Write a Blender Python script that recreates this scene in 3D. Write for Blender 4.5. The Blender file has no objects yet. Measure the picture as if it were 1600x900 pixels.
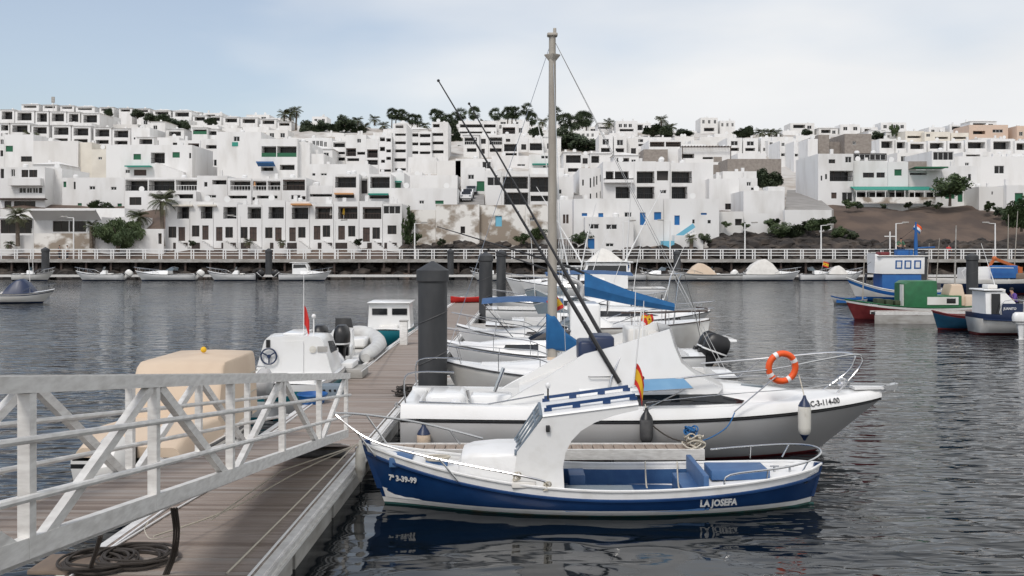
import bpy, math, random
from mathutils import Vector, Matrix
R = math.radians
rnd = random.Random(11)
scene = bpy.context.scene
COL = scene.collection
# ------------------------------------------------------------------ camera
F, CH, HY = 1555.0, 4.15, 382.0          # focal length in photo pixels, eye height, horizon row
def PX(px, Y): return (px-800.0)*Y/F
def PZ(py, Y): return CH-(py-HY)*Y/F
def P(px, py, Y): return Vector((PX(px, Y), Y, PZ(py, Y)))
cam = bpy.data.cameras.new('camera'); cam.sensor_width = 36.0; cam.lens = 36.0*F/1600.0
cam.shift_y = -(450.0-HY)/1600.0; cam.clip_end = 3000.0; cam.clip_start = 0.1
camo = bpy.data.objects.new('camera', cam); COL.objects.link(camo)
camo.location = (0, 0, CH); camo.rotation_euler = (R(90), 0, 0)
scene.camera = camo
# ------------------------------------------------------------------ sky and sun
SUN_EL, SUN_AZ = 52.0, 205.0             # azimuth measured clockwise from +Y (camera looks along +Y)
world = bpy.data.worlds.new('World'); scene.world = world; world.use_nodes = True
nt = world.node_tree; nt.nodes.clear()
def N(t, **k):
    n = nt.nodes.new(t)
    for a, b in k.items(): setattr(n, a, b)
    return n
out = N('ShaderNodeOutputWorld')
sky = N('ShaderNodeTexSky', sky_type='NISHITA'); sky.sun_disc = False
sky.sun_elevation = R(SUN_EL); sky.sun_rotation = R(SUN_AZ); sky.air_density = 1.0; sky.dust_density = 2.0
bg1 = N('ShaderNodeBackground'); bg1.inputs[1].default_value = 0.13
bg2 = N('ShaderNodeBackground'); bg2.inputs[1].default_value = 1.0
tc = N('ShaderNodeTexCoord')
mp = N('ShaderNodeMapping'); mp.inputs['Scale'].default_value = (1.3, 1.3, 4.2); mp.inputs['Location'].default_value = (0.55, 0.3, 0.25)
ns = N('ShaderNodeTexNoise'); ns.inputs['Scale'].default_value = 1.25; ns.inputs['Detail'].default_value = 5.0; ns.inputs['Roughness'].default_value = 0.45
rmp = N('ShaderNodeValToRGB'); rmp.color_ramp.elements[0].position = 0.29; rmp.color_ramp.elements[1].position = 0.54
rmp.color_ramp.elements[0].color = (0.28, 0.28, 0.28, 1); rmp.color_ramp.elements[1].color = (1, 1, 1, 1)
ns2 = N('ShaderNodeTexNoise'); ns2.inputs['Scale'].default_value = 2.6; ns2.inputs['Detail'].default_value = 6.0
rm2 = N('ShaderNodeValToRGB'); rm2.color_ramp.elements[0].position = 0.3; rm2.color_ramp.elements[1].position = 0.75
rm2.color_ramp.elements[0].color = (0.74, 0.755, 0.775, 1); rm2.color_ramp.elements[1].color = (0.83, 0.835, 0.84, 1)
mx = N('ShaderNodeMixShader')
L = nt.links.new
L(tc.outputs['Generated'], mp.inputs[0]); L(mp.outputs[0], ns.inputs['Vector']); L(mp.outputs[0], ns2.inputs['Vector'])
sx = N('ShaderNodeSeparateXYZ'); L(tc.outputs['Generated'], sx.inputs[0])
ma = N('ShaderNodeMath', operation='MULTIPLY_ADD'); ma.inputs[1].default_value = 0.58; L(sx.outputs['X'], ma.inputs[0]); L(ns.outputs[0], ma.inputs[2])
mz = N('ShaderNodeMath', operation='MULTIPLY_ADD'); mz.inputs[1].default_value = -0.28; L(sx.outputs['Z'], mz.inputs[0]); L(ma.outputs[0], mz.inputs[2])
L(mz.outputs[0], rmp.inputs[0]); L(ns2.outputs[0], rm2.inputs[0])
L(sky.outputs[0], bg1.inputs[0]); L(rm2.outputs[0], bg2.inputs[0])
L(rmp.outputs[0], mx.inputs[0]); L(bg1.outputs[0], mx.inputs[1]); L(bg2.outputs[0], mx.inputs[2]); L(mx.outputs[0], out.inputs[0])
sl = bpy.data.lights.new('sun', 'SUN'); sl.energy = 1.5; sl.angle = R(14); sl.color = (1.0, 0.96, 0.9)
so = bpy.data.objects.new('sun', sl); COL.objects.link(so)
sd = Vector((math.sin(R(SUN_AZ))*math.cos(R(SUN_EL)), math.cos(R(SUN_AZ))*math.cos(R(SUN_EL)), math.sin(R(SUN_EL))))
so.rotation_euler = (-sd).to_track_quat('-Z', 'Y').to_euler(); so.location = sd*300
vs = scene.view_settings; vs.view_transform = 'Standard'; vs.look = 'None'; vs.exposure = 0.15; vs.gamma = 1.0; vs.use_curve_mapping = False
# ------------------------------------------------------------------ materials
M = {}
def mat(name, col, rough=0.6, metal=0.0, col2=None, scale=3.0, stretch=(1, 1, 1), lo=0.35, hi=0.7, bump=0.0, bscale=20.0, spec=0.5, coat=0.0, detail=5.0):
    m = bpy.data.materials.new(name); m.use_nodes = True; t = m.node_tree; b = t.nodes['Principled BSDF']
    b.inputs['Base Color'].default_value = (*col, 1); b.inputs['Roughness'].default_value = rough; b.inputs['Metallic'].default_value = metal
    b.inputs['Specular IOR Level'].default_value = spec; b.inputs['Coat Weight'].default_value = coat
    c = t.nodes.new('ShaderNodeTexCoord'); g = t.nodes.new('ShaderNodeNewGeometry')
    if col2:
        mpn = t.nodes.new('ShaderNodeMapping'); mpn.inputs['Scale'].default_value = stretch
        n = t.nodes.new('ShaderNodeTexNoise'); n.inputs['Scale'].default_value = scale; n.inputs['Detail'].default_value = detail
        r = t.nodes.new('ShaderNodeValToRGB'); r.color_ramp.elements[0].position = lo; r.color_ramp.elements[1].position = hi
        r.color_ramp.elements[0].color = (*col, 1); r.color_ramp.elements[1].color = (*col2, 1)
        t.links.new(g.outputs['Position'], mpn.inputs[0]); t.links.new(mpn.outputs[0], n.inputs['Vector'])
        t.links.new(n.outputs[0], r.inputs[0]); t.links.new(r.outputs[0], b.inputs['Base Color'])
    if bump:
        n2 = t.nodes.new('ShaderNodeTexNoise'); n2.inputs['Scale'].default_value = bscale; n2.inputs['Detail'].default_value = 4
        bp = t.nodes.new('ShaderNodeBump'); bp.inputs['Strength'].default_value = bump; bp.inputs['Distance'].default_value = 0.02
        t.links.new(g.outputs['Position'], n2.inputs['Vector']); t.links.new(n2.outputs[0], bp.inputs['Height']); t.links.new(bp.outputs[0], b.inputs['Normal'])
    M[name] = m
    return m
# buildings
mat('wall', (0.755, 0.75, 0.74), 0.85, col2=(0.60, 0.585, 0.56), scale=0.55, stretch=(1, 1, 0.3), lo=0.48, hi=0.8, bump=0.2, bscale=3, detail=8)
mat('wall_b', (0.71, 0.70, 0.68), 0.85, col2=(0.60, 0.58, 0.55), scale=0.4, stretch=(1, 1, 0.3), lo=0.5, hi=0.8)
mat('wall_cream', (0.72, 0.68, 0.60), 0.85, col2=(0.60, 0.56, 0.49), scale=0.5, lo=0.4, hi=0.8)
mat('wall_pink', (0.62, 0.47, 0.37), 0.85, col2=(0.55, 0.44, 0.36), scale=0.5)
mat('wall_old', (0.78, 0.76, 0.72), 0.9, col2=(0.30, 0.25, 0.20), scale=0.42, stretch=(1, 1, 1.3), lo=0.46, hi=0.57, detail=9.0)
mat('roof', (0.62, 0.60, 0.57), 0.9, col2=(0.48, 0.45, 0.42), scale=1.0)
mat('block', (0.30, 0.27, 0.24), 0.95, col2=(0.22, 0.19, 0.17), scale=2.0, bump=0.5, bscale=6)
mat('lava_block', (0.035, 0.03, 0.028), 0.95, col2=(0.07, 0.055, 0.05), scale=2.0)
mat('glass', (0.010, 0.011, 0.012), 0.2, spec=0.35, col2=(0.026, 0.025, 0.024), scale=0.5)
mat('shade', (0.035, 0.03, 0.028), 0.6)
mat('dark_wood', (0.05, 0.035, 0.028), 0.6, col2=(0.08, 0.05, 0.04), scale=4)
mat('green', (0.012, 0.11, 0.05), 0.5); mat('teal_awning', (0.03, 0.26, 0.20), 0.7)
mat('blue_door', (0.01, 0.13, 0.36), 0.5); mat('sky_blue', (0.16, 0.46, 0.62), 0.6)
mat('blue_awning', (0.03, 0.12, 0.30), 0.7); mat('orange_awning', (0.55, 0.28, 0.12), 0.7)
mat('white_paint', (0.78, 0.78, 0.77), 0.5); mat('iron', (0.03, 0.03, 0.032), 0.5, 0.5)
mat('asphalt', (0.24, 0.23, 0.215), 0.9, col2=(0.31, 0.295, 0.28), scale=0.5)
mat('soil', (0.075, 0.055, 0.045), 0.95, col2=(0.12, 0.085, 0.065), scale=0.25, lo=0.4, hi=0.6, bump=0.8, bscale=1.5)
mat('paving', (0.52, 0.50, 0.47), 0.9, col2=(0.36, 0.32, 0.28), scale=0.18, lo=0.45, hi=0.62, bump=0.5, bscale=2)
mat('lava', (0.028, 0.024, 0.022), 0.95, col2=(0.085, 0.068, 0.055), scale=0.6, lo=0.45, hi=0.7, bump=1.0, bscale=4)
mat('leaf', (0.035, 0.06, 0.02), 0.7, col2=(0.07, 0.10, 0.035), scale=0.7)
mat('leaf_dark', (0.022, 0.038, 0.016), 0.7, col2=(0.045, 0.06, 0.025), scale=0.7)
mat('palm_leaf', (0.045, 0.06, 0.02), 0.6, col2=(0.085, 0.085, 0.035), scale=0.5)
mat('bark', (0.11, 0.085, 0.065), 0.95, col2=(0.18, 0.15, 0.12), scale=6, bump=0.6)
# boats and dock
mat('gelcoat', (0.80, 0.80, 0.79), 0.22, coat=0.3, col2=(0.70, 0.69, 0.66), scale=1.3, lo=0.5, hi=0.85, detail=8)
mat('gelcoat_old', (0.74, 0.73, 0.70), 0.35, coat=0.2, col2=(0.58, 0.55, 0.50), scale=1.0, lo=0.45, hi=0.8, detail=8)
mat('gelcoat_grey', (0.50, 0.50, 0.50), 0.28, coat=0.3, col2=(0.44, 0.43, 0.42), scale=0.8)
mat('paint_white', (0.78, 0.78, 0.77), 0.4, col2=(0.66, 0.65, 0.62), scale=3, lo=0.5, hi=0.8, bump=0.15, bscale=12, detail=8)
mat('hull_blue', (0.005, 0.032, 0.115), 0.32, coat=0.2, col2=(0.010, 0.046, 0.145), scale=2.5, bump=0.12, bscale=8, detail=8)
mat('deck_blue', (0.035, 0.10, 0.24), 0.5, col2=(0.05, 0.13, 0.28), scale=5, bump=0.15)
mat('navy', (0.012, 0.025, 0.07), 0.4); mat('bright_blue', (0.008, 0.085, 0.30), 0.45, col2=(0.015, 0.12, 0.34), scale=2)
mat('navy_teal', (0.006, 0.045, 0.09), 0.45, col2=(0.01, 0.065, 0.12), scale=3); mat('teal_hull', (0.01, 0.16, 0.20), 0.4); mat('antifoul', (0.03, 0.11, 0.10), 0.8, col2=(0.10, 0.10, 0.06), scale=3, lo=0.45, hi=0.65)
mat('hull_green', (0.01, 0.10, 0.035), 0.45, col2=(0.015, 0.14, 0.05), scale=3); mat('hull_red', (0.13, 0.015, 0.018), 0.5, col2=(0.19, 0.03, 0.03), scale=3)
mat('glass_boat', (0.012, 0.013, 0.015), 0.06, spec=0.7); mat('glass_tint', (0.10, 0.13, 0.15), 0.08, spec=0.7)
mat('steel', (0.62, 0.62, 0.62), 0.22, 1.0); mat('alu', (0.77, 0.76, 0.735), 0.5, 0.1, col2=(0.58, 0.565, 0.54), scale=6, stretch=(1, 1, 4), bump=0.08, detail=8)
mat('black', (0.012, 0.012, 0.013), 0.4); mat('rubber', (0.05, 0.05, 0.052), 0.6, col2=(0.09, 0.09, 0.09), scale=8)
mat('fender_white', (0.66, 0.64, 0.58), 0.45, col2=(0.36, 0.32, 0.26), scale=5, lo=0.5, hi=0.8)
mat('wood_deck', (0.23, 0.185, 0.155), 0.8, col2=(0.33, 0.28, 0.245), scale=5, stretch=(0.25, 4, 1), lo=0.3, hi=0.7, bump=0.3, bscale=40, detail=8)
mat('wood_deck_b', (0.165, 0.125, 0.10), 0.8, col2=(0.25, 0.205, 0.175), scale=5, stretch=(0.25, 4, 1), lo=0.3, hi=0.7, bump=0.3, bscale=40, detail=8)
mat('wood_deck_c', (0.25, 0.22, 0.19), 0.8, col2=(0.34, 0.30, 0.275), scale=5, stretch=(0.25, 4, 1), lo=0.3, hi=0.7, bump=0.3, bscale=40, detail=8)
mat('wood_finger', (0.25, 0.19, 0.15), 0.8, col2=(0.33, 0.27, 0.22), scale=6, stretch=(4, 0.4, 1), bump=0.3, bscale=30)
mat('timber', (0.20, 0.15, 0.11), 0.85, col2=(0.13, 0.10, 0.08), scale=5, stretch=(1, 0.3, 4))
mat('pontoon', (0.42, 0.41, 0.39), 0.8, col2=(0.26, 0.245, 0.22), scale=1.6, stretch=(1, 1, 3), bump=0.2)
mat('pile', (0.036, 0.038, 0.041), 0.6, col2=(0.066, 0.068, 0.07), scale=2.0, stretch=(1, 1, 0.4), lo=0.4, hi=0.75, detail=8)
mat('rope', (0.52, 0.48, 0.40), 0.9); mat('rope_dark', (0.045, 0.038, 0.033), 0.9); mat('rope_blue', (0.02, 0.12, 0.30), 0.8)
mat('canvas_blue', (0.006, 0.085, 0.23), 0.8, col2=(0.010, 0.11, 0.28), scale=4, bump=0.2, bscale=5); mat('canvas_sky', (0.10, 0.24, 0.40), 0.6, col2=(0.18, 0.34, 0.50), scale=1.5)
mat('canvas_faded', (0.025, 0.075, 0.18), 0.7, col2=(0.045, 0.11, 0.24), scale=3)
mat('canvas_beige', (0.62, 0.50, 0.38), 0.85, col2=(0.56, 0.44, 0.33), scale=1.5, bump=0.3, bscale=4); mat('canvas_white', (0.72, 0.70, 0.66), 0.85, col2=(0.6, 0.58, 0.54), scale=2)
mat('orange', (0.80, 0.10, 0.015), 0.5); mat('red', (0.55, 0.02, 0.015), 0.6); mat('yellow', (0.75, 0.45, 0.02), 0.7)
mat('mast', (0.40, 0.37, 0.32), 0.6, col2=(0.30, 0.27, 0.23), scale=4, stretch=(1, 1, 0.3)); mat('carbon', (0.02, 0.02, 0.022), 0.35)
mat('rib', (0.60, 0.60, 0.58), 0.5, col2=(0.50, 0.49, 0.47), scale=3); mat('crate', (0.16, 0.20, 0.24), 0.6)
mat('skin', (0.45, 0.26, 0.18), 0.6); mat('shirt_purple', (0.10, 0.05, 0.24), 0.8); mat('shirt_red', (0.45, 0.03, 0.03), 0.8); mat('trousers', (0.03, 0.035, 0.05), 0.8); mat('shirt_green', (0.05, 0.14, 0.08), 0.8); mat('hair', (0.02, 0.015, 0.012), 0.7)
mat('car_white', (0.75, 0.75, 0.75), 0.25, coat=0.5); mat('car_dark', (0.02, 0.03, 0.06), 0.25, coat=0.5); mat('car_silver', (0.35, 0.36, 0.37), 0.3, 0.5, coat=0.5)
mat('crane', (0.45, 0.12, 0.03), 0.5)
# ------------------------------------------------------------------ mesh helpers
class MB:
    def __init__(s): s.v = []; s.f = []; s.m = []; s.sm = []
    def add(s, vs, fs, mi=0, smooth=False):
        o = len(s.v); s.v += [tuple(p) for p in vs]
        for f in fs: s.f.append(tuple(i+o for i in f)); s.m.append(mi); s.sm.append(smooth)
        return s
    def quad(s, a, b, c, d, mi=0): return s.add([a, b, c, d], [(0, 1, 2, 3)], mi)
    def box(s, x0, x1, y0, y1, z0, z1, mi=0):
        v = [(x0, y0, z0), (x1, y0, z0), (x1, y1, z0), (x0, y1, z0), (x0, y0, z1), (x1, y0, z1), (x1, y1, z1), (x0, y1, z1)]
        return s.add(v, [(0, 3, 2, 1), (4, 5, 6, 7), (0, 1, 5, 4), (1, 2, 6, 5), (2, 3, 7, 6), (3, 0, 4, 7)], mi)
    def beam(s, p, q, w, h, up=(0, 0, 1), mi=0):
        p = Vector(p); q = Vector(q); d = (q-p).normalized(); u = Vector(up)
        r = d.cross(u)
        if r.length < 1e-4: r = d.cross(Vector((0, 1, 0)))
        r.normalize(); u = r.cross(d).normalized()
        v = []
        for c in (p, q):
            for a, b in ((-1, -1), (1, -1), (1, 1), (-1, 1)): v.append(c+r*(a*w/2)+u*(b*h/2))
        return s.add(v, [(0, 1, 2, 3), (7, 6, 5, 4), (0, 4, 5, 1), (1, 5, 6, 2), (2, 6, 7, 3), (3, 7, 4, 0)], mi)
    def tube(s, pts, r, n=6, closed=False, mi=0, cap=True):
        pts = [Vector(p) for p in pts]; k = len(pts)
        rs = r if isinstance(r, (list, tuple)) else [r]*k
        v = []; f = []; prev = None
        for i, p in enumerate(pts):
            a = pts[i-1] if (i > 0 or closed) else p
            b = pts[(i+1) % k] if (i < k-1 or closed) else p
            d = (b-a)
            d = d.normalized() if d.length > 1e-9 else Vector((0, 0, 1))
            if prev is None:
                ref = Vector((0, 0, 1)) if abs(d.z) < 0.9 else Vector((1, 0, 0)); u = (ref-d*ref.dot(d)).normalized()
            else:
                u = prev-d*prev.dot(d)
                u = u.normalized() if u.length > 1e-6 else d.orthogonal().normalized()
            prev = u; w = d.cross(u)
            for j in range(n):
                t = 2*math.pi*j/n; v.append(p+(u*math.cos(t)+w*math.sin(t))*rs[i])
        m = k if closed else k-1
        for i in range(m):
            for j in range(n):
                a = i*n+j; b = i*n+(j+1) % n; c = ((i+1) % k)*n+(j+1) % n; d = ((i+1) % k)*n+j; f.append((a, b, c, d))
        s.add(v, f, mi, True)
        if cap and not closed:
            o = len(s.v)-len(v); s.f.append(tuple(o+j for j in reversed(range(n)))); s.m.append(mi); s.sm.append(False)
            s.f.append(tuple(o+(k-1)*n+j for j in range(n))); s.m.append(mi); s.sm.append(False)
        return s
    def loft(s, rings, closed=True, cap=True, mi=0, smooth=True):
        n = len(rings[0]); v = [p for r in rings for p in r]; f = []
        for i in range(len(rings)-1):
            for j in range(n if closed else n-1):
                f.append((i*n+j, i*n+(j+1) % n, (i+1)*n+(j+1) % n, (i+1)*n+j))
        o = len(s.v); s.add(v, f, mi, smooth)
        if cap:
            s.f.append(tuple(o+j for j in reversed(range(n)))); s.m.append(mi); s.sm.append(False)
            s.f.append(tuple(o+(len(rings)-1)*n+j for j in range(n))); s.m.append(mi); s.sm.append(False)
        return s
    def lathe(s, prof, c=(0, 0, 0), n=12, mi=0, ax='z'):
        rings = []
        for r, h in prof:
            ring = []
            for j in range(n):
                t = 2*math.pi*j/n; a, b = r*math.cos(t), r*math.sin(t)
                ring.append((c[0]+a, c[1]+b, c[2]+h) if ax == 'z' else ((c[0]+h, c[1]+a, c[2]+b) if ax == 'x' else (c[0]+b, c[1]+h, c[2]+a)))
            rings.append(ring)
        return s.loft(rings, mi=mi)
    def prism(s, poly, a, b, ax='y', mi=0):
        # poly in the plane normal to ax, extruded from a to b
        def mk(u, w, t): return (u, t, w) if ax == 'y' else ((t, u, w) if ax == 'x' else (u, w, t))
        n = len(poly); v = [mk(u, w, a) for u, w in poly]+[mk(u, w, b) for u, w in poly]
        f = [tuple(range(n)), tuple(range(2*n-1, n-1, -1))]+[(i, i+n, (i+1) % n+n, (i+1) % n) for i in range(n)]
        return s.add(v, f, mi)
    def rbox(s, x0, x1, y0, y1, z0, z1, r=0.03, mi=0):
        # box with rounded plan corners and chamfered top and bottom
        def ring(z, i):
            pts = []
            for cx, cy, a0 in ((x1-r, y1-r, 0), (x0+r, y1-r, 90), (x0+r, y0+r, 180), (x1-r, y0+r, 270)):
                for k in range(4):
                    t = R(a0+30*k); q = r-i; pts.append((cx+q*math.cos(t), cy+q*math.sin(t), z))
            return pts
        return s.loft([ring(z0, r*0.6), ring(z0+r*0.6, 0), ring(z1-r*0.6, 0), ring(z1-r*0.18, r*0.3), ring(z1, r*0.8)], mi=mi)
    def ball(s, c, r, n=8, m=6, mi=0):
        sx, sy, sz = r if isinstance(r, (tuple, list)) else (r, r, r); rings = []
        for i in range(m+1):
            a = math.pi*(i/m)-math.pi/2; q = max(math.cos(a), 0.02)
            rings.append([(c[0]+sx*q*math.cos(2*math.pi*j/n), c[1]+sy*q*math.sin(2*math.pi*j/n), c[2]+sz*math.sin(a)) for j in range(n)])
        return s.loft(rings, mi=mi)
    def mesh(s, name):
        me = bpy.data.meshes.new(name); me.from_pydata(s.v, [], s.f)
        me.polygons.foreach_set('material_index', s.m); me.polygons.foreach_set('use_smooth', s.sm)
        me.update()
        if any(s.sm): me.set_sharp_from_angle(angle=R(38))
        return me
    def build(s, name, mats, parent=None, loc=None):
        me = s.mesh(name)
        for m in (mats if isinstance(mats, (list, tuple)) else [mats]): me.materials.append(M[m])
        return put(name, me, parent, loc)
def put(name, me, parent=None, loc=None):
    o = bpy.data.objects.new(name, me); COL.objects.link(o)
    if parent is not None: o.parent = parent
    if loc is not None: o.location = loc
    return o
def tag(o, label=None, cat=None, group=None, kind=None):
    if label: o['label'] = label
    if cat: o['category'] = cat
    if group: o['group'] = group
    if kind: o['kind'] = kind
    return o
def thing(name, label, cat, loc=(0, 0, 0), rz=0.0, group=None):
    o = bpy.data.objects.new(name, None); COL.objects.link(o); o.location = loc; o.rotation_euler = (0, 0, R(rz)); o.empty_display_size = 0.2
    return tag(o, label, cat, group)
def loc_of(root, w):
    a = root.rotation_euler[2]; d = Vector(w)-Vector(root.location); c, s_ = math.cos(-a), math.sin(-a)
    return Vector((d.x*c-d.y*s_, d.x*s_+d.y*c, d.z))
def smooth(pts, k=4, closed=False):
    pts = [Vector(p) for p in pts]; n = len(pts); o = []
    for i in range(n if closed else n-1):
        p0 = pts[i-1] if (i > 0 or closed) else pts[0]; p1 = pts[i]; p2 = pts[(i+1) % n]; p3 = pts[(i+2) % n] if (i+2 < n or closed) else pts[-1]
        for j in range(k):
            t = j/k; o.append(0.5*((2*p1)+(p2-p0)*t+(2*p0-5*p1+4*p2-p3)*t*t+(3*p1-p0-3*p2+p3)*t**3))
    if not closed: o.append(pts[-1])
    return o
def sag(a, b, d, k=10):
    a = Vector(a); b = Vector(b)
    return [a.lerp(b, i/k)-Vector((0, 0, d*4*(i/k)*(1-i/k))) for i in range(k+1)]
def copy_tree(o, parent=None):
    c = o.copy(); COL.objects.link(c); c.parent = parent
    for ch in list(o.children): copy_tree(ch, c)
    return c
def text_mesh(s, size=1.0, bold=0.0):
    cu = bpy.data.curves.new('lettering', 'FONT'); cu.body = s; cu.size = size; cu.offset = bold; cu.resolution_u = 2
    o = bpy.data.objects.new('lettering', cu); COL.objects.link(o)
    dg = bpy.context.evaluated_depsgraph_get(); dg.update()
    me = bpy.data.meshes.new_from_object(o.evaluated_get(dg)); v = [tuple(x.co) for x in me.vertices]; f = [tuple(p.vertices) for p in me.polygons]
    bpy.data.objects.remove(o); bpy.data.curves.remove(cu); bpy.data.meshes.remove(me)
    return v, f
# ------------------------------------------------------------------ water
def make_water():
    m = bpy.data.materials.new('sea_water'); m.use_nodes = True; t = m.node_tree; b = t.nodes['Principled BSDF']
    b.inputs['Base Color'].default_value = (0.002, 0.0045, 0.007, 1); b.inputs['Roughness'].default_value = 0.04; b.inputs['IOR'].default_value = 1.33
    g = t.nodes.new('ShaderNodeNewGeometry'); lk = t.links.new
    def noise(scale, sx, sy, rot=0.0, detail=3.0, rough=0.5, dist=0.0):
        mpn = t.nodes.new('ShaderNodeMapping'); mpn.inputs['Scale'].default_value = (sx, sy, 1); mpn.inputs['Rotation'].default_value = (0, 0, R(rot))
        n = t.nodes.new('ShaderNodeTexNoise'); n.inputs['Scale'].default_value = scale; n.inputs['Detail'].default_value = detail; n.inputs['Roughness'].default_value = rough; n.inputs['Distortion'].default_value = dist
        lk(g.outputs['Position'], mpn.inputs[0]); lk(mpn.outputs[0], n.inputs['Vector']); return n.outputs[0]
    def math_(op, a, b_):
        n = t.nodes.new('ShaderNodeMath'); n.operation = op
        for i, x in enumerate((a, b_)):
            if isinstance(x, (int, float)): n.inputs[i].default_value = x
            else: lk(x, n.inputs[i])
        return n.outputs[0]
    big = noise(0.55, 0.7, 1.0, 12, 2.0, 0.4)
    mid = noise(1.9, 0.5, 1.0, -14, 0.0, 0.4, 0.5)
    fine = noise(4.8, 0.42, 1.0, -9, 1.0, 0.4, 0.7)
    patch = noise(0.05, 1.0, 1.6, 20, 2.0)
    rp = t.nodes.new('ShaderNodeMapRange'); rp.inputs['From Min'].default_value = 0.38; rp.inputs['From Max'].default_value = 0.62; rp.inputs['To Min'].default_value = 0.45; rp.inputs['To Max'].default_value = 1.0
    lk(patch, rp.inputs['Value'])
    # sheltered water beside the pontoon is calmer than the open basin
    sep = t.nodes.new('ShaderNodeSeparateXYZ'); lk(g.outputs['Position'], sep.inputs[0])
    ca = math_('SUBTRACT', sep.outputs['X'], -0.4); cb = math_('SUBTRACT', sep.outputs['Y'], 13.6)
    dd = math_('SQRT', math_('ADD', math_('MULTIPLY', ca, ca), math_('MULTIPLY', cb, cb)), 0.0)
    cm = t.nodes.new('ShaderNodeMapRange'); cm.inputs['From Min'].default_value = 2.6; cm.inputs['From Max'].default_value = 6.2; cm.inputs['To Min'].default_value = 0.06; cm.inputs['To Max'].default_value = 1.0; cm.interpolation_type = 'SMOOTHSTEP'
    lk(dd, cm.inputs['Value'])
    h = math_('ADD', math_('MULTIPLY', big, 0.10), math_('MULTIPLY', mid, 0.085))
    h2 = math_('MULTIPLY', math_('MULTIPLY', fine, 0.06), math_('MULTIPLY', rp.outputs[0], cm.outputs[0]))
    h3 = math_('ADD', math_('MULTIPLY', h, math_('ADD', math_('MULTIPLY', cm.outputs[0], 0.72), 0.28)), h2)
    bp = t.nodes.new('ShaderNodeBump'); bp.inputs['Strength'].default_value = 1.0; bp.inputs['Distance'].default_value = 1.0
    lk(h3, bp.inputs['Height']); lk(bp.outputs[0], b.inputs['Normal'])
    M['sea_water'] = m
    mb = MB(); mb.quad((-500, -60, 0), (500, -60, 0), (500, 135, 0), (-500, 135, 0))
    tag(mb.build('water', 'sea_water'), kind='structure')
make_water()
# ------------------------------------------------------------------ hillside
KN = [(100, -4), (118, -2.6), (122, -0.6), (126, 1.4), (130, 3.7), (134, 4.6), (146, 9.2), (170, 13.8), (205, 21), (250, 30.2), (300, 39.0), (345, 42.5), (600, 44)]
def terr(X, Y):
    z = KN[-1][1]
    for (a, za), (b, zb) in zip(KN, KN[1:]):
        if a <= Y <= b: z = za+(zb-za)*(Y-a)/(b-a); break
    if Y > 130: z -= 0.016*X*min((Y-130)/170.0, 1.2)
    return z
def make_terrain():
    mb = MB(); xs = [-420+i*3.5 for i in range(241)]; ys = [112+i*1.6 for i in range(40)]+[178+i*6 for i in range(60)]
    v = []
    r2 = random.Random(3)
    for Y in ys:
        for X in xs:
            n = 0.25*math.sin(X*0.31+Y*0.2)+0.2*math.sin(X*0.83-Y*0.5)+r2.uniform(-0.15, 0.15)
            v.append((X, Y, terr(X, Y)+n*(1 if Y > 128 else 0.6)-0.4))
    n = len(xs); f = [(j*n+i, j*n+i+1, (j+1)*n+i+1, (j+1)*n+i) for j in range(len(ys)-1) for i in range(n-1)]
    cut = [k for k in range(len(ys)) if ys[k] > 151][0]
    mb.add(v[:(cut+1)*n], [q for q in f if q[0] < cut*n], 0, True); tag(mb.build('hillside', 'soil'), kind='structure')
    mb = MB(); mb.add(v[cut*n:], [tuple(i-cut*n for i in q) for q in f if q[0] >= cut*n], 0, True); tag(mb.build('paved_hill_terraces', 'paving'), kind='structure')
    # lava boulders on the shore and below the houses, too many to count
    mb = MB(); r3 = random.Random(5)
    def rock(x, y, z, s):
        v = []; f = []
        for i, (h, q) in enumerate(((-0.6, 0.55), (-0.1, 1.0), (0.45, 0.75))):
            for k in range(6):
                a = k*math.pi/3+r3.uniform(-0.3, 0.3); e = s*q*r3.uniform(0.7, 1.25); v.append((x+e*math.cos(a)*1.25, y+e*math.sin(a), z+s*h*r3.uniform(0.8, 1.2)))
        v.append((x+r3.uniform(-.2, .2)*s, y, z+s*0.75))
        for i in range(2):
            for k in range(6): f.append((i*6+k, i*6+(k+1) % 6, i*6+6+(k+1) % 6, i*6+6+k))
        for k in range(6): f.append((12+k, 12+(k+1) % 6, 18))
        mb.add(v, f)
    for i in range(2600):
        y = r3.uniform(119.2, 130.0); x = r3.uniform(-75, 80)
        if y > 126.8 and -72 < x < -14: continue
        rock(x, y, terr(x, y)+r3.uniform(-0.3, 0.15), r3.uniform(0.25, 0.95))
    for i in range(500):
        px = r3.uniform(1115, 1330); y = r3.uniform(128, 136); x = PX(px, y); rock(x, y, terr(x, y)+r3.uniform(-0.2, 0.5), r3.uniform(0.3, 1.3))
    for i in range(420):
        y = r3.uniform(128, 133); x = r3.uniform(42, 75); rock(x, y, terr(x, y)+r3.uniform(-0.3, 0.3), r3.uniform(0.2, 0.9))
    for i in range(180):
        px = r3.uniform(630, 900); y = r3.uniform(127.5, 130.5); x = PX(px, y); rock(x, y, terr(x, y)+r3.uniform(-0.2, 0.5), r3.uniform(0.3, 0.8))
    tag(mb.build('lava_rocks', 'lava'), 'black lava boulders piled along the shore under the promenade', 'rocks', kind='stuff')
make_terrain()
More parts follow.
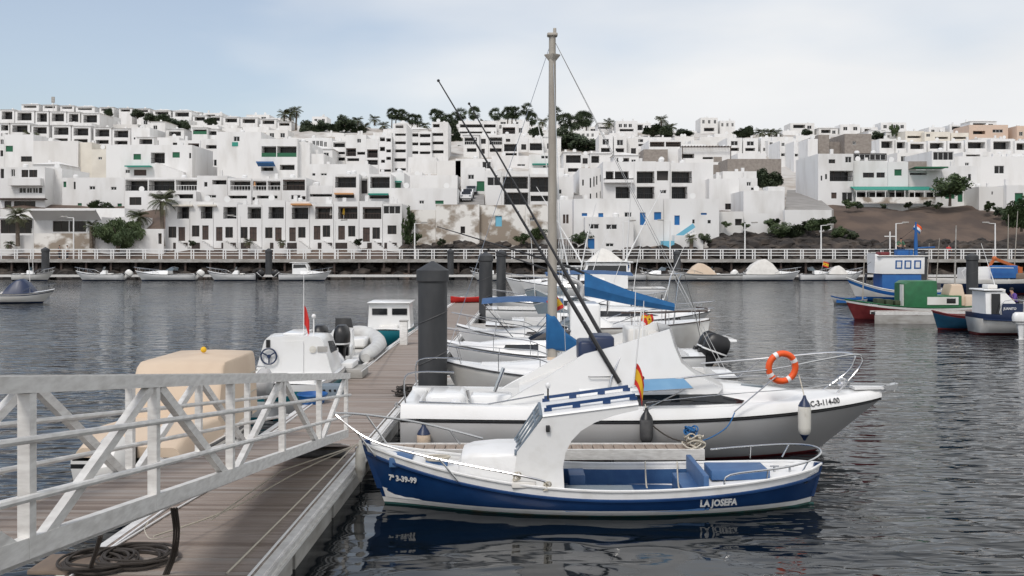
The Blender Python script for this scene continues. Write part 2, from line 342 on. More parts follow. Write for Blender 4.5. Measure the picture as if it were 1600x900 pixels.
# ------------------------------------------------------------------ main pontoon
ED = Vector((0.0245, 1, 0)).normalized(); ER = Vector((ED.y, -ED.x, 0)); E0 = Vector((-2.75, 10.96, 0))
DW = 2.28
def dk(s, w, z): return E0+ED*s-ER*w+Vector((0, 0, z))          # s along the dock from Y=10.96, w inward from its right edge
def make_dock():
    root = thing('pontoon_dock', None, None); tag(root, kind='structure')
    S0, S1 = -5.5, 59.0
    mb = MB()
    for w0, w1 in ((0.0, 0.10), (DW-0.10, DW)):
        a = dk(S0, (w0+w1)/2, 0.40); b = dk(S1, (w0+w1)/2, 0.40); mb.beam(a, b, 0.10, 0.20)
    mb.build('edge_beam', 'alu', root)
    mb = MB()
    for k in range(2):
        w = -0.018 if k == 0 else DW+0.018; mb.beam(dk(S0, w, 0.46), dk(S1, w, 0.46), 0.036, 0.05); mb.beam(dk(S0, w, 0.35), dk(S1, w, 0.35), 0.036, 0.04)
    mb.build('rubbing_strip', 'alu', root)
    mb = MB(); mb.beam(dk(S0, 0.13, 0.525), dk(S1, 0.13, 0.515), 0.02, 0.02); mb.beam(dk(S0, DW-0.2, 0.515), dk(S1, DW-0.2, 0.515), 0.025, 0.025); mb.build('cable_strip', 'white_paint', root)
    s = S0; i = 0
    while s < S1-1:
        mb = MB(); n = 2.4
        mb.beam(dk(s+0.05, DW/2, 0.06), dk(s+n-0.1, DW/2, 0.06), DW-0.12, 0.46); mb.build('float', 'pontoon', root); s += n
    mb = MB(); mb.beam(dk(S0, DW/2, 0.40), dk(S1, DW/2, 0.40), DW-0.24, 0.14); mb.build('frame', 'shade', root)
    # boards
    bw = 0.112; pitch = 0.12; ang = math.atan2(ER.y, ER.x)
    me = []
    for k, m in enumerate(('wood_deck', 'wood_deck_b', 'wood_deck_c', 'wood_deck')):
        q = MB(); ln = (DW-0.21)/2-0.003*k; q.rbox(-ln, ln, -bw/2, bw/2, 0, 0.028, 0.006)
        x = q.mesh('plank'); x.materials.append(M[m]); me.append(x)
    n = int((S1-S0)/pitch); rr = random.Random(2); far = MB()
    first = int((-0.4-S0)/pitch)
    for i in range(n):
        c = dk(S0+(i+0.5)*pitch, DW/2, 0.472+rr.uniform(-0.003, 0.003))
        if first <= i < first+298:
            o = put('plank', me[rr.choice((0, 0, 1, 2, 3))], root, c); o.rotation_euler = (0, 0, ang+rr.uniform(-0.002, 0.002))
        else:
            far.beam(c+Vector((0, 0, .014))-ER*(DW/2-.1), c+Vector((0, 0, .014))+ER*(DW/2-.1), bw, 0.028)
    tag(far.build('plank_field', 'wood_deck', root), kind='stuff')
make_dock()
def finger(px1, Yc, W, z=0.5, x0=None, label=None, n_label='finger_dock'):
    root = thing('finger_dock', None, None); tag(root, kind='structure')
    x1 = PX(px1, Yc) if px1 > 60 else px1
    x0 = E0.x+0.0245*(Yc-10.96)+0.02 if x0 is None else x0
    y0, y1 = Yc-W/2, Yc+W/2
    MB().box(x0, x1, y0, y0+0.07, z-0.17, z+0.012).build('edge_beam', 'alu', root); MB().box(x0, x1, y1-0.07, y1, z-0.17, z+0.012).build('edge_beam', 'alu', root)
    MB().box(x1-0.05, x1, y0+.071, y1-.071, z-0.17, z+0.01).build('end_beam', 'alu', root)
    MB().box(x0+.02, x1-.06, y0+.075, y1-.075, z-0.16, z-0.04).build('frame', 'shade', root)
    MB().box(x1-1.6, x1-.1, y0+.03, y1-.03, -0.2, z-0.18).build('float', 'pontoon', root)
    MB().box((x0+x1)/2-1, (x0+x1)/2+.6, y0+.03, y1-.03, -0.2, z-0.18).build('float', 'pontoon', root)
    q = MB(); q.rbox(-0.088, 0.088, y0+.075-Yc, y1-.075-Yc, 0, 0.03, 0.006); me = q.mesh('plank'); me.materials.append(M['wood_finger'])
    k = int((x1-0.06-x0)/0.19)
    for i in range(k): put('plank', me, root, (x1-0.06-0.095-i*0.19, Yc, z-0.032+rnd.uniform(-.003, .003)))
    return root
finger(1096, 17.95, 0.62); finger(4.0, 27.4, 0.6); finger(4.0, 37.0, 0.6); finger(4.5, 45.5, 0.6); finger(4.5, 57.0, 0.6)
# ------------------------------------------------------------------ mooring piles
def pile(px, Y, r, top, label, X=None):
    x = PX(px, Y) if X is None else X
    root = thing('mooring_pile', label, 'pile', (x, Y, 0))
    MB().lathe([(r, -2.5), (r, top-0.62*r-0.30)], n=24).build('shaft', 'pile', root)
    MB().lathe([(r*1.02, top-0.62*r-0.30), (r*1.12, top-0.62*r-0.26), (r*1.12, top-0.62*r), (0.03, top)], n=24).build('cap', 'pile', root)
    if r > 0.3:
        MB().tube([(r*1.015*math.cos(a), r*1.015*math.sin(a), 1.35+0.18*math.cos(a)) for a in [i*math.pi/12 for i in range(24)]], 0.012, 4, True).build('wire_band', 'rubber', root)
        MB().tube([(r*1.015*math.cos(a), r*1.015*math.sin(a), 2.35+0.16*math.cos(a)) for a in [i*math.pi/12 for i in range(24)]], 0.012, 4, True).build('wire_band', 'rubber', root)
    return root
pile(676, 24.6, 0.36, 3.74, 'thick dark grey mooring pile with pointed cap, widest one on the pontoon edge')
pile(759, 53.0, 0.36, 3.77, 'dark grey mooring pile with cone cap, second along the wooden pontoon')
pile(783, 70.0, 0.33, 3.80, 'dark grey mooring pile just past the end of the wooden pontoon')
pile(704, 118.6, 0.38, 3.65, 'dark pile at the far floating walkway in front of the old patchy wall')
pile(71, 118.6, 0.44, 3.85, 'dark pile at the far walkway in front of the willow garden wall')
pile(420, 118.6, 0.40, 3.70, 'dark pile at the far walkway below the long terrace of houses')
pile(1058, 118.6, 0.42, 3.50, 'dark pile at the far walkway beside the light blue gate')
pile(1442, 82.0, 0.36, 3.60, 'dark pile standing behind the bright blue boat mast')
pile(1519, 65.0, 0.36, 3.62, 'dark pile standing between the green boat and the orange crane')
# ------------------------------------------------------------------ gangway
def make_gangway():
    g = thing('gangway', 'sloping aluminium gangway with truss sides leading down to the pontoon', 'gangway', (-2.86, 17.2, 0.5))
    SL = 1.38/10.85
    def gp(side, Y, h):                 # h above the bottom chord
        x = (-2.86-0.008*(17.2-Y)) if side == 0 else -3.95
        return loc_of(g, (x, Y, 0.83+(17.2-Y)*SL+h))
    ys = [17.15, 14.85, 12.55, 10.3, 8.15, 6.05, 3.9]
    for s in (0, 1):
        MB().beam(gp(s, 17.35, 1.05), gp(s, 3.2, 1.05), 0.085, 0.10).build('top_rail', 'alu', g)
        MB().beam(gp(s, 17.2, 0.06), gp(s, 3.2, 0.06), 0.07, 0.13).build('bottom_chord', 'alu', g)
        for i, y in enumerate(ys):
            MB().beam(gp(s, y, 0.0), gp(s, y, 1.0), 0.075 if i else .06, 0.085, (0, 1, 0)).build('post', 'alu', g)
        for i in range(6):
            a, b = ys[i], ys[i+1]
            up_at_a = (i % 2 == 0)
            p = gp(s, a-0.10, 1.0 if up_at_a else 0.04); q = gp(s, b+0.10, 0.04 if up_at_a else 1.0)
            MB().beam(p, q, 0.06, 0.085, (0, 1, 0.2)).build('diagonal_brace', 'alu', g)
        off = Vector((0.058, 0, 0)) if s == 0 else Vector((0.055, 0, 0))
        for h in (0.37, 0.72):
            MB().tube([gp(s, 17.25, h)+off, gp(s, 3.2, h)+off], 0.024, 8).build('hand_rail', 'alu', g)
    a0 = gp(0, 17.2, 0); a1 = gp(1, 17.2, 0); wd = abs(a0.x-a1.x)-0.10; cx = (a0.x+a1.x)/2
    me = []
    for m in ('wood_deck', 'wood_deck_b', 'wood_deck_c'):
        q = MB(); q.rbox(-wd/2, wd/2, -0.048, 0.048, 0, 0.025, 0.005); x = q.mesh('plank'); x.materials.append(M[m]); me.append(x)
    n = int(13.7/0.108)
    for i in range(n):
        y = 17.15-0.06-i*0.108; p = gp(0, y, 0.055)
        o = put('plank', rnd.choice(me), g, (cx-.004*(17.2-y), p.y, p.z)); o.rotation_euler = (-math.atan(SL), 0, 0)
    MB().beam(gp(0, 17.1, 0.04)+Vector((-.55, 0, -0.16)), gp(0, 17.1, 0.04)+Vector((-.55, 0.9, -.36)), 0.95, 0.02).build('landing_flap', 'alu', g)
    MB().beam(gp(0, 5.6, -0.08)+Vector((-.55, 0, 0)), gp(0, 17.1, -0.03)+Vector((-.55, 0, 0)), 0.8, 0.05).build('under_frame', 'alu', g)
    MB().tube([(a0.x, -0.15, 0.06), (a1.x, -0.15, 0.06)], 0.065, 12).build('roller', 'rubber', g)
    return g
make_gangway()
# ------------------------------------------------------------------ promenade on posts
PY = 124.0
def make_promenade():
    root = thing('promenade', None, None); tag(root, kind='structure')
    MB().box(-100, 100, PY, PY+3.6, 2.02, 2.30).build('deck', 'timber', root)
    MB().box(-100, 100, PY-0.06, PY-0.002, 1.92, 2.34).build('edge_beam', 'pontoon', root)
    q = MB(); q.box(-0.12, 0.12, -0.12, 0.12, -4.0, 0); me = q.mesh('deck_post'); me.materials.append(M['dark_wood'])
    for i in range(52):
        for yy in (PY+0.4, PY+3.0): put('deck_post', me, root, (-78+i*3.1, yy, 2.018))
    rl = thing('promenade_railing', 'long white painted railing along the far promenade', 'railing', (0, PY+0.1, 2.30))
    for z, h in ((1.24, 0.11), (0.86, 0.075), (0.50, 0.075)): MB().box(-100, 100, -0.035, 0.035, z-h/2, z+h/2).build('rail', 'white_paint', rl)
    q = MB(); q.box(-0.065, 0.065, -0.05, 0.05, 0, 1.18); me = q.mesh('post'); me.materials.append(M['white_paint'])
    for i in range(100):
        put('post', me, rl, (-98+i*2.0, 0.01, 0))
        put('post', me, rl, (-97.7+i*2.0, 0.01, 0))
    # floating walkway in front
    w = thing('floating_walkway', None, None); tag(w, kind='structure')
    MB().box(-90, 95, 117.2, 119.2, 0.38, 0.55).build('deck', 'pontoon', w)
    MB().box(-90, 95, 117.14, 117.198, 0.32, 0.58).build('edge_beam', 'alu', w)
    q = MB(); q.box(-0.7, 0.7, 0, 1.8, -0.3, 0.37); me = q.mesh('float'); me.materials.append(M['shade'])
    for i in range(45): put('float', me, w, (-88+i*4.1, 117.3, 0))
make_promenade()
def lamp(px, top, Y, label, arm=1):
    z1 = PZ(top, Y); r = thing('street_lamp', label, 'street lamp', (PX(px, Y), Y, 2.3 if Y < 127 else terr(PX(px, Y), Y)-.5)); h = z1-r.location.z
    MB().tube([(0, 0, 0), (0, 0, h)], [0.10, 0.075], 8).build('post', 'white_paint', r)
    MB().beam((0, 0, h-0.03), (arm*1.3, 0, h+0.06), 0.08, 0.07).build('arm', 'white_paint', r)
    MB().rbox(min(arm*0.8, arm*1.6), max(arm*0.8, arm*1.6), -0.15, 0.15, h+0.05, h+0.2, 0.04).build('lamp_head', 'pontoon', r)
lamp(1164, 349, 126.5, 'white lamp post on the promenade beside the blank white wall')
lamp(1283, 352, 126.5, 'white lamp post on the promenade in front of the white blossom bush')
lamp(1400, 349, 126.5, 'white lamp post on the promenade above the bright blue cabin')
lamp(1555, 349, 126.5, 'white lamp post on the promenade above the orange crane', -1)
lamp(1047, 345, 126.5, 'white lamp post on the promenade by the light blue gate', -1)
lamp(974, 346, 126.5, 'white lamp post on the promenade before the blue ground floor door')
lamp(375, 338, 126.5, 'white lamp post on the promenade before the third terrace house', -1)
lamp(115, 340, 126.5, 'white lamp post on the promenade before the glazed restaurant', -1)
lamp(648, 349, 126.5, 'white lamp post on the promenade at the old patchy wall')
lamp(523, 345, 126.5, 'white lamp post on the promenade before the house with the yellow parasol')
# ------------------------------------------------------------------ the town on the hill
CR = {'A': (0, 140), 'B': (250, 150), 'C': (550, 150), 'D': (850, 150), 'E': (1200, 150)}
CS = 400.0/1286.0
def cpx(c, x, y): o = CR[c]; return o[0]+x*CS, o[1]+y*CS
PM = {'w': 'glass', 'd': 'dark_wood', 'G': 'green', 'B': 'blue_door', 'S': 'sky_blue', 'L': 'glass', 'o': 'shade', 'u': 'glass'}
PN = {'w': 'window', 'd': 'door', 'G': 'green_shutter', 'B': 'blue_shutter', 'S': 'door', 'L': 'balcony_door', 'o': 'opening', 'u': 'window'}
def railing(mb, x0, x1, y, z0, z1, step=0.28):
    mb.box(x0, x1, y-.03, y+.03, z1-.07, z1); mb.box(x0, x1, y-.02, y+.02, z0+.05, z0+.1)
    n = max(2, int((x1-x0)/step))
    for i in range(n+1):
        x = x0+.02+(x1-x0-.04)*i/n; mb.box(x-.018, x+.018, y-.018, y+.018, z0, z1-.07)
OCC = []
def bld_w(X0, X1, Y, D, Zb, Zt, items, label, wall='wall', cat='house', name='white_house', roof=None, group=None, frame='white_paint'):
    if name != 'hillside_house': OCC.append((800+X0*F/Y, 800+X1*F/Y, HY-(Zt-CH)*F/Y, HY-(min([i[3] for i in items]+[Zt-2.2])-CH)*F/Y, Y, True))
    root = thing(name, label, cat, ((X0+X1)/2, Y, Zb), 0, group); ox, oz = (X0+X1)/2, Zb
    x0, x1, z0, z1 = X0-ox, X1-ox, 0.0, Zt-Zb
    holes = []
    for it in items:
        k = it[0]
        if k in 'AKV': continue
        a, b, c, d = it[1]-ox, it[2]-ox, it[3]-oz, it[4]-oz
        a = max(a, x0+.08); b = min(b, x1-.08); c = max(c, z0+.05); d = min(d, z1-.1)
        if b-a < .15 or d-c < .15: continue
        dep = 2.0 if k == 'L' else (0.6 if k == 'o' else 0.2)
        if any(not (b <= h[0]+.01 or a >= h[1]-.01 or d <= h[2]+.01 or c >= h[3]-.01) for h in holes): continue
        holes.append((a, b, c, d, min(dep, D*.6), k, it[5] if len(it) > 5 else None))
    xs = sorted(set([x0, x1]+[h[0] for h in holes]+[h[1] for h in holes])); zs = sorted(set([z0, z1]+[h[2] for h in holes]+[h[3] for h in holes]))
    mb = MB()
    for i in range(len(xs)-1):
        for j in range(len(zs)-1):
            cx, cz = (xs[i]+xs[i+1])/2, (zs[j]+zs[j+1])/2
            if any(h[0] < cx < h[1] and h[2] < cz < h[3] for h in holes): continue
            mb.quad((xs[i], 0, zs[j]), (xs[i+1], 0, zs[j]), (xs[i+1], 0, zs[j+1]), (xs[i], 0, zs[j+1]))
    for a, b, c, d, e, k, o in holes:
        mb.quad((a, 0, c), (a, e, c), (a, e, d), (a, 0, d)); mb.quad((b, 0, c), (b, 0, d), (b, e, d), (b, e, c))
        mb.quad((a, 0, c), (b, 0, c), (b, e, c), (a, e, c)); mb.quad((a, 0, d), (a, e, d), (b, e, d), (b, 0, d)); mb.quad((a, e, c), (b, e, c), (b, e, d), (a, e, d))
    mb.quad((x0, 0, z0), (x0, 0, z1), (x0, D, z1), (x0, D, z0)); mb.quad((x1, 0, z0), (x1, D, z0), (x1, D, z1), (x1, 0, z1)); mb.quad((x0, D, z0), (x0, D, z1), (x1, D, z1), (x1, D, z0))
    t = 0.22; rz = z1-0.45
    mb.quad((x0, 0, z1), (x1, 0, z1), (x1-t, t, z1), (x0+t, t, z1)); mb.quad((x1, 0, z1), (x1, D, z1), (x1-t, D-t, z1), (x1-t, t, z1)); mb.quad((x1, D, z1), (x0, D, z1), (x0+t, D-t, z1), (x1-t, D-t, z1)); mb.quad((x0, D, z1), (x0, 0, z1), (x0+t, t, z1), (x0+t, D-t, z1))
    mb.quad((x0+t, t, z1), (x1-t, t, z1), (x1-t, t, rz), (x0+t, t, rz)); mb.quad((x1-t, t, z1), (x1-t, D-t, z1), (x1-t, D-t, rz), (x1-t, t, rz)); mb.quad((x0+t, D-t, z1), (x0+t, t, z1), (x0+t, t, rz), (x0+t, D-t, rz)); mb.quad((x1-t, D-t, z1), (x0+t, D-t, z1), (x0+t, D-t, rz), (x1-t, D-t, rz))
    mb.build('wall', wall, root)
    q = MB(); q.quad((x0+t, t, rz), (x1-t, t, rz), (x1-t, D-t, rz), (x0+t, D-t, rz)); q.build('roof', 'roof', root)
    for a, b, c, d, e, k, o in holes:
        w, h = b-a, d-c
        if k == 'L':
            dw = w*(0.94 if w < 3 else 0.9); m = a+w*.5  # dark door glass spread nearly wall to wall, also painting in the loggia's shade
            p = MB(); p.box(m-dw/2, m+dw/2, e-.05, e-.012, c+.02, c+min(h*.95, 2.5)); po = p.build('balcony_door', 'glass', root)
            f = MB(); nb = max(2, int(dw/0.9))
            for i in range(nb+1):
                x = m-dw/2+dw*i/nb; f.box(x-.035, x+.035, e-.08, e-.051, c+.02, c+min(h*.95, 2.5))
            f.box(m-dw/2, m+dw/2, e-.08, e-.051, c+min(h*.95, 2.5), c+min(h*.95, 2.5)+.06)
            f.build('frame', 'dark_wood', po)
            rb = MB(); rm = 'iron'
            if o == 'bar': railing(rb, a, b, 0.06, c, c+min(.95, h*.5))
            elif o == 'white':
                railing(rb, a, b, 0.06, c, c+min(.95, h*.5), 0.4); rm = 'white_paint'
            elif o == 'green': rb.box(a+.005, b-.005, 0.02, 0.10, c, c+.7); rm = 'green'
            elif o == 'wood':
                railing(rb, a, b, 0.06, c, c+min(.95, h*.5), 0.2); rm = 'dark_wood'
                rb.box(a+.01, b-.01, 0.02, .1, d-.22, d-.01)
            else: rb.box(a+.005, b-.005, 0.01, 0.14, c, c+min(.75, h*.38)); rm = wall
            rb.build('balustrade', rm, root)
        else:
            p = MB(); p.box(a+.005, b-.005, e-.06, e-.01, c+.005, d-.005)
            mt = PM[k]
            po = p.build(PN[k], mt, root)
            if k in 'wu' and w > .55:
                f = MB(); fm = 'dark_wood' if o == 'dark' else frame
                for (q0, q1, r0, r1) in ((a, a+.06, c, d), (b-.06, b, c, d), (a+.06, b-.06, c, c+.06), (a+.06, b-.06, d-.06, d)): f.box(q0+.006, q1-.006 if q1 == b else q1, e-.10, e-.061, r0+.006, r1-.006)
                n = max(2, int(w/0.75))
                for i in range(1, n): x = a+w*i/n; f.box(x-.03, x+.03, e-.095, e-.062, c+.06, d-.06)
                f.build('frame', fm, po)
            if k == 'd' and h > 1.5 and w > .5:
                f = MB(); f.box(a+w*.49, a+w*.51+.02, e-.08, e-.061, c+.05, d-.05); f.box(a+.12, b-.12, e-.08, e-.061, c+h*.55, c+h*.58); f.build('frame', 'shade', po)
            if k == 'w' and o == 'sill': MB().box(a-.08, b+.08, -.08, .0, c-.08, c-.004).build('sill', wall, root)
    for it in items:
        k = it[0]
        if k not in 'AKV': continue
        a, b, c, d = it[1]-ox, it[2]-ox, it[3]-oz, it[4]-oz; o = it[5] if len(it) > 5 else None
        if k == 'A':
            dp = it[6] if len(it) > 6 else 1.3
            q = MB(); q.add([(a, -.01, d), (b, -.01, d), (b, -dp, c), (a, -dp, c), (a, -.01, d-.06), (b, -.01, d-.06), (b, -dp, c-.06), (a, -dp, c-.06)], [(0, 1, 2, 3), (7, 6, 5, 4), (3, 2, 6, 7), (0, 3, 7, 4), (1, 5, 6, 2), (0, 4, 5, 1)])
            q.box(a, b, -dp-.02, -dp-.003, c-.22, c); q.build('awning', o or 'blue_awning', root)
        elif k == 'K': MB().box(a, b, -.07, -.005, c, d).build('stone_panel', o or 'lava_block', root)
        else:
            q = MB(); q.box(a, b, -1.0, -.004, c-.15, c); q.box(a, b, -1.0, -.9, c, d); q.box(a, a+.1, -.899, -.004, c, d); q.box(b-.1, b, -.899, -.004, c, d); q.build('balcony', o or wall, root)
    if roof == 'hip':
        q = MB(); o = .25; hh = min(1.0, (x1-x0)*.16)
        q.add([(x0-o, -o, z1), (x1+o, -o, z1), (x1+o, D+o, z1), (x0-o, D+o, z1), ((x0+x1)/2-.2, D/2, z1+hh), ((x0+x1)/2+.2, D/2, z1+hh)], [(0, 1, 5, 4), (1, 2, 5), (2, 3, 4, 5), (3, 0, 4), (3, 2, 1, 0)]); q.build('hip_roof', 'wall_b', root)
    elif roof == 'pergola':
        q = MB(); q.box(x0, x1, -.9, -.75, z1-.1, z1+.12); q.box(x0, x1, 1.0, 1.15, z1+.003, z1+.12)
        for i in range(int((x1-x0)/.6)+1): x = x0+i*.6; q.box(x, x+.09, -1.1, 1.4, z1+.122, z1+.24)
        for x in (x0, x1-.14): q.box(x, x+.14, -.9, -.76, z1-2.4, z1-.101)
        q.build('pergola', 'dark_wood', root)
    return root
def name_ok(k): return k.get('cat') != 'wall'
def bld(c, Y, D, rect, items, label, down=2.5, **k):
    px0, py0 = cpx(c, rect[0], rect[1]); px1, py1 = cpx(c, rect[2], rect[3])
    low = [cpx(c, 0, i[4])[1] for i in items if i[0] in 'LwdGBSou']
    low = max(low)+2.0 if low else min(py1, py0+2.6*F/Y)
    low = min(low, py1)
    if name_ok(k):
        while Y > 152 and HY-(terr(PX((px0+px1)/2, Y), Y)-CH)*F/Y < low: Y -= .5
    X0, X1, Zt, Zb = PX(px0, Y), PX(px1, Y), PZ(py0, Y), PZ(py1, Y)
    base = min(Zb, terr((X0+X1)/2, Y)-0.5)-down
    its = []
    for it in items:
        if not isinstance(it[0], str) : continue
        a = cpx(c, it[1], it[2]); b = cpx(c, it[3], it[4])
        its.append((it[0], PX(a[0], Y), PX(b[0], Y), PZ(b[1], Y), PZ(a[1], Y))+tuple(it[5:]))
    return bld_w(X0, X1, Y, D, base, Zt, its, label, **k)
def villas(c, Y, D, rects, label, group, style='one', roof='hip', rail=None):
    for i, (x0, y0, x1, y1) in enumerate(rects):
        w, h = x1-x0, y1-y0; r2 = random.Random(i*7+int(Y)); it = []
        if style == 'one':
            it = [('L', x0+w*.12, y0+h*.12, x0+w*.86, y0+h*.66, rail)]
        elif style == 'two':
            it = [('L', x0+w*.10, y0+h*.10, x0+w*.88, y0+h*.46, rail), ('L', x0+w*.12, y0+h*.62, x0+w*.84, y0+h*.93, None)]
        elif style == 'win':
            it = [('w', x0+w*.25, y0+h*.2, x0+w*.72, y0+h*.48), ('L', x0+w*.15, y0+h*.62, x0+w*.8, y0+h*.95)]
        bld(c, Y, D, (x0, y0, x1, y1), it, label, roof=roof, name='terrace_villa', group=group)
        if r2.random() < .5 and roof != 'hip': pass
# --- skyline and upper rows
villas('A', 300, 8, [(108, 74, 195, 112), (215, 76, 285, 114), (303, 80, 372, 116), (380, 86, 475, 122)], 'small white villa with dark loggia in the highest row, near the antenna', 'highest villas by the antenna')
villas('A', 300, 8, [(500, 88, 570, 130), (598, 92, 662, 132), (688, 95, 752, 134), (768, 104, 858, 150), (868, 106, 962, 170)], 'white villa with dark loggia on the skyline behind a line of dark shrubs', 'skyline villas behind shrubs')
villas('B', 300, 8, [(165, 98, 235, 155), (255, 100, 308, 155), (318, 105, 398, 165), (404, 108, 490, 170), (505, 115, 585, 172), (590, 128, 660, 175)], 'white skyline villa with dark loggia left of the tall palms', 'skyline villas left of the palms')
villas('A', 268, 9, [(0, 100, 72, 175), (76, 106, 172, 180), (178, 108, 245, 190), (250, 110, 333, 185), (338, 112, 402, 188), (408, 118, 500, 190)], 'white villa with hipped roof in the second highest row', 'second highest villa row', rail='bar')
villas('A', 225, 10, [(0, 168, 47, 250), (52, 168, 150, 268), (158, 178, 245, 272), (262, 178, 355, 285), (360, 182, 455, 288), (470, 188, 560, 292), (564, 195, 655, 294)], 'two storey white villa with loggias on both floors in the stepped villa row', 'stepped two storey villas', 'two', rail='bar')
bld('A', 222, 10, (660, 190, 752, 310), [('w', 672, 240, 680, 250)], 'plain white stepped gable house beside the two storey villas')
bld('A', 215, 9, (686, 238, 772, 320), [('L', 700, 248, 765, 274, 'bar'), ('L', 695, 288, 745, 305)], 'white villa with iron railed loggia above the green shutters house', roof='hip')
bld('A', 250, 9, (756, 160, 830, 235), [('w', 770, 180, 790, 200)], 'small plain white house amid the dark palms', roof='hip')
bld('A', 232, 9, (835, 205, 925, 260), [('L', 850, 213, 915, 235, 'bar')], 'low white villa with shallow roof beside the green framed villa', roof='hip')
bld('B', 228, 9, (160, 158, 238, 225), [('L', 166, 168, 235, 192, 'green')], 'white villa with green framed loggia below a wide roof', roof='hip')
bld('B', 229, 9, (240, 165, 288, 225), [('L', 246, 176, 284, 196, 'bar')], 'narrow white villa with one dark loggia beside the tall blank house', roof='hip')
bld('B', 228, 9, (30, 165, 120, 235), [('L', 45, 178, 105, 200, 'bar')], 'white hipped roof villa with loggia above the stair house', roof='hip')
bld('A', 205, 9, (1008, 248, 1094, 410), [('L', 1035, 278, 1088, 308), ('w', 1037, 352, 1054, 382, 'dark'), ('w', 1058, 352, 1071, 382, 'dark'), ('w', 1075, 352, 1088, 382, 'dark')], 'narrow white house with three small windows in a row beside the blank house')
bld('A', 208, 9, (900, 255, 1005, 385), [('L', 945, 270, 1000, 300, 'wood'), ('L', 975, 325, 1003, 370)], 'white house with brown wooden balcony behind the outdoor stair')
bld('A', 206, 9, (790, 240, 900, 300), [('w', 868, 266, 890, 290, 'dark'), ('w', 780, 255, 796, 280)], 'low white house with stepped roof over the green shutters')
# --- middle left
bld('A', 183, 9, (0, 240, 21, 420), [('w', 0, 250, 18, 275), ('w', 0, 305, 16, 335)], 'sliver of white house with two windows at the left of the hill')
bld('A', 181, 12, (22, 225, 168, 420), [('G', 28, 282, 65, 312), ('w', 105, 335, 160, 362, 'dark')], 'white house with a single green window beside the blank cream wall')
bld('A', 178, 14, (168, 258, 392, 470), [], 'big blank off white house wall stained by weather', wall='wall_b')
bld('A', 178.5, 12, (393, 265, 461, 470), [], 'narrow blank cream house wall joined to the big blank house', wall='wall_cream')
bld('A', 177, 11, (461, 300, 533, 470), [('w', 493, 338, 512, 352)], 'cream house with one tiny window', wall='wall_cream')
r = bld('A', 172, 12, (533, 278, 965, 470), [('G', 670, 323, 708, 352), ('L', 758, 316, 828, 370, 'bar'), ('G', 866, 314, 903, 342), ('A', 640, 388, 768, 384, 'teal_awning'), ('d', 672, 402, 735, 432), ('w', 778, 402, 798, 412), ('w', 630, 402, 652, 420), ('w', 950, 318, 960, 345)], 'white house with green shutters, teal awning and outdoor stair')
q = MB()
for i in range(12):
    a = cpx('A', 780+i*12, 368+i*4.2); q.box(PX(a[0], 171)-r.location.x, PX(a[0], 171)+.405-r.location.x, -1.3, -.01, PZ(a[1]+14, 171)-r.location.z-1.5, PZ(a[1], 171)-r.location.z)
q.build('outdoor_stair', 'wall', r)
bld('B', 176, 13, (288, 180, 508, 430), [('w', 370, 203, 400, 228), ('K', 362, 232, 392, 252, 'teal_awning')], 'tall blank white house with one small window high up')
bld('A', 150, 11, (0, 390, 226, 700), [('w', 0, 398, 20, 445), ('w', 55, 400, 75, 437), ('w', 108, 403, 142, 440, 'dark'), ('w', 146, 403, 187, 440, 'dark'), ('V', 55, 447, 218, 478), ('u', 95, 493, 130, 520), ('u', 133, 493, 160, 520), ('u', 163, 493, 190, 520), ('u', 194, 493, 212, 520), ('w', 22, 560, 57, 600, 'dark'), ('w', 70, 560, 178, 600, 'dark'), ('A', 0, 552, 240, 546, 'dark_wood', .8)], 'white three storey house with a long balcony and brown canopy')
bld('A', 153, 10, (227, 395, 311, 700), [], 'plain white house with a sloping top beside the balcony house')
bld('A', 155, 11, (312, 442, 624, 700), [('G', 318, 462, 333, 490), ('w', 370, 463, 380, 500), ('w', 449, 485, 478, 503), ('w', 557, 488, 585, 505), ('G', 390, 570, 411, 602), ('G', 590, 572, 612, 605)], 'long plain white house with a green door and two small windows')
bld('A', 151, 11, (625, 442, 1006, 512), [('L', 630, 452, 742, 508, 'bar'), ('L', 747, 452, 877, 508, 'bar'), ('L', 882, 452, 1002, 508, 'white')], 'white house with three wide dark glazed verandas side by side', down=6)
bld('A', 147, 11, (626, 511, 985, 640), [('w', 650, 540, 710, 580, 'dark'), ('L', 765, 525, 870, 560), ('L', 878, 525, 970, 560)], 'white lower house with a barred window behind the date palm', down=3)
# restaurant and garden wall
rs = bld('A', 133, 9, (170, 640, 510, 800), [('w', 265, 660, 345, 714, 'dark'), ('w', 350, 660, 432, 714, 'dark'), ('A', 175, 655, 510, 602, 'white_paint', 2.0)], 'low white restaurant with wide windows under a sloping white canopy', cat='restaurant', name='restaurant', down=1)
bld('A', 134, 8, (0, 640, 168, 800), [('w', 0, 655, 80, 722, 'dark'), ('w', 86, 655, 162, 722, 'dark'), ('A', 0, 648, 170, 640, 'white_paint', 1.0)], 'low white cafe with dark glazing behind the leftmost palm', cat='cafe', name='cafe', down=1)
def wall_thing(c, Y, D, rect, wall, label, items=(), down=1.0, name='garden_wall'):
    return bld(c, Y, D, rect, list(items), label, wall=wall, cat='wall', name=name, down=down)
wall_thing('A', 139, 6, (228, 596, 626, 700), 'wall', 'white terrace wall behind the drooping tree', down=2)
wall_thing('A', 137, 5, (500, 640, 700, 740), 'wall', 'white yard wall behind the restaurant palms', down=2)
wall_thing('A', 138, 5, (0, 598, 227, 690), 'wall_b', 'low white terrace wall above the cafe', down=2)
wall_thing('A', 129.6, .7, (0, 732, 170, 800), 'wall_b', 'low white garden wall below the leftmost palm')
wall_thing('A', 129.5, .7, (171, 722, 470, 800), 'wall_old', 'peeling stone garden wall below the restaurant')
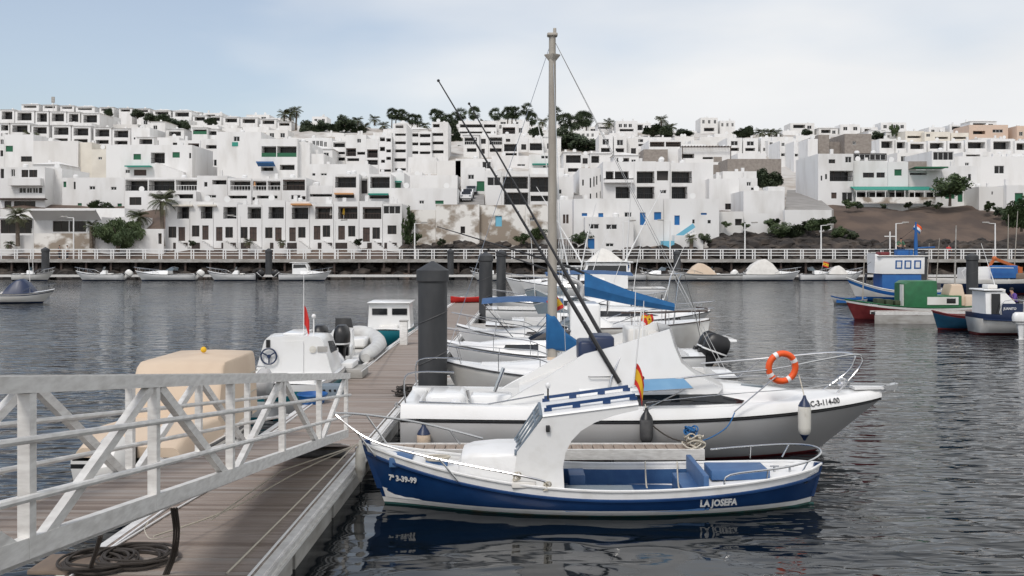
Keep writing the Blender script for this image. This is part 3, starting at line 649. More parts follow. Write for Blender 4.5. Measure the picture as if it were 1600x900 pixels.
wall_thing('A', 129.8, .7, (471, 700, 822, 800), 'wall', 'white garden wall under the drooping willow tree', items=[('o', 795, 722, 812, 775)])
# --- the long terrace of ten houses on the front
UB = [26, 150, 268, 388, 512, 630, 752, 872, 1000, 1118, 1216]
UPW = [(87, 556, 162, 616), (205, 553, 280, 616), (318, 557, 386, 616), (440, 557, 510, 616), (545, 557, 622, 616), (662, 560, 745, 618), (780, 555, 866, 618), (895, 555, 992, 618), (1018, 558, 1112, 618), (1122, 552, 1208, 592)]
LOW = [[('w', 42, 656, 82, 712), ('d', 92, 658, 126, 728)], [('w', 160, 650, 198, 706), ('d', 212, 650, 244, 722)], [('d', 281, 658, 314, 728), ('w', 328, 658, 366, 712)], [('w', 401, 658, 440, 714), ('d', 450, 658, 486, 730)], [('w', 528, 660, 565, 714), ('d', 578, 660, 611, 730)], [('d', 649, 660, 682, 730), ('w', 694, 658, 731, 712)], [('d', 772, 652, 806, 722), ('w', 817, 650, 855, 708)], [('d', 895, 652, 929, 722), ('w', 945, 652, 981, 706)], [('d', 1019, 660, 1054, 732), ('w', 1067, 660, 1105, 718)], [('w', 1143, 650, 1188, 694)]]
TL = ['white terraced house with brown shutters at the date palm end of the front terrace', 'second white terraced house from the date palm end of the front terrace', 'third white terraced house from the date palm end of the front terrace', 'fourth terraced house of the front terrace, agave plant before it', 'fifth terraced house of the front terrace, wide upper balcony', 'terraced house of the front terrace with an orange awning', 'terraced house with a white folded parasol on its balcony', 'terraced house with a yellow folded parasol on its balcony', 'last but one terraced house with a barred balcony and arched doors', 'end house of the front terrace with a glazed upper corner']
for i in range(10):
    x0, x1 = UB[i]+1, UB[i+1]-1; u = UPW[i]; it = []
    for q in LOW[i]: it.append(q[:5]+(('dark',) if q[0] == 'w' else ()))
    it.append(('L',)+u+('wood' if i >= 6 else 'bar',)) if i < 9 else it.append(('u',)+u)
    if i in (5,): it.append(('A', 664, 549, 766, 541, 'orange_awning', .9))
    if i in (0, 1): it.append(('A', x0+40, 553, x1+20, 546, 'wall_cream', .5))
    it.append(('K', x0+(8 if i % 2 else 40), 737, x0+(70 if i % 2 else 112), 775))
    h = bld('B', 131, 9, (x0, [528, 530, 534, 545, 524, 530, 541, 530, 528, 541][i], x1, 775), it, TL[i], name='terraced_house', group='front terrace of houses', down=.5)
    bz = -h.location.z
    q = MB(); ex = PX(cpx('B', LOW[i][-1][1], 0)[0], 131)-h.location.x
    for k in range(6): q.box(ex+.1+k*.3, ex+.4+k*.3, -1.25, -.075, 0, PZ(cpx('B', 0, 728+k*8)[1], 131)+bz)
    q.build('front_steps', 'wall', h)
def parasol(px, py0, py1, Y, m, label):
    z0, z1 = PZ(py1, Y), PZ(py0, Y); r = thing('folded_parasol', label, 'parasol', (PX(px, Y), Y, z0)); h = z1-z0
    MB().tube([(0, 0, 0), (0, 0, h)], .03, 6).build('pole', 'white_paint', r); MB().lathe([(.06, h*.35), (.17, h*.42), (.10, h*.8), (.03, h*1.0)], n=8).build('canopy', m, r)
parasol(537, 321, 344, 131.6, 'yellow', 'yellow folded parasol on a terrace balcony'); parasol(517, 324, 344, 131.6, 'canvas_white', 'white folded parasol on a terrace balcony'); parasol(398, 282, 298, 148, 'orange_awning', 'orange folded parasol on an upper balcony')
# --- row right behind the terrace
bld('B', 149, 10, (186, 400, 338, 640), [('w', 222, 432, 238, 455), ('L', 262, 422, 334, 458), ('w', 232, 497, 282, 512)], 'white house with a planted roof terrace behind the first terraced houses')
bld('B', 147.5, 10, (340, 413, 458, 640), [('L', 352, 424, 455, 475, 'white'), ('L', 340, 500, 437, 524)], 'white house with a lattice fronted balcony')
bld('B', 147.8, 10, (459, 415, 610, 640), [('L', 467, 426, 535, 475, 'white'), ('L', 540, 426, 605, 475, 'white'), ('L', 487, 500, 590, 524), ('o', 462, 508, 478, 524)], 'white house with a double lattice balcony and orange parasol')
bld('B', 147.2, 10, (611, 410, 734, 640), [('L', 617, 420, 728, 474, 'wood'), ('w', 658, 497, 705, 520), ('o', 712, 503, 738, 520)], 'white house with a dark wooden glazed balcony behind the terrace')
bld('B', 148, 10, (735, 450, 867, 640), [('L', 752, 492, 864, 514)], 'low white house with cactus plants on its terrace')
bld('B', 146.5, 10, (868, 392, 1000, 640), [('L', 880, 405, 985, 460, 'bar'), ('A', 880, 494, 975, 488, 'orange_awning', .8), ('L', 880, 497, 975, 522)], 'white house with barred balcony over an orange awning')
bld('B', 148.5, 9, (1001, 408, 1044, 640), [('o', 1006, 415, 1042, 490)], 'narrow recessed white house with a dark passage')
bld('B', 146.6, 10, (1046, 392, 1160, 640), [('L', 1056, 405, 1154, 462, 'bar'), ('A', 1050, 498, 1150, 490, 'teal_awning', .8), ('L', 1052, 501, 1150, 524)], 'white house with barred balcony over a teal awning')
bld('B', 152, 9, (1161, 385, 1226, 600), [('G', 1177, 436, 1210, 462), ('A', 1170, 432, 1216, 428, 'teal_awning', .6)], 'small white house with a green window beside the teal awning house')
# --- rows above
bld('B', 170, 12, (506, 215, 690, 470), [('L', 510, 252, 584, 306, 'green'), ('L', 588, 252, 686, 306, 'green'), ('A', 493, 352, 580, 332, 'blue_awning', 1.5), ('L', 500, 358, 570, 388), ('L', 602, 345, 676, 388)], 'white house with bright green balcony fronts and a blue awning')
bld('B', 171, 12, (691, 232, 752, 470), [], 'blank white sloping side house joined to the green balcony house')
bld('B', 171.5, 12, (753, 290, 822, 470), [], 'lower blank white side house stepping down from the green balcony house')
bld('B', 163, 11, (750, 342, 1052, 480), [('w', 765, 388, 780, 400), ('w', 808, 388, 838, 400)], 'long low blank white house with two slot windows')
bld('B', 205, 10, (745, 210, 864, 345), [('w', 765, 225, 780, 255), ('w', 784, 225, 799, 255), ('w', 803, 225, 818, 255), ('w', 824, 230, 838, 255)], 'white house with four tall windows in a row')
bld('B', 202, 9, (866, 225, 931, 345), [('L', 870, 232, 929, 272), ('L', 877, 280, 929, 300), ('L', 870, 308, 929, 335)], 'narrow white house with three stacked loggias')
bld('B', 204, 10, (932, 195, 1035, 350), [('L', 934, 262, 985, 302, 'wood'), ('L', 990, 280, 1030, 304), ('L', 940, 312, 1000, 336), ('w', 990, 215, 1010, 235)], 'white apartment house with a brown barred balcony', cat='apartments', name='apartment_house')
bld('B', 203, 10, (1036, 215, 1098, 390), [('L', 1040, 268, 1094, 310, 'wood'), ('L', 1040, 320, 1094, 346, 'bar'), ('L', 1058, 370, 1094, 388)], 'white apartment house with a wide brown corner balcony', cat='apartments', name='apartment_house')
bld('B', 206, 10, (1099, 198, 1164, 400), [('L', 1104, 206, 1130, 240), ('L', 1104, 255, 1130, 290), ('L', 1136, 212, 1160, 240), ('L', 1136, 268, 1160, 292), ('L', 1136, 305, 1160, 330), ('L', 1110, 320, 1130, 345), ('L', 1105, 368, 1160, 388)], 'white apartment house with many narrow loggias', cat='apartments', name='apartment_house')
bld('C', 208, 11, (206, 138, 274, 420), [('L', 218, 145, 258, 170), ('L', 216, 188, 270, 207), ('L', 216, 228, 270, 250), ('L', 216, 268, 270, 292), ('L', 212, 312, 270, 340), ('L', 216, 362, 270, 382)], 'tall white apartment tower with six stacked loggias', cat='apartments', name='apartment_house')
bld('C', 209, 11, (275, 178, 399, 420), [('L', 281, 186, 333, 215), ('L', 340, 190, 394, 217), ('L', 281, 233, 333, 257), ('L', 340, 233, 394, 258), ('L', 281, 276, 333, 300), ('L', 340, 278, 394, 300)], 'white apartment block with a grid of reddish brown loggias', cat='apartments', name='apartment_house', frame='dark_wood')
bld('C', 210, 11, (400, 130, 482, 420), [('L', 406, 140, 440, 168), ('L', 404, 185, 458, 210), ('L', 404, 228, 460, 252), ('L', 404, 272, 460, 298)], 'white apartment tower with four loggias beside the round tree', cat='apartments', name='apartment_house')
# --- centre
bld('C', 270, 10, (535, 125, 727, 260), [('L', 541, 142, 655, 168), ('L', 662, 142, 722, 168), ('L', 541, 178, 720, 194)], 'wide white villa with long dark glazing on the skyline')
bld('C', 268, 10, (735, 140, 835, 260), [('L', 756, 157, 820, 190, 'wood'), ('w', 740, 145, 752, 165)], 'white skyline villa with a brown timber balcony')
bld('C', 266, 10, (836, 128, 892, 260), [('w', 838, 160, 855, 185)], 'plain tall white skyline house with one window')
bld('C', 235, 10, (560, 195, 638, 330), [('L', 565, 208, 628, 245, 'white'), ('L', 577, 262, 625, 292)], 'white hipped roof villa with white lattice balcony', roof='hip')
bld('C', 234, 10, (639, 198, 686, 330), [('w', 648, 215, 672, 240, 'dark'), ('w', 650, 265, 667, 290, 'dark')], 'narrow white house with two square windows one over the other')
bld('C', 235, 10, (687, 195, 757, 330), [('L', 690, 207, 754, 246, 'white'), ('L', 692, 262, 752, 292)], 'flat roofed white villa with white lattice balcony')
bld('C', 233, 10, (758, 190, 836, 330), [('w', 773, 215, 795, 230, 'dark'), ('L', 764, 240, 828, 278, 'bar'), ('L', 766, 286, 828, 306)], 'white villa with iron balcony and a small window above')
bld('C', 234, 10, (837, 205, 886, 330), [('w', 850, 242, 875, 270, 'dark')], 'narrow white house with a single square window, flat roof')
bld('C', 232, 10, (887, 212, 962, 330), [('L', 893, 236, 955, 273, 'bar')], 'white house with one iron railed loggia beside the gabled house')
bld('C', 233, 10, (963, 205, 1050, 330), [('w', 980, 238, 998, 265, 'dark'), ('w', 1006, 238, 1025, 265, 'dark')], 'white house with two square windows and a low hip roof', roof='hip')
bld('C', 205, 10, (520, 315, 700, 430), [('w', 655, 330, 712, 365), ('w', 640, 380, 655, 390)], 'white stepped house with a dark wide window above the parked cars')
bld('C', 206, 10, (701, 300, 888, 430), [('w', 830, 342, 870, 352)], 'low white house block behind the long rods')
bld('C', 207, 10, (889, 295, 1048, 430), [('A', 905, 346, 990, 340, 'teal_awning', .8), ('w', 958, 350, 988, 360), ('w', 950, 300, 985, 315)], 'low white house with a thin green awning behind the tall mast')
bld('C', 200, 10, (1062, 282, 1152, 430), [('L', 1075, 296, 1150, 336, 'bar'), ('L', 1085, 362, 1138, 392)], 'white villa with crenellated roof and two loggias behind the mast', roof='hip')
bld('C', 201, 10, (1020, 300, 1061, 430), [('w', 1036, 312, 1060, 340, 'dark')], 'narrow white annexe with a square window behind the mast')
bld('C', 200.5, 10, (1153, 296, 1196, 420), [('w', 1158, 312, 1184, 340, 'dark')], 'small white annexe with one dark window')
bld('C', 199, 10, (1197, 288, 1300, 400), [('L', 1202, 300, 1242, 336, 'bar')], 'white villa with wide hip roof and one loggia beside the stucco block', roof='hip')
bld('C', 188, 14, (270, 308, 425, 480), [], 'big blank white house wall below the apartment tower')
bld('C', 186, 14, (426, 325, 546, 480), [], 'blank white house with a stepped roof uphill of the parked cars', wall='wall_b')
bld('C', 165, 10, (264, 398, 530, 560), [], 'long low blank white house with drainpipe', wall='wall')
bld('C', 141, 8, (188, 462, 528, 640), [('w', 338, 525, 362, 542), ('G', 418, 525, 460, 542)], 'long white house with a green slot window above the old wall')
bld('C', 172, 10, (548, 358, 668, 520), [('w', 583, 395, 613, 418), ('G', 627, 428, 665, 478)], 'white house with a green garage door at the top of the car park')
bld('C', 150, 11, (669, 375, 752, 700), [('u', 680, 408, 746, 450)], 'white house with a blue tinted window beside the car park')
bld('C', 149.5, 11, (753, 378, 889, 700), [('L', 757, 404, 885, 466, 'bar'), ('L', 763, 484, 886, 546, 'bar')], 'white house with two wide blue shaded loggias')
bld('C', 149.8, 11, (890, 392, 1020, 700), [('L', 894, 406, 1016, 482, 'bar'), ('L', 897, 500, 986, 546)], 'white house with tall loggia windows right behind the mast')
bld('C', 152, 11, (1021, 405, 1112, 700), [('w', 1040, 470, 1052, 490)], 'plain white house at the alley by the mast')
bld('C', 136, 8, (1012, 520, 1108, 780), [('d', 1060, 595, 1072, 640), ('d', 1076, 595, 1088, 640), ('w', 980, 610, 992, 632)], 'white low house with two dark doors at the alley foot', down=1)
wall_thing('C', 131.5, 3, (296, 572, 420, 775), 'wall_old', 'old retaining wall with bare stones beside the terrace end house')
wall_thing('C', 131.0, 3, (421, 545, 640, 775), 'wall_old', 'old patchy white retaining wall with flaking plaster in the middle', items=[('o', 545, 655, 568, 690)])
wall_thing('C', 131.6, 3, (641, 548, 870, 775), 'wall_old', 'crumbling stone retaining wall with a pale blue door', items=[('S', 720, 602, 753, 655)])
wall_thing('C', 131.2, 3, (871, 545, 1010, 775), 'wall_old', 'old retaining wall with one small window below the mast house', items=[('w', 893, 610, 915, 628)])
# --- centre right
bld('D', 150, 14, (296, 330, 452, 520), [('L', 310, 378, 350, 436), ('L', 356, 378, 426, 437, 'bar'), ('L', 360, 455, 432, 514, 'bar'), ('V', 300, 437, 446, 416)], 'white apartment house with stacked balconies, end nearest the alley', cat='apartments', name='apartment_house', down=5)
bld('D', 150, 14, (453, 328, 562, 520), [('L', 466, 378, 555, 438, 'bar'), ('L', 466, 455, 555, 520, 'bar')], 'white apartment house with two wide balconies below a stone plaque', cat='apartments', name='apartment_house', down=5)
bld('D', 149.7, 14, (563, 330, 632, 520), [('o', 567, 376, 625, 424), ('w', 582, 472, 615, 490)], 'white stair bay with a dark opening between balconies', cat='apartments', name='apartment_house', down=5)
bld('D', 150, 14, (633, 335, 850, 520), [('L', 641, 378, 743, 437, 'bar'), ('L', 641, 455, 720, 518, 'bar')], 'white apartment house with a wide blank wall beside its balconies', cat='apartments', name='apartment_house', down=5)
bld('D', 154, 16, (178, 362, 295, 520), [('w', 192, 420, 200, 450), ('w', 230, 412, 237, 460), ('w', 248, 405, 254, 455), ('w', 262, 402, 268, 446), ('w', 281, 395, 288, 430), ('w', 230, 490, 237, 516), ('w', 262, 485, 268, 512), ('w', 281, 478, 288, 512)], 'white side wing with narrow slit windows', down=5)
bld('D', 132, 12, (150, 516, 600, 780), [('B', 190, 588, 217, 603), ('B', 273, 588, 298, 608), ('w', 404, 584, 440, 608), ('B', 482, 585, 510, 648), ('B', 553, 583, 589, 622), ('w', 407, 645, 434, 660)], 'long white house with blue shutters and a blue door', down=1)
bld('D', 132.2, 12, (601, 516, 880, 705), [('B', 655, 600, 682, 648), ('w', 745, 620, 757, 640), ('B', 788, 587, 818, 597), ('w', 822, 623, 838, 640)], 'white house with a single blue door above the blue stair', down=3)
bld('D', 129.3, 2.6, (206, 608, 450, 780), [('w', 225, 643, 276, 668), ('w', 312, 645, 367, 670), ('B', 220, 716, 254, 772), ('w', 310, 740, 350, 757)], 'white projecting annexe with a blue ground floor door', down=1)
wall_thing('D', 129.4, 2.5, (600, 728, 655, 790), 'sky_blue', 'small light blue gate wall on the promenade', name='gate_wall')
st = thing('outdoor_stair', 'white outdoor stair with light blue parapet against the white house', 'stairs', (PX(cpx('D', 700, 0)[0], 130.5), 130.5, 3.2))
for i in range(10):
    a = cpx('D', 660+i*10, 718-i*7); x = PX(a[0], 130.5)-st.location.x; z = PZ(a[1], 130.5)-3.2
    MB().box(x, x+.26, -.5, 1.5, -.5, z-.55).build('step', 'wall', st)
a = cpx('D', 660, 712); b = cpx('D', 750, 650); MB().beam((PX(a[0], 130.5)-st.location.x, -.6, PZ(a[1], 130.5)-3.2), (PX(b[0], 130.5)-st.location.x, -.6, PZ(b[1], 130.5)-3.2), .12, .6).build('parapet', 'sky_blue', st)
wall_thing('D', 129.8, 2, (656, 700, 800, 790), 'wall', 'sloping white terrace wall below the blue stair')
bld('D', 147, 10, (830, 415, 980, 640), [('w', 910, 540, 940, 570, 'dark')], 'blank white house with one dark window by the rocks', down=1)
bld('D', 150, 10, (981, 412, 1072, 600), [('w', 1018, 432, 1040, 452), ('w', 1040, 460, 1055, 472)], 'small white house with two tiny windows behind the blank house')
bld('D', 152, 9, (898, 378, 1068, 470), [], 'white rooftop annexe with parapets above the small windows')
bld('D', 139, 8, (1002, 476, 1208, 680), [], 'large blank white house wall above the lava rocks', down=2)
wall_thing('D', 134, 3, (875, 580, 1001, 690), 'wall_b', 'white terrace wall with a dark niche above the rocks', items=[('o', 960, 617, 995, 650)])
wall_thing('D', 135, 2, (1002, 590, 1160, 670), 'wall', 'low white stepped wall at the foot of the blank house')
bld('D', 200, 12, (526, 222, 690, 345), [('L', 532, 230, 605, 255, 'wood'), ('L', 612, 230, 688, 255, 'wood')], 'white house with a long brown timber balcony', down=4)
bld('D', 196, 12, (690, 258, 935, 420), [('L', 692, 290, 755, 326), ('L', 797, 306, 850, 324), ('K', 852, 306, 893, 330, 'block')], 'white house with a dark timber pergola across its roof', roof='pergola')
bld('D', 176, 8, (922, 316, 1192, 470), [], 'unfinished grey brown block wall house', wall='block', cat='building', name='unfinished_building')
bld('D', 198, 8, (500, 268, 622, 345), [], 'small grey concrete block building below the brown balcony', wall='block', cat='building', name='unfinished_building')
bld('D', 190, 8, (850, 345, 905, 440), [], 'narrow grey stone wall building at the apartment corner', wall='block', cat='building', name='unfinished_building')
villas('D', 262, 9, [(276, 195, 346, 300), (350, 200, 416, 300), (444, 205, 520, 262)], 'white villa with pale windows above the apartment balconies', 'villas above the apartments', 'win', None)
bld('D', 240, 9, (418, 212, 474, 330), [('w', 437, 262, 462, 290, 'dark')], 'narrow grey white house with one dark window', wall='wall_b')
villas('D', 262, 9, [(920, 210, 995, 290), (1000, 212, 1076, 290), (1090, 212, 1168, 290)], 'white villa with chimney like parapets behind the block wall', 'villas behind the block wall', 'win', None)
bld('D', 290, 9, (150, 175, 275, 260), [('w', 170, 188, 182, 205), ('w', 192, 188, 204, 205), ('w', 214, 188, 226, 205), ('w', 238, 188, 250, 205)], 'long white skyline house with a row of small windows')
bld('D', 292, 9, (360, 125, 470, 230), [('w', 375, 140, 392, 158), ('w', 400, 140, 417, 158), ('w', 425, 140, 442, 158), ('L', 380, 165, 450, 185)], 'white skyline house with three windows and flat roof')
bld('D', 290, 9, (270, 135, 360, 230), [('L', 200, 155, 330, 170)], 'white gabled skyline house right of the fan palms', roof='hip')
# --- right
bld('E', 235, 9, (0, 225, 58, 340), [('w', 8, 232, 24, 250), ('L', 5, 265, 50, 290)], 'white villa with stacked terraces at the start of the ramp street')
bld('E', 236, 9, (60, 225, 128, 350), [('w', 68, 235, 84, 252), ('L', 66, 288, 120, 310), ('w', 100, 340, 115, 350)], 'white villa with terraces above the ramp street, dark loggia')
bld('E', 237, 9, (130, 228, 205, 370), [('w', 150, 236, 185, 252), ('L', 135, 290, 195, 312), ('L', 150, 350, 195, 378)], 'white villa with three terraces above the ramp street')
bld('E', 190, 12, (200, 215, 250, 500), [('w', 232, 300, 238, 325), ('w', 232, 355, 238, 378)], 'tall white side house at the corner of the ramp street')
bld('E', 192, 12, (252, 195, 308, 420), [], 'grey bare block tower at the top of the ramp street', wall='block', cat='building', name='unfinished_building')
bld('E', 194, 12, (309, 230, 384, 420), [('o', 385, 250, 400, 285)], 'low grey bare block wall between two block towers', wall='block', cat='building', name='unfinished_building')
bld('E', 191, 12, (385, 190, 520, 420), [('w', 425, 228, 442, 245)], 'square grey bare block tower with one window', wall='block', cat='building', name='unfinished_building')
bld('E', 152, 12, (252, 290, 430, 560), [('w', 305, 318, 338, 338, 'dark'), ('w', 388, 305, 420, 335), ('L', 310, 375, 454, 428, 'bar'), ('w', 265, 400, 273, 425), ('w', 287, 392, 297, 418), ('d', 318, 485, 345, 515), ('w', 372, 484, 425, 530)], 'white corner house with a long dark balcony on the ramp street', down=2)
bld('E', 152.4, 12, (431, 325, 602, 560), [('w', 477, 385, 533, 410, 'dark'), ('w', 545, 384, 587, 410, 'dark'), ('L', 440, 484, 505, 524), ('L', 510, 484, 596, 524)], 'white house with two wide windows above the green arcade', down=2)
bld('E', 157, 8, (430, 288, 596, 345), [('u', 434, 292, 592, 322)], 'dark glazed roof storey above the arcade house', wall='shade')
bld('E', 152, 12, (603, 330, 704, 560), [('G', 635, 368, 672, 400), ('L', 610, 484, 696, 524)], 'white house with a green shuttered window above the arcade', down=2)
bld('E', 153, 12, (705, 372, 872, 560), [('L', 712, 376, 798, 409), ('A', 705, 368, 870, 361, 'green', 2.5), ('L', 712, 484, 790, 524), ('L', 796, 484, 866, 524)], 'white house with a roof terrace under a green canopy', down=2)
bld('E', 158, 8, (705, 328, 822, 380), [], 'grey block attic wall behind the green canopy', wall='block', cat='building', name='unfinished_building')
bld('E', 156, 11, (824, 275, 934, 460), [('u', 830, 281, 932, 322)], 'white upper house with a wide dark glass band', down=3)
bld('E', 153.5, 11, (873, 352, 1050, 560), [('w', 1005, 392, 1020, 422), ('G', 890, 480, 938, 516), ('G', 953, 476, 978, 532), ('G', 990, 476, 1023, 534)], 'white house with three green doors beside the round tree', down=2)
bld('E', 168, 12, (936, 303, 1300, 520), [('w', 1137, 350, 1187, 390), ('w', 990, 335, 1010, 350)], 'long white blank house with one white framed window')
bld('E', 148, 9, (1060, 455, 1196, 590), [('w', 1123, 480, 1130, 495)], 'low grey white house side wall near the right slope', wall='wall_b')
bld('E', 147, 9, (1198, 448, 1300, 590), [('G', 1240, 487, 1282, 545)], 'low white house with a tall green window on the right')
ar = thing('arcade_canopy', 'long green awning on white posts over the restaurant terrace', 'awning', (PX(cpx('E', 640, 0)[0], 149.5), 149.5, PZ(cpx('E', 0, 530)[1], 149.5)-.3))
zt = PZ(cpx('E', 0, 462)[1], 149.5)-ar.location.z; hw = PX(cpx('E', 840, 0)[0], 149.5)-ar.location.x
q = MB(); q.add([(-hw, 2.4, zt+.35), (hw, 2.4, zt+.35), (hw, 0, zt-.25), (-hw, 0, zt-.25), (-hw, 2.4, zt+.28), (hw, 2.4, zt+.28), (hw, 0, zt-.32), (-hw, 0, zt-.32)], [(0, 3, 2, 1), (4, 5, 6, 7), (3, 7, 6, 2), (0, 4, 7, 3), (1, 2, 6, 5)]); q.build('awning', 'teal_awning', ar)
for i in range(9): MB().box(-hw+.1+i*(2*hw-.3)/8, -hw+.2+i*(2*hw-.3)/8, .05, .15, 0, zt-.26).build('post', 'white_paint', ar)
MB().box(-hw, hw, -.12, .0, .0, .95).build('parapet', 'wall_old', ar)
bld('E', 280, 10, (1010, 145, 1206, 260), [('L', 1030, 175, 1092, 202), ('w', 1128, 168, 1180, 184)], 'pinkish beige villa on the skyline, tallest of the right side', wall='wall_pink')
bld('E', 278, 10, (1250, 150, 1320, 260), [('w', 1262, 180, 1280, 200)], 'pinkish beige villa at the far right of the skyline', wall='wall_pink')
bld('E', 282, 10, (920, 185, 1008, 260), [('L', 930, 205, 1000, 222)], 'cream villa beside the pinkish skyline villa', wall='wall_cream')
bld('E', 284, 10, (690, 176, 785, 260), [('L', 700, 200, 780, 218)], 'cream white skyline villa with a long loggia', wall='wall_cream')
bld('E', 283, 10, (787, 180, 915, 260), [('L', 840, 205, 905, 222), ('w', 795, 190, 815, 205)], 'wide cream villa on the skyline with dark loggia', wall='wall_cream')
bld('E', 286, 10, (505, 172, 590, 260), [('w', 530, 185, 545, 200)], 'white skyline house near the twin cypress', roof='hip')
bld('E', 287, 10, (592, 180, 688, 260), [('w', 600, 196, 612, 210), ('w', 640, 196, 652, 210)], 'white skyline house with two small windows', roof='hip')
villas('E', 235, 9, [(560, 215, 636, 310), (640, 220, 698, 310), (704, 230, 796, 310), (802, 225, 896, 310), (902, 225, 983, 310), (990, 220, 1108, 310), (1118, 215, 1235, 320), (1240, 225, 1310, 320)], 'low white villa with a small terrace above the long blank house', 'villas above the long blank house', 'one', None)
wall_thing('E', 140, 3, (0, 455, 84, 640), 'wall', 'white blank wall at the foot of the ramp street')
wall_thing('E', 136, 1, (85, 572, 320, 680), 'wall', 'low white wall closing the ramp street')
# ramp street and car park (sheets lying on the slope)
def slab(c, pts, label_mat='asphalt', name='road', thick=.4):
    mb = MB(); v = []
    for x, y, Y in pts: p = cpx(c, x, y); v.append(P(p[0], p[1], Y))
    n = len(v); mb.add(v+[q-Vector((0, 0, 6)) for q in v], [tuple(range(n))]+[(i, i+n, (i+1) % n+n, (i+1) % n) for i in range(n)])
    return tag(mb.build(name, label_mat), kind='structure')
slab('E', [(85, 575, 138), (330, 572, 140), (200, 472, 168), (95, 472, 168)])
slab('C', [(530, 545, 142), (665, 545, 142), (662, 478, 171), (550, 478, 171)])
slab('D', [(150, 515, 140), (195, 515, 140), (185, 480, 170), (150, 480, 170)])
# --- seeded infill houses wherever bare slope would show between the ones above (none may hide a house behind it)
LAND = [(83, 172, 'near the antenna mast'), (60, 215, 'by the stepped villas'), (130, 250, 'above the blank cream wall'), (230, 190, 'near the dark skyline shrubs'), (265, 225, 'above the green shutters house'), (310, 200, 'by the green framed villa'), (370, 195, 'above the tall blank house'), (460, 190, 'near the tall palm trio'), (440, 215, 'above the green balcony house'), (520, 205, 'under the dark tree clump'), (560, 235, 'by the four window house'), (590, 205, 'left of the apartment tower'), (640, 190, 'near the apartment towers'), (690, 240, 'below the round dark tree'), (740, 200, 'above the white lattice villas'), (730, 260, 'above the parked cars'), (800, 245, 'below the lattice villas'), (850, 200, 'behind the tall mast'), (900, 200, 'by the two big round trees'), (890, 255, 'near the hip roofed villas'), (940, 215, 'uphill of the apartments'), (1000, 205, 'below the lone skyline palm'), (990, 235, 'by the brown timber balcony'), (1080, 205, 'above the pergola house'), (1100, 250, 'beside the pergola house'), (1150, 215, 'above the block wall'), (1180, 300, 'beside the bushy tree'), (1230, 220, 'over the ramp street'), (1240, 265, 'beside the ramp street'), (1300, 200, 'above the bare block towers'), (1380, 205, 'by the twin cypress'), (1400, 235, 'behind the dark roof storey'), (1450, 205, 'near the cream villas'), (1540, 200, 'by the pinkish villa'), (1520, 235, 'above the long blank house'), (30, 290, 'above the cafe'), (120, 320, 'above the restaurant'), (330, 260, 'by the outdoor stair'), (480, 300, 'behind the front terrace'), (650, 300, 'above the old wall'), (1130, 330, 'above the lava rocks')]
def infill():
    r4 = random.Random(21); cnt = 0
    for Y in [318-9.5*i for i in range(17)]:
        half = Y*0.54; x = -half+r4.uniform(0, 4)
        while x < half:
            w = r4.uniform(4.5, 8.5); yy = Y+r4.uniform(-3, 3); X_ = x; x += w+r4.uniform(.1, 1.6)
            if cnt > 285: continue
            g0 = terr(X_+w/2, yy)-.3; base = HY-(g0-CH)*F/yy; ra, rb_ = 800+X_*F/yy, 800+(X_+w)*F/yy
            if rb_ < -20 or ra > 1620: continue
            if any(q[5] and q[4] <= yy+8 and q[4] > yy-9 and min(rb_, q[1])-max(ra, q[0]) > 1.0 for q in OCC): continue
            lim = HY-(g0+r4.uniform(2.9, 5.6)-CH)*F/yy
            for q in OCC:
                if q[4] > yy and q[2] < base and min(rb_, q[1])-max(ra, q[0]) > 1.5: lim = max(lim, q[3]+.5)
            zt = CH+(HY-lim)*yy/F; h = zt-g0
            if h < 1.0: continue
            # keep it only when some of it shows above everything standing in front
            vis = 0
            for k in range(5):
                px = ra+(rb_-ra)*(k+.5)/5; top = min([q[2] for q in OCC if q[4] < yy and q[0] <= px <= q[1] and q[5]]+[999]); vis += (top > lim+3)
            if vis < 2: continue
            it = []; feat = ''; t = r4.random()
            if h > 2.4 and t < .55:
                it = [('L', X_+w*.12, X_+w*.62, zt-2.3, zt-.5, r4.choice([None, 'bar', None])), ('w', X_+w*.7, X_+w*.88, zt-1.9, zt-.8)]; feat = 'with a dark loggia '
            elif h > 2.1:
                n = 2 if t < .8 else 3
                it = [('w', X_+w*(k+.3)/n, X_+w*(k+.72)/n, zt-1.9, zt-.75) for k in range(n)]; feat = 'with two windows ' if n == 2 else 'with three windows '
            else: feat = 'low and blank '
            if h > 5.0: it.append(('L', X_+w*.2, X_+w*.8, zt-5.0, zt-3.2))
            mx_, my_ = (ra+rb_)/2, lim; ld = min(LAND, key=lambda l: (l[0]-mx_)**2+4*(l[1]-my_)**2)[2]
            hip = h > 2.4 and r4.random() < .3; wl = r4.choice(['wall', 'wall', 'wall', 'wall_b'])
            bld_w(X_, X_+w, yy, r4.uniform(6, 9), g0-2.5, zt, it, 'white house '+feat+('under a hip roof ' if hip else '')+ld, wall=wl, name='hillside_house', group='hillside houses '+ld, roof='hip' if hip else None)
            OCC.append((ra, rb_, lim-(3 if hip else 0), HY-(min([i[3] for i in it]+[zt-.8])-CH)*F/yy, yy, True)); cnt += 1
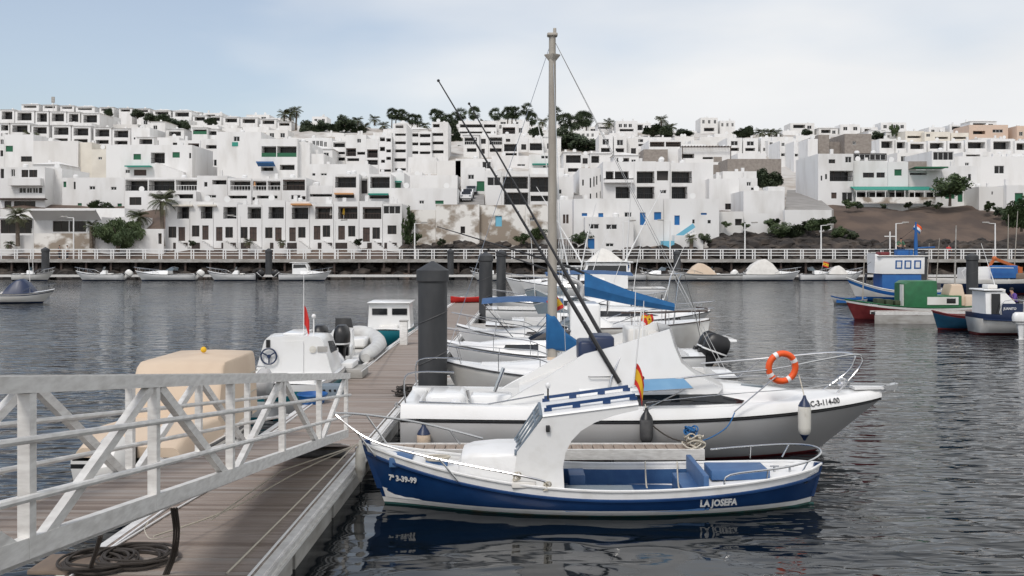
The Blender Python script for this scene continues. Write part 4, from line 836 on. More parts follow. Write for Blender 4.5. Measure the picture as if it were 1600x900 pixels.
# --- parked cars on the car park
def car(loc, m, label, rz=0):
    c = thing('parked_car', label, 'car', loc, rz); mb = MB()
    prof = [(-2.1, .35), (-2.1, .8), (-1.2, .92), (-.6, 1.42), (.9, 1.45), (1.7, .95), (2.1, .85), (2.1, .35)]
    def ring(y, s): return [(x*s, y, .2+(z-.2)*(1 if z < 1 else (1 if abs(y) < .7 else .97))) for x, z in prof]
    mb.loft([ring(-.85, .97), ring(-.8, 1), ring(.8, 1), ring(.85, .97)], smooth=False).build('body', m, c)
    for a, b in (((-1.15, .94), (-.62, 1.38)), ((.93, 1.4), (1.66, .98))):
        s = -1 if a[0] < 0 else 1
        q = MB(); q.quad((a[0]+s*.02, -.7, a[1]+.02), (a[0]+s*.02, .7, a[1]+.02), (b[0]+s*.02, .65, b[1]+.02), (b[0]+s*.02, -.65, b[1]+.02)); q.build('windscreen', 'glass_boat', c)
    for y in (-.86, .86): MB().prism([(-1.0, .95), (-.55, 1.34), (.85, 1.36), (1.4, .97)], y-.008, y+.008).build('side_window', 'glass_boat', c)
    for x in (-1.3, 1.3):
        for y in (-.82, .82): MB().lathe([(.3, -.09), (.31, 0), (.3, .09)], (x, y, .3), 12, ax='y').build('wheel', 'rubber', c)
    for y in (-.6, .6): MB().box(-2.13, -2.101, y-.15, y+.15, .62, .76).build('headlight', 'glass_tint', c)
for x, y, Y, m, l in ((575, 528, 148, 'car_white', 'white car parked nearest the low end of the car park'), (582, 505, 154, 'car_white', 'white van like car parked behind the white car'), (600, 488, 162, 'car_silver', 'silver car parked high in the car park'), (632, 468, 169, 'car_dark', 'dark blue car parked by the green garage door')):
    p = cpx('C', x, y); pos = P(p[0], p[1], Y); t_ = (Y-142)/29.0; p0 = cpx('C', 0, 545)[1]; zz = PZ(545*CS+150, 142)+(PZ(478*CS+150, 171)-PZ(545*CS+150, 142))*t_
    car((pos.x, Y, zz+.02), M and m, l, 90 if 'dark blue' not in l else 10)
# lamp like antenna on the hill
an = thing('antenna_mast', 'thin antenna mast on the highest villas', 'antenna', (PX(83, 300), 300, PZ(172, 300))); MB().tube([(0, 0, -1), (0, 0, 4)], .12, 6).build('pole', 'alu', an); MB().box(-.45, .45, -.2, .2, 2.2, 4.0).build('panel', 'pontoon', an)
# ------------------------------------------------------------------ vegetation
def frond_mesh(seed, n=26, droop=1.0, fan=False):
    r5 = random.Random(seed); mb = MB()
    for i in range(n):
        az = i*2.399+r5.uniform(-.2, .2); el = R(r5.uniform(-35, 75)) if not fan else R(r5.uniform(-60, 80)); ln = r5.uniform(.8, 1.0); pts = []
        p = Vector((0, 0, 0)); e = el
        for k in range(7):
            pts.append(p.copy()); p += Vector((math.cos(az)*math.cos(e), math.sin(az)*math.cos(e), math.sin(e)))*ln/6; e -= droop*R(11)
        side = Vector((-math.sin(az), math.cos(az), 0))
        if fan:
            c = pts[2]; d = (pts[3]-pts[1]).normalized(); side = Matrix.Rotation(r5.uniform(-1.3, 1.3), 3, d) @ side; mb.tube(pts[:3], .012, 3, cap=False)
            for k in range(7):
                a = (k-3)*.34; t = (d*math.cos(a)+side*math.sin(a)).normalized()*ln*.6-Vector((0, 0, .06)); w = side*.045*math.cos(a)-d*.045*math.sin(a)
                mb.add([c-w*.3, c+t*.6+w-Vector((0, 0, -.02)), c+t, c+t*.6-w], [(0, 1, 2, 3)])
        else:
            for k in range(1, 6):
                for j in (0, .5):
                    c = pts[k].lerp(pts[k+1], j); d = (pts[k+1]-pts[k]).normalized(); w = .26*math.sin(math.pi*(k+j+.3)/7.0)+.03
                    for s in (-1, 1):
                        t = c+side*s*w+d*w*.7-Vector((0, 0, w*.55)); mb.add([c-d*.02, c+d*.035, t], [(0, 1, 2)])
    return mb
def leaf_crown(seed, clumps=24, leaves=110, size=.105, flat=.8, hang=0.0):
    r5 = random.Random(seed); mb = MB()
    for c in range(clumps):
        while True:
            p = Vector((r5.uniform(-1, 1), r5.uniform(-1, 1), r5.uniform(-1, 1)))
            if .25 < p.length < .85: break
        p.z *= flat; cr = r5.uniform(.24, .42)
        for l in range(leaves):
            d = Vector((r5.gauss(0, 1), r5.gauss(0, 1), r5.gauss(0, 1))).normalized(); q = p+d*cr*(r5.random()**.35)
            a = Vector((r5.gauss(0, 1), r5.gauss(0, 1), r5.gauss(0, .7)-hang*2)).normalized(); b = a.orthogonal().normalized(); s = size*r5.uniform(.6, 1.3)
            mb.add([q-a*s, q+b*s*.5, q+a*s*(1+hang), q-b*s*.5], [(0, 1, 2, 3)])
    return mb
def mk(mb, n, m):
    me = mb.mesh(n); me.materials.append(M[m]); return me
PALM = [mk(frond_mesh(1, 30), 'fronds', 'palm_leaf'), mk(frond_mesh(2, 34, 1.25), 'fronds', 'palm_leaf')]
FAN = [mk(frond_mesh(3, 34, .9, True), 'fronds', 'leaf_dark'), mk(frond_mesh(4, 30, 1.1, True), 'fronds', 'leaf_dark')]
CROWN = [mk(leaf_crown(5), 'crown', 'leaf'), mk(leaf_crown(6), 'crown', 'leaf_dark'), mk(leaf_crown(7, 22, 130, .085), 'crown', 'leaf')]
CROWN_S = [mk(leaf_crown(8, 10, 70, .16), 'crown', 'leaf_dark'), mk(leaf_crown(9, 10, 70, .16), 'crown', 'leaf')]
def trunk_mesh(h, r0, r1, lean=0.1, limbs=0, spread=1.0):
    mb = MB(); mb.tube(smooth([(0, 0, 0), (lean*.4*h*.3, 0, h*.4), (lean*h*.3, 0.02*h, h)], 4), [r0+(r1-r0)*i/8 for i in range(9)], 8)
    for i in range(limbs):
        a = i*2.4; mb.tube([(lean*h*.2, 0, h*.75), (math.cos(a)*spread*.4, math.sin(a)*spread*.4, h*1.1), (math.cos(a)*spread*.75, math.sin(a)*spread*.75, h*1.4)], [r1*.8, r1*.5, r1*.2], 5)
    return mb
def palm(px, py0, py1, Y, label, kind='date', group=None, size=None):
    """py0 crown top, py1 foot"""
    x = PX(px, Y); zt, zb = PZ(py0, Y), PZ(py1, Y); s = size or max(1.2, (zt-zb)*(.45 if kind == 'date' else .3)); h = zt-zb-s*.55
    OCC.append((px-s*F/Y*.8, px+s*F/Y*.8, py0, py0+s*F/Y*.9, Y+40, False))
    r = thing('palm_tree', label, 'palm', (x, Y, zb), 0, group)
    trunk_mesh(max(h, .4), .2 if kind != 'date' else .28, .13 if kind != 'date' else .24, rnd.uniform(-.2, .2)).build('trunk', 'bark', r)
    o = put('crown', rnd.choice(PALM if kind == 'date' else FAN), r, (0, 0, max(h, .4))); o.scale = (s, s, s); o.rotation_euler = (0, 0, rnd.uniform(0, 6))
def tree(px, py, Y, rx, rz, label, k=0, group=None, name='tree', foot=None, cat='tree'):
    """px,py crown centre; rx,rz crown radii in metres"""
    x = PX(px, Y); zc = PZ(py, Y); zb = min(zc-rz*.7, (PZ(foot, Y) if foot else zc-rz*.9))
    OCC.append((px-rx*F/Y*.8, px+rx*F/Y*.8, py-rz*F/Y*.8, py+rz*F/Y*.6, Y, False))
    r = thing(name, label, cat, (x, Y, zb), 0, group)
    trunk_mesh(max(zc-zb-rz*.3, .2), max(.06, rx*.08), max(.04, rx*.05), .15, 4, rx*.8).build('trunk', 'bark', r)
    ms = CROWN if rx > 1.2 else CROWN_S
    o = put('crown', ms[k % len(ms)], r, (0, 0, zc-zb)); o.scale = (rx, rx*.9, rz); o.rotation_euler = (0, 0, rnd.uniform(0, 6))
def bush(px, py, Y, r, label='low green bush on the slope', k=0, group='bushes on the slope'):
    tree(px, py, Y, r*1.25, r, label, k, group, 'bush', None, 'bush')
# big ones low in the town
q = thing('willow_tree', 'big drooping green tree beside the restaurant', 'tree', (PX(184, 128.5), 128.5, 3.2))
trunk_mesh(2.2, .3, .2, .1, 5, 2.2).build('trunk', 'bark', q); me = mk(leaf_crown(17, 26, 170, .06, .9, 1.2), 'crown', 'leaf'); o = put('crown', me, q, (0, 0, 2.6)); o.scale = (2.9, 2.2, 2.25)
palm(255, 298, 385, 130.2, 'large date palm at the corner of the long terrace', size=2.5); palm(217, 327, 385, 130.6, 'smaller date palm behind the drooping tree', size=1.9)
palm(28, 323, 385, 129.0, 'leftmost date palm in front of the dark cafe windows', size=2.1); palm(143, 345, 388, 128.8, 'short palm trunk beside the drooping tree', size=1.3)
palm(388, 372, 388, 128.6, 'spiky agave plant before the terrace', size=.9); palm(1080, 366, 390, 128.8, 'small dry palm beside the blue stair', size=1.0); palm(15, 376, 390, 128.5, 'small spiky plant by the low garden wall', size=.9)
palm(440, 374, 388, 128.4, 'spiky cactus cluster before the middle terrace houses', size=.8); palm(48, 205, 228, 220, 'palm before the stepped villas', size=2.6)
# skyline palms
for x, y0, y1 in ((444, 171, 205), (454, 170, 205), (462, 166, 205)): palm(x, y0, y1, 285, 'slender palm of the tall trio on the skyline', 'date', 'tall trio of palms', size=2.6)
for x, y0, y1 in ((612, 170, 200), (618, 172, 200), (627, 172, 200), (632, 175, 200), (644, 179, 200), (652, 180, 200)): palm(x, y0, y1, 292, 'fan palm in the skyline clump above the apartment towers', 'fan', 'fan palms above the towers', size=2.3)
for x, y0, y1 in ((680, 172, 205), (688, 174, 205), (700, 180, 205), (712, 176, 205), (720, 170, 205), (741, 168, 200), (774, 170, 195), (793, 168, 195), (800, 167, 195), (806, 168, 195), (823, 162, 195), (831, 177, 198)): palm(x, y0, y1, 288, 'fan palm on the skyline behind the two long rods', 'fan', 'fan palms behind the rods', size=2.7)
for x, y0, y1 in ((868, 168, 205), (884, 179, 208), (898, 182, 208), (910, 175, 208), (916, 176, 208)): palm(x, y0, y1, 270, 'fan palm on the skyline just right of the mast', 'fan', 'fan palms by the mast', size=3.0)
for x, y0, y1 in ((1034, 180, 205), (1048, 192, 207)): palm(x, y0, y1, 290, 'lone palm rising over the dark skyline bushes', 'date', 'lone skyline palms', size=2.6)
for x, y0, y1 in ((1163, 200, 214), (1188, 200, 214), (1202, 201, 214), (1213, 201, 214)): palm(x, y0, y1, 285, 'low palm in the skyline clump above the block wall', 'date', 'palms above the block wall', size=2.5)
for x, y0, y1 in ((559, 182, 196), (585, 180, 196), (570, 192, 204), (663, 190, 203), (848, 184, 197), (951, 186, 198), (757, 187, 197), (600, 190, 203)): palm(x, y0, y1, 287, 'low feathery palm tuft between skyline houses', 'date', 'palm tufts on the skyline', size=2.3)
for x, y, rx, rz in ((478, 200, 3.5, 2.6), (492, 205, 3.5, 2.2), (505, 197, 3, 2.2), (540, 194, 4.5, 3.2), (525, 199, 3, 2.5), (560, 203, 3, 1.6), (700, 205, 4, 4), (690, 195, 3.5, 3), (1020, 204, 4, 2.4), (1040, 206, 4, 2.4), (1068, 208, 4, 1.4), (1160, 209, 4, 2), (1170, 205, 2.6, 2), (170, 176, 2, 1.6), (215, 178, 3, 1.6), (235, 184, 3, 1.6), (255, 187, 4, 2.2), (275, 195, 4, 2.2), (288, 196, 3, 2), (330, 190, 3, 1.5), (1373, 213, 3.5, 1.8), (1260, 207, 2.5, 1.2)):
    tree(x, y, 280, rx*.8, rz, 'dark green tree crown '+min(LAND, key=lambda l: (l[0]-x)**2+4*(l[1]-y)**2)[2], 1, 'dark skyline trees')
for x, y, Y, rx, rz, l in ((711, 216, 250, 2.2, 2.0, 'small round dark tree beside the four loggia tower'), (884, 218, 236, 4.2, 3.4, 'big dark round tree right of the mast, upper one'), (914, 226, 232, 4.2, 3.0, 'big dark round tree right of the mast, lower one'), (838, 207, 240, 2.4, 1.8, 'dark tree above the single window house'), (1201, 284, 160, 2.8, 1.9, 'green bushy tree in front of the block wall'), (1190, 275, 162, 1.5, 1.6, 'slim green tree at the block wall corner'), (1394, 203, 275, 1.0, 2.0, 'dark pointed cypress on the right skyline'), (1400, 203, 276, .9, 1.9, 'second dark cypress beside the first'), (638, 355, 130.5, 1.0, 3.4, 'green creeper clump at the end of the terrace'), (722, 233, 240, 1.6, 1.2, 'small bush below the round tree')):
    tree(x, y, Y, rx, rz, l, 1)
tree(1484, 288, 147.5, 3.1, 2.2, 'broad green shade tree in front of the green doors', 2, None, 'shade_tree', 322)
tree(1596, 335, 134, 2.4, 2.6, 'leafy bush tree at the right edge of the slope', 0)
for x, y, Y, r_ in ((1327, 318, 146, .8), (1340, 320, 146, .7), (1380, 322, 147, .5), (1420, 320, 147, .6), (1450, 318, 147, .6), (1465, 321, 147, .6), (1545, 322, 145, .9), (1560, 330, 143, .9), (1578, 336, 141, 1.1), (1205, 350, 133.5, .9), (1220, 358, 132.5, 1.3), (1212, 347, 134, .7), (1240, 362, 132, 1.2), (1262, 352, 134, .9), (1288, 352, 133, .8), (1310, 362, 131.5, 1.0), (1330, 368, 131, .9), (1300, 344, 136, .7), (1135, 350, 133, .5), (1165, 352, 133, .5), (1100, 372, 130, .9), (905, 372, 129, 1.0), (918, 366, 130, .9), (645, 372, 129.3, .9), (560, 378, 128.8, .6), (300, 380, 128.8, .5), (815, 372, 129.2, .8), (840, 366, 130, 1.0), (690, 378, 128.7, .6), (150, 322, 150, 1.0), (168, 322, 150, .8)):
    bush(x, y, Y, r_, 'low green bush '+next(t for e, t in ((310, 'above the restaurant'), (600, 'before the front terrace'), (860, 'at the foot of the old wall'), (950, 'beside the white annexe'), (1120, 'beside the light blue gate'), (1180, 'below the blank white wall'), (1250, 'on the lava rocks above the promenade'), (1322, 'below the ramp street wall'), (1480, 'along the green arcade'), (1700, 'at the right end of the slope')) if x < e), k=int(x))
for x in (1283, 1270): bush(x, 352, 131.5, 1.0, 'pale blossoming bush beside the promenade lamp', 0, 'pale bushes')
infill()
# rooftop clutter: chimneys, water tanks and dishes on the roofs
def clutter():
    r6 = random.Random(9); hs = [o for o in COL.objects if o.get('category') in ('house', 'apartments')]
    for o in hs:
        w = [c for c in o.children if c.name.startswith('roof')]
        if not w: continue
        v = [x.co for x in w[0].data.vertices]; xs = [p.x for p in v]; ys = [p.y for p in v]; z = v[0].z
        if any(c.name.startswith('hip') for c in o.children):
            MB().box(min(xs)+.3, min(xs)+.7, max(ys)*.6, max(ys)*.6+.4, z, z+1.5).build('chimney', 'wall', o); continue
        for k in range(r6.randint(1, 2)):
            x = r6.uniform(min(xs)+.5, max(xs)-.5); y = r6.uniform(min(ys)+.4, min(ys)+2.5); t = r6.random()
            if t < .5: MB().box(x-.22, x+.22, y, y+.45, z, z+r6.uniform(.9, 1.5)).build('chimney', 'wall', o)
            elif t < .7: MB().lathe([(.4, 0), (.42, .9), (.2, 1.05)], (x, y+.4, z), 10).build('water_tank', 'white_paint', o)
            else:
                q = MB(); q.tube([(x, y, z), (x, y, z+.8)], .03, 5); q.lathe([(.05, 0), (.3, -.1), (.42, -.25)], (x, y, z+.9), 10, ax='y'); q.build('satellite_dish', 'white_paint', o)
clutter()
# ------------------------------------------------------------------ boats: x forward from the stern, y to port, z up from the waterline
class Hull:
    def __init__(s, L, B, sheer, draft=.3, rake=.5, tw=.85, bowp=2.0, stern='transom', kb=1.25, ks=3.2, mb=.45, srake=0.0):
        s.L, s.B, s.sh, s.dr, s.rake, s.tw, s.bowp, s.stern, s.kb, s.ks, s.mb, s.srake = L, B, sheer, draft, rake, tw, bowp, stern, kb, ks, mb, srake
    def b(s, t):
        m = s.mb
        if t >= m: f = max(0.0, 1-((t-m)/(1-m))**s.bowp)**.85
        elif s.stern == 'transom': f = s.tw+(1-s.tw)*math.sin(t/m*math.pi/2)
        else: f = max(0.0, 1-((m-t)/m)**s.bowp)**.6
        return max(s.B/2*f, .012)
    def z(s, t):
        a, m, c = s.sh
        return m+(a-m)*((.45-t)/.45)**2 if t < .45 else m+(c-m)*((t-.45)/.55)**2
    def dft(s, t): return s.dr*(1-max(0, (t-.7)/.3)**2*.7)
    def pt(s, t, u=None, z=None, side=1, off=0.0):
        zs = s.z(t); d = s.dft(t)
        if u is None: u = (zs-z)/(zs+d)
        u = min(max(u, 0.0), 1.0); z = zs-u*(zs+d); k = s.ks+(s.kb-s.ks)*t**1.5
        if s.stern != 'transom': k = s.kb+(s.ks-s.kb)*math.sin(math.pi*min(max(t, 0), 1))
        y = s.b(t)*max(0.0, 1-u**k)**.9
        w = max(0, (t-.45)/.55)**2.0; x = t*s.L-s.rake*w*u
        ws = max(0, (.25-t)/.25); x += s.srake*ws*u
        return Vector((x, side*(y+off), z))
    def solve(s, x, z):
        t = min(max(x/s.L, 0), 1)
        for _ in range(12): t = min(max(t+(x-s.pt(t, z=z).x)/s.L, 0), 1)
        return t
    def on(s, x, z, side=1, off=.004): return s.pt(s.solve(x, z), z=z, side=side, off=off)
    def ts(s, n=26): return [1-(1-i/n)**1.25 for i in range(n+1)]
    def build(s, root, rows, mats, n=26):
        """rows: list of ('u',v) or ('z',v) or ('d', drop below sheer); mats[i] covers rows i..i+1"""
        mb = MB(); T = s.ts(n)
        um = []
        for m in mats:
            if m not in um: um.append(m)
        for side in (1, -1):
            g = []
            for t in T:
                r = []; last = -1
                for k, v in rows:
                    zs, d = s.z(t), s.dft(t); u = v if k == 'u' else ((zs-v)/(zs+d) if k == 'z' else v/(zs+d)); u = max(u, last); last = u; r.append(s.pt(t, u, side=side))
                g.append(r)
            m = len(rows)
            for i in range(len(T)-1):
                for j in range(m-1):
                    q = [g[i][j], g[i+1][j], g[i+1][j+1], g[i][j+1]]
                    mb.add(q if side < 0 else q[::-1], [(0, 1, 2, 3)], um.index(mats[j]), True)
        if s.stern == 'transom':
            for j in range(len(rows)-1):
                def pp(v, sd):
                    k, w = v; zs, d = s.z(0), s.dft(0); u = w if k == 'u' else ((zs-w)/(zs+d) if k == 'z' else w/(zs+d)); return s.pt(0, min(max(u, 0), 1), side=sd)
                mb.quad(pp(rows[j], 1), pp(rows[j], -1), pp(rows[j+1], -1), pp(rows[j+1], 1), um.index(mats[j]))
        o = mb.build('hull', um, root); weld(o.data); return o
    def deck(s, root, mat, drop=0.0, t0=0.0, t1=1.0, cock=None, n=26, camber=.03, inset=.02, name='deck', solemat=None):
        mb = MB(); T = sorted(set([t for t in s.ts(n) if t0 < t < t1]+[t0, t1]+([cock[0], cock[1]] if cock else [])))
        sm = MB()
        for a, b in zip(T, T[1:]):
            ins = cock and a >= cock[0]-1e-6 and b <= cock[1]+1e-6
            def pr(t, f, dz=0, absz=None):
                p = s.pt(t, drop/(s.z(t)+s.dft(t))); w = max(abs(p.y)-inset, .004)
                return Vector((p.x, w*f if abs(f) <= 1 else 0, (absz if absz is not None else p.z+camber*(1-f*f)+dz)))
            if not ins:
                for f0, f1 in ((-1, -.5), (-.5, 0), (0, .5), (.5, 1)): mb.quad(pr(a, f0), pr(b, f0), pr(b, f1), pr(a, f1))
            else:
                w = cock[2]; zz = cock[3]
                for sd in (1, -1):
                    def ed(t, z=None):
                        p = s.pt(t, drop/(s.z(t)+s.dft(t))); y = max(abs(p.y)-inset-w, .05); return Vector((p.x, sd*y, p.z if z is None else z))
                    def eo(t):
                        p = s.pt(t, drop/(s.z(t)+s.dft(t))); return Vector((p.x, sd*(abs(p.y)-inset), p.z))
                    q = [eo(a), eo(b), ed(b), ed(a)]; mb.quad(*(q if sd < 0 else q[::-1]))
                    q = [ed(a), ed(b), ed(b, zz), ed(a, zz)]; sm.quad(*(q if sd < 0 else q[::-1]))
                def iy(t): return max(abs(s.pt(t, drop/(s.z(t)+s.dft(t))).y)-inset-w, .05)
                xa, xb = s.pt(a, drop/(s.z(a)+s.dft(a))).x, s.pt(b, drop/(s.z(b)+s.dft(b))).x
                sm.quad((xa, -iy(a), zz), (xb, -iy(b), zz), (xb, iy(b), zz), (xa, iy(a), zz))
                for t, e in ((a, cock[0]), (b, cock[1])):
                    if abs(t-e) < 1e-6:
                        x = xa if t == a else xb; zt = s.pt(t, drop/(s.z(t)+s.dft(t))).z+camber
                        sm.quad((x, -iy(t), zz), (x, iy(t), zz), (x, iy(t), zt), (x, -iy(t), zt))
        o = mb.build(name, mat, root); weld(o.data)
        if cock: sm.build('cockpit', solemat or mat, root)
        return o
    def strake(s, root, mat, drop, r, name='rubbing_strake', t0=0, t1=1, n=30):
        for sd in (1, -1):
            T = [t0+(t1-t0)*i/n for i in range(n+1)]; mb = MB(); mb.tube([s.pt(t, drop/(s.z(t)+s.dft(t)), side=sd, off=r*.3) for t in T], r, 6); mb.build(name, mat, root)
    def rail(s, root, pts, r=.014, mat='steel', name='rail', k=4):
        MB().tube(smooth(pts, k), r, 6).build(name, mat, root)
    def letters(s, root, txt, x0, z0, size, side=1, mat='white_paint', dirn=-1, squash=1.0):
        v, f = text_mesh(txt, size, .05*size); q = []
        for a, b, c in v: q.append(s.on(x0+dirn*a*squash, z0+b, side, .006))
        mb = MB(); mb.add(q, f); return mb.build('lettering', mat, root)
def weld(me):
    import bmesh
    bm = bmesh.new(); bm.from_mesh(me); bmesh.ops.remove_doubles(bm, verts=bm.verts, dist=.0006); bmesh.ops.dissolve_degenerate(bm, edges=bm.edges, dist=.0004); bmesh.ops.recalc_face_normals(bm, faces=bm.faces); bm.to_mesh(me); bm.free()
def cabin(root, name, st, mat, r=.05, cap=True):
    """st: stations (x, half width bottom, half width top, z0, z1): a rounded lofted house"""
    rings = []
    for x, wb, wt, z0, z1 in st:
        q = min(r, (z1-z0)*.45, wt*.8); a = (wt-wb)/(z1-z0) if z1 > z0 else 0
        rings.append([(x, -wb, z0), (x, -(wt-a*q), z1-q), (x, -(wt-.3*q), z1-.3*q), (x, -(wt-q), z1), (x, 0, z1+.02), (x, wt-q, z1), (x, wt-.3*q, z1-.3*q), (x, wt-a*q, z1-q), (x, wb, z0)])
    return MB().loft(rings, cap=cap, smooth=True).build(name, mat, root)
def cab_at(st, x, f, side=1, off=.008):
    st = sorted(st)
    for a, b in zip(st, st[1:]):
        if a[0] <= x <= b[0]:
            t = (x-a[0])/(b[0]-a[0]); wb, wt, z0, z1 = [a[i]+(b[i]-a[i])*t for i in (1, 2, 3, 4)]
            return Vector((x, side*(wb+(wt-wb)*f+off), z0+(z1-z0)*f))
    return Vector((x, 0, 0))
def side_window(root, st, poly, mat='glass_boat', name='side_window', both=True):
    for sd in ((1, -1) if both else (1,)):
        x0, x1 = min(p[0] for p in poly), max(p[0] for p in poly); xs = sorted(set([p[0] for p in poly]+[q[0] for q in st if x0 < q[0] < x1]+[x0+(x1-x0)*i/6 for i in range(7)])); n = len(poly); rings = []
        for x in xs:
            fs = []
            for i in range(n):
                (xa, fa), (xb, fb) = poly[i], poly[(i+1) % n]
                if min(xa, xb)-1e-6 <= x <= max(xa, xb)+1e-6: fs += [fa, fb] if abs(xa-xb) < 1e-6 else [fa+(fb-fa)*(x-xa)/(xb-xa)]
            a_, b_ = min(fs), max(fs); rings.append([cab_at(st, x, a_, sd, .014), cab_at(st, x, b_, sd, .014), cab_at(st, x, b_, sd, -.02), cab_at(st, x, a_, sd, -.02)])
        MB().loft(rings, smooth=False).build(name, mat, root)
def panel(root, pts, th, mat, name):
    """flat polygon given by 3D points, thickened along its normal"""
    pts = [Vector(p) for p in pts]; n = (pts[1]-pts[0]).cross(pts[2]-pts[0]).normalized()*th; k = len(pts)
    return MB().add([p+n*.5 for p in pts]+[p-n*.5 for p in pts], [tuple(range(k)), tuple(reversed(range(k, 2*k)))]+[(i, i+k, (i+1) % k+k, (i+1) % k) for i in range(k)]).build(name, mat, root)
def outboard(root, x, y, z, mat='black', s=1.0, tilt=0.0, trim='white_paint'):
    """outboard motor hung at the transom as one part with its own pieces"""
    trim = 'black' if mat != 'black' else trim
    e = bpy.data.objects.new('outboard_motor', None); COL.objects.link(e); e.parent = root; e.location = (x, y, z); e.rotation_euler = (0, R(tilt), 0); e.scale = (s, s, s); e.empty_display_size = .1
    def rr(z, x0, x1, w): return [(x0+(x1-x0)*(.5-.5*math.cos(a)), w*math.copysign(abs(math.sin(a))**.6, math.sin(a)), z) for a in [i*math.pi/8 for i in range(16)]]
    MB().loft([rr(.02, -.52, .04, .15), rr(.1, -.60, .07, .19), rr(.32, -.62, .07, .20), rr(.48, -.58, .02, .17), rr(.56, -.48, -.08, .10)]).build('cowling', mat, e)
    MB().loft([rr(.10, -.605, .075, .194), rr(.14, -.608, .075, .196)], cap=False).build('trim_band', trim, e)
    MB().loft([rr(.03, -.42, -.05, .10), rr(-.25, -.36, -.08, .07), rr(-.6, -.32, -.10, .05), rr(-.78, -.34, -.06, .045)]).build('leg', mat, e)
    q = MB(); q.lathe([(.02, -.50), (.055, -.40), (.06, -.15), (.02, .02)], (0, 0, -.82), 8, ax='x'); q.prism([(-.34, -.82), (-.12, -.82), (-.22, -1.02)], -.01, .01); q.box(-.46, -.06, -.11, .11, -.70, -.685); q.build('gearcase', mat, e)
    q = MB()
    for k in range(3):
        a = k*2.094; q.add([(-.50, 0, -.82), (-.46, .05*math.cos(a+.6), -.82+.05*math.sin(a+.6)), (-.47, .17*math.cos(a+.3), -.82+.17*math.sin(a+.3)), (-.53, .16*math.cos(a-.3), -.82+.16*math.sin(a-.3))], [(0, 1, 2, 3)])
    q.build('propeller', 'steel', e)
    MB().box(-.08, .12, -.12, .12, -.22, .06).build('bracket', 'black', e)
    return e
def fender(loc, ln, r, mat, label, tip='navy', top=None):
    f = thing('boat_fender', label, 'fender', loc)
    MB().lathe([(.03, 0), (r*.55, .04), (r*.95, .12), (r, .2), (r, ln-.2), (r*.95, ln-.12), (r*.5, ln-.03), (.03, ln)], n=14).build('body', mat, f)
    MB().lathe([(.022, -.05), (.035, -.02), (r*.50, .022), (r*.72, .062), (r*.70, .07)], n=14).build('end_cap', tip, f); MB().lathe([(r*.99, ln-.125), (r*.74, ln-.06), (r*.4, ln), (.03, ln+.05), (.022, ln+.08)], n=14).build('end_cap', tip, f)
    if top is not None: MB().tube([(0, 0, ln+.05), tuple(Vector(top)-Vector(loc))], .011, 5).build('lanyard', 'rope', f)
    return f
def flag(loc, w, h, label, tilt=0.0, pole=None, droop=.0, stripes=('red', 'yellow', 'red'), fr=(.25, .5, .25), vert=False):
    f = thing('flag', label, 'flag', loc); f.rotation_euler = (0, R(tilt), 0)
    if pole: MB().tube([(0, 0, -pole[0]), (0, 0, pole[1])], .012, 6).build('pole', 'white_paint', f)
    acc = 0; n = 8
    for k, (m, q) in enumerate(zip(stripes, fr)):
        a, b = 1-acc, 1-acc-q; acc += q; mb = MB(); rows = []
        for i in range(n+1):
            u = i/n; yy = .10*w*math.sin(u*7)*u; xx = w*u*(1-droop*.5)
            rows.append([(xx, yy+.02*math.sin(a*9), h*a-droop*h*u*u), (xx, yy+.02*math.sin(b*9), h*b-droop*h*u*u)])
        mb.loft(rows, closed=False, cap=False); mb.build('flag_stripe', m, f)
    if stripes[0] == 'red' and len(stripes) == 3:
        mb = MB(); mb.lathe([(.09*h, -.012), (.09*h, .012)], (w*.38, .10*w*math.sin(2.7)*.38, h*.5-droop*h*.15), 8, ax='y'); mb.build('coat_of_arms', 'hull_red', f)
    return f
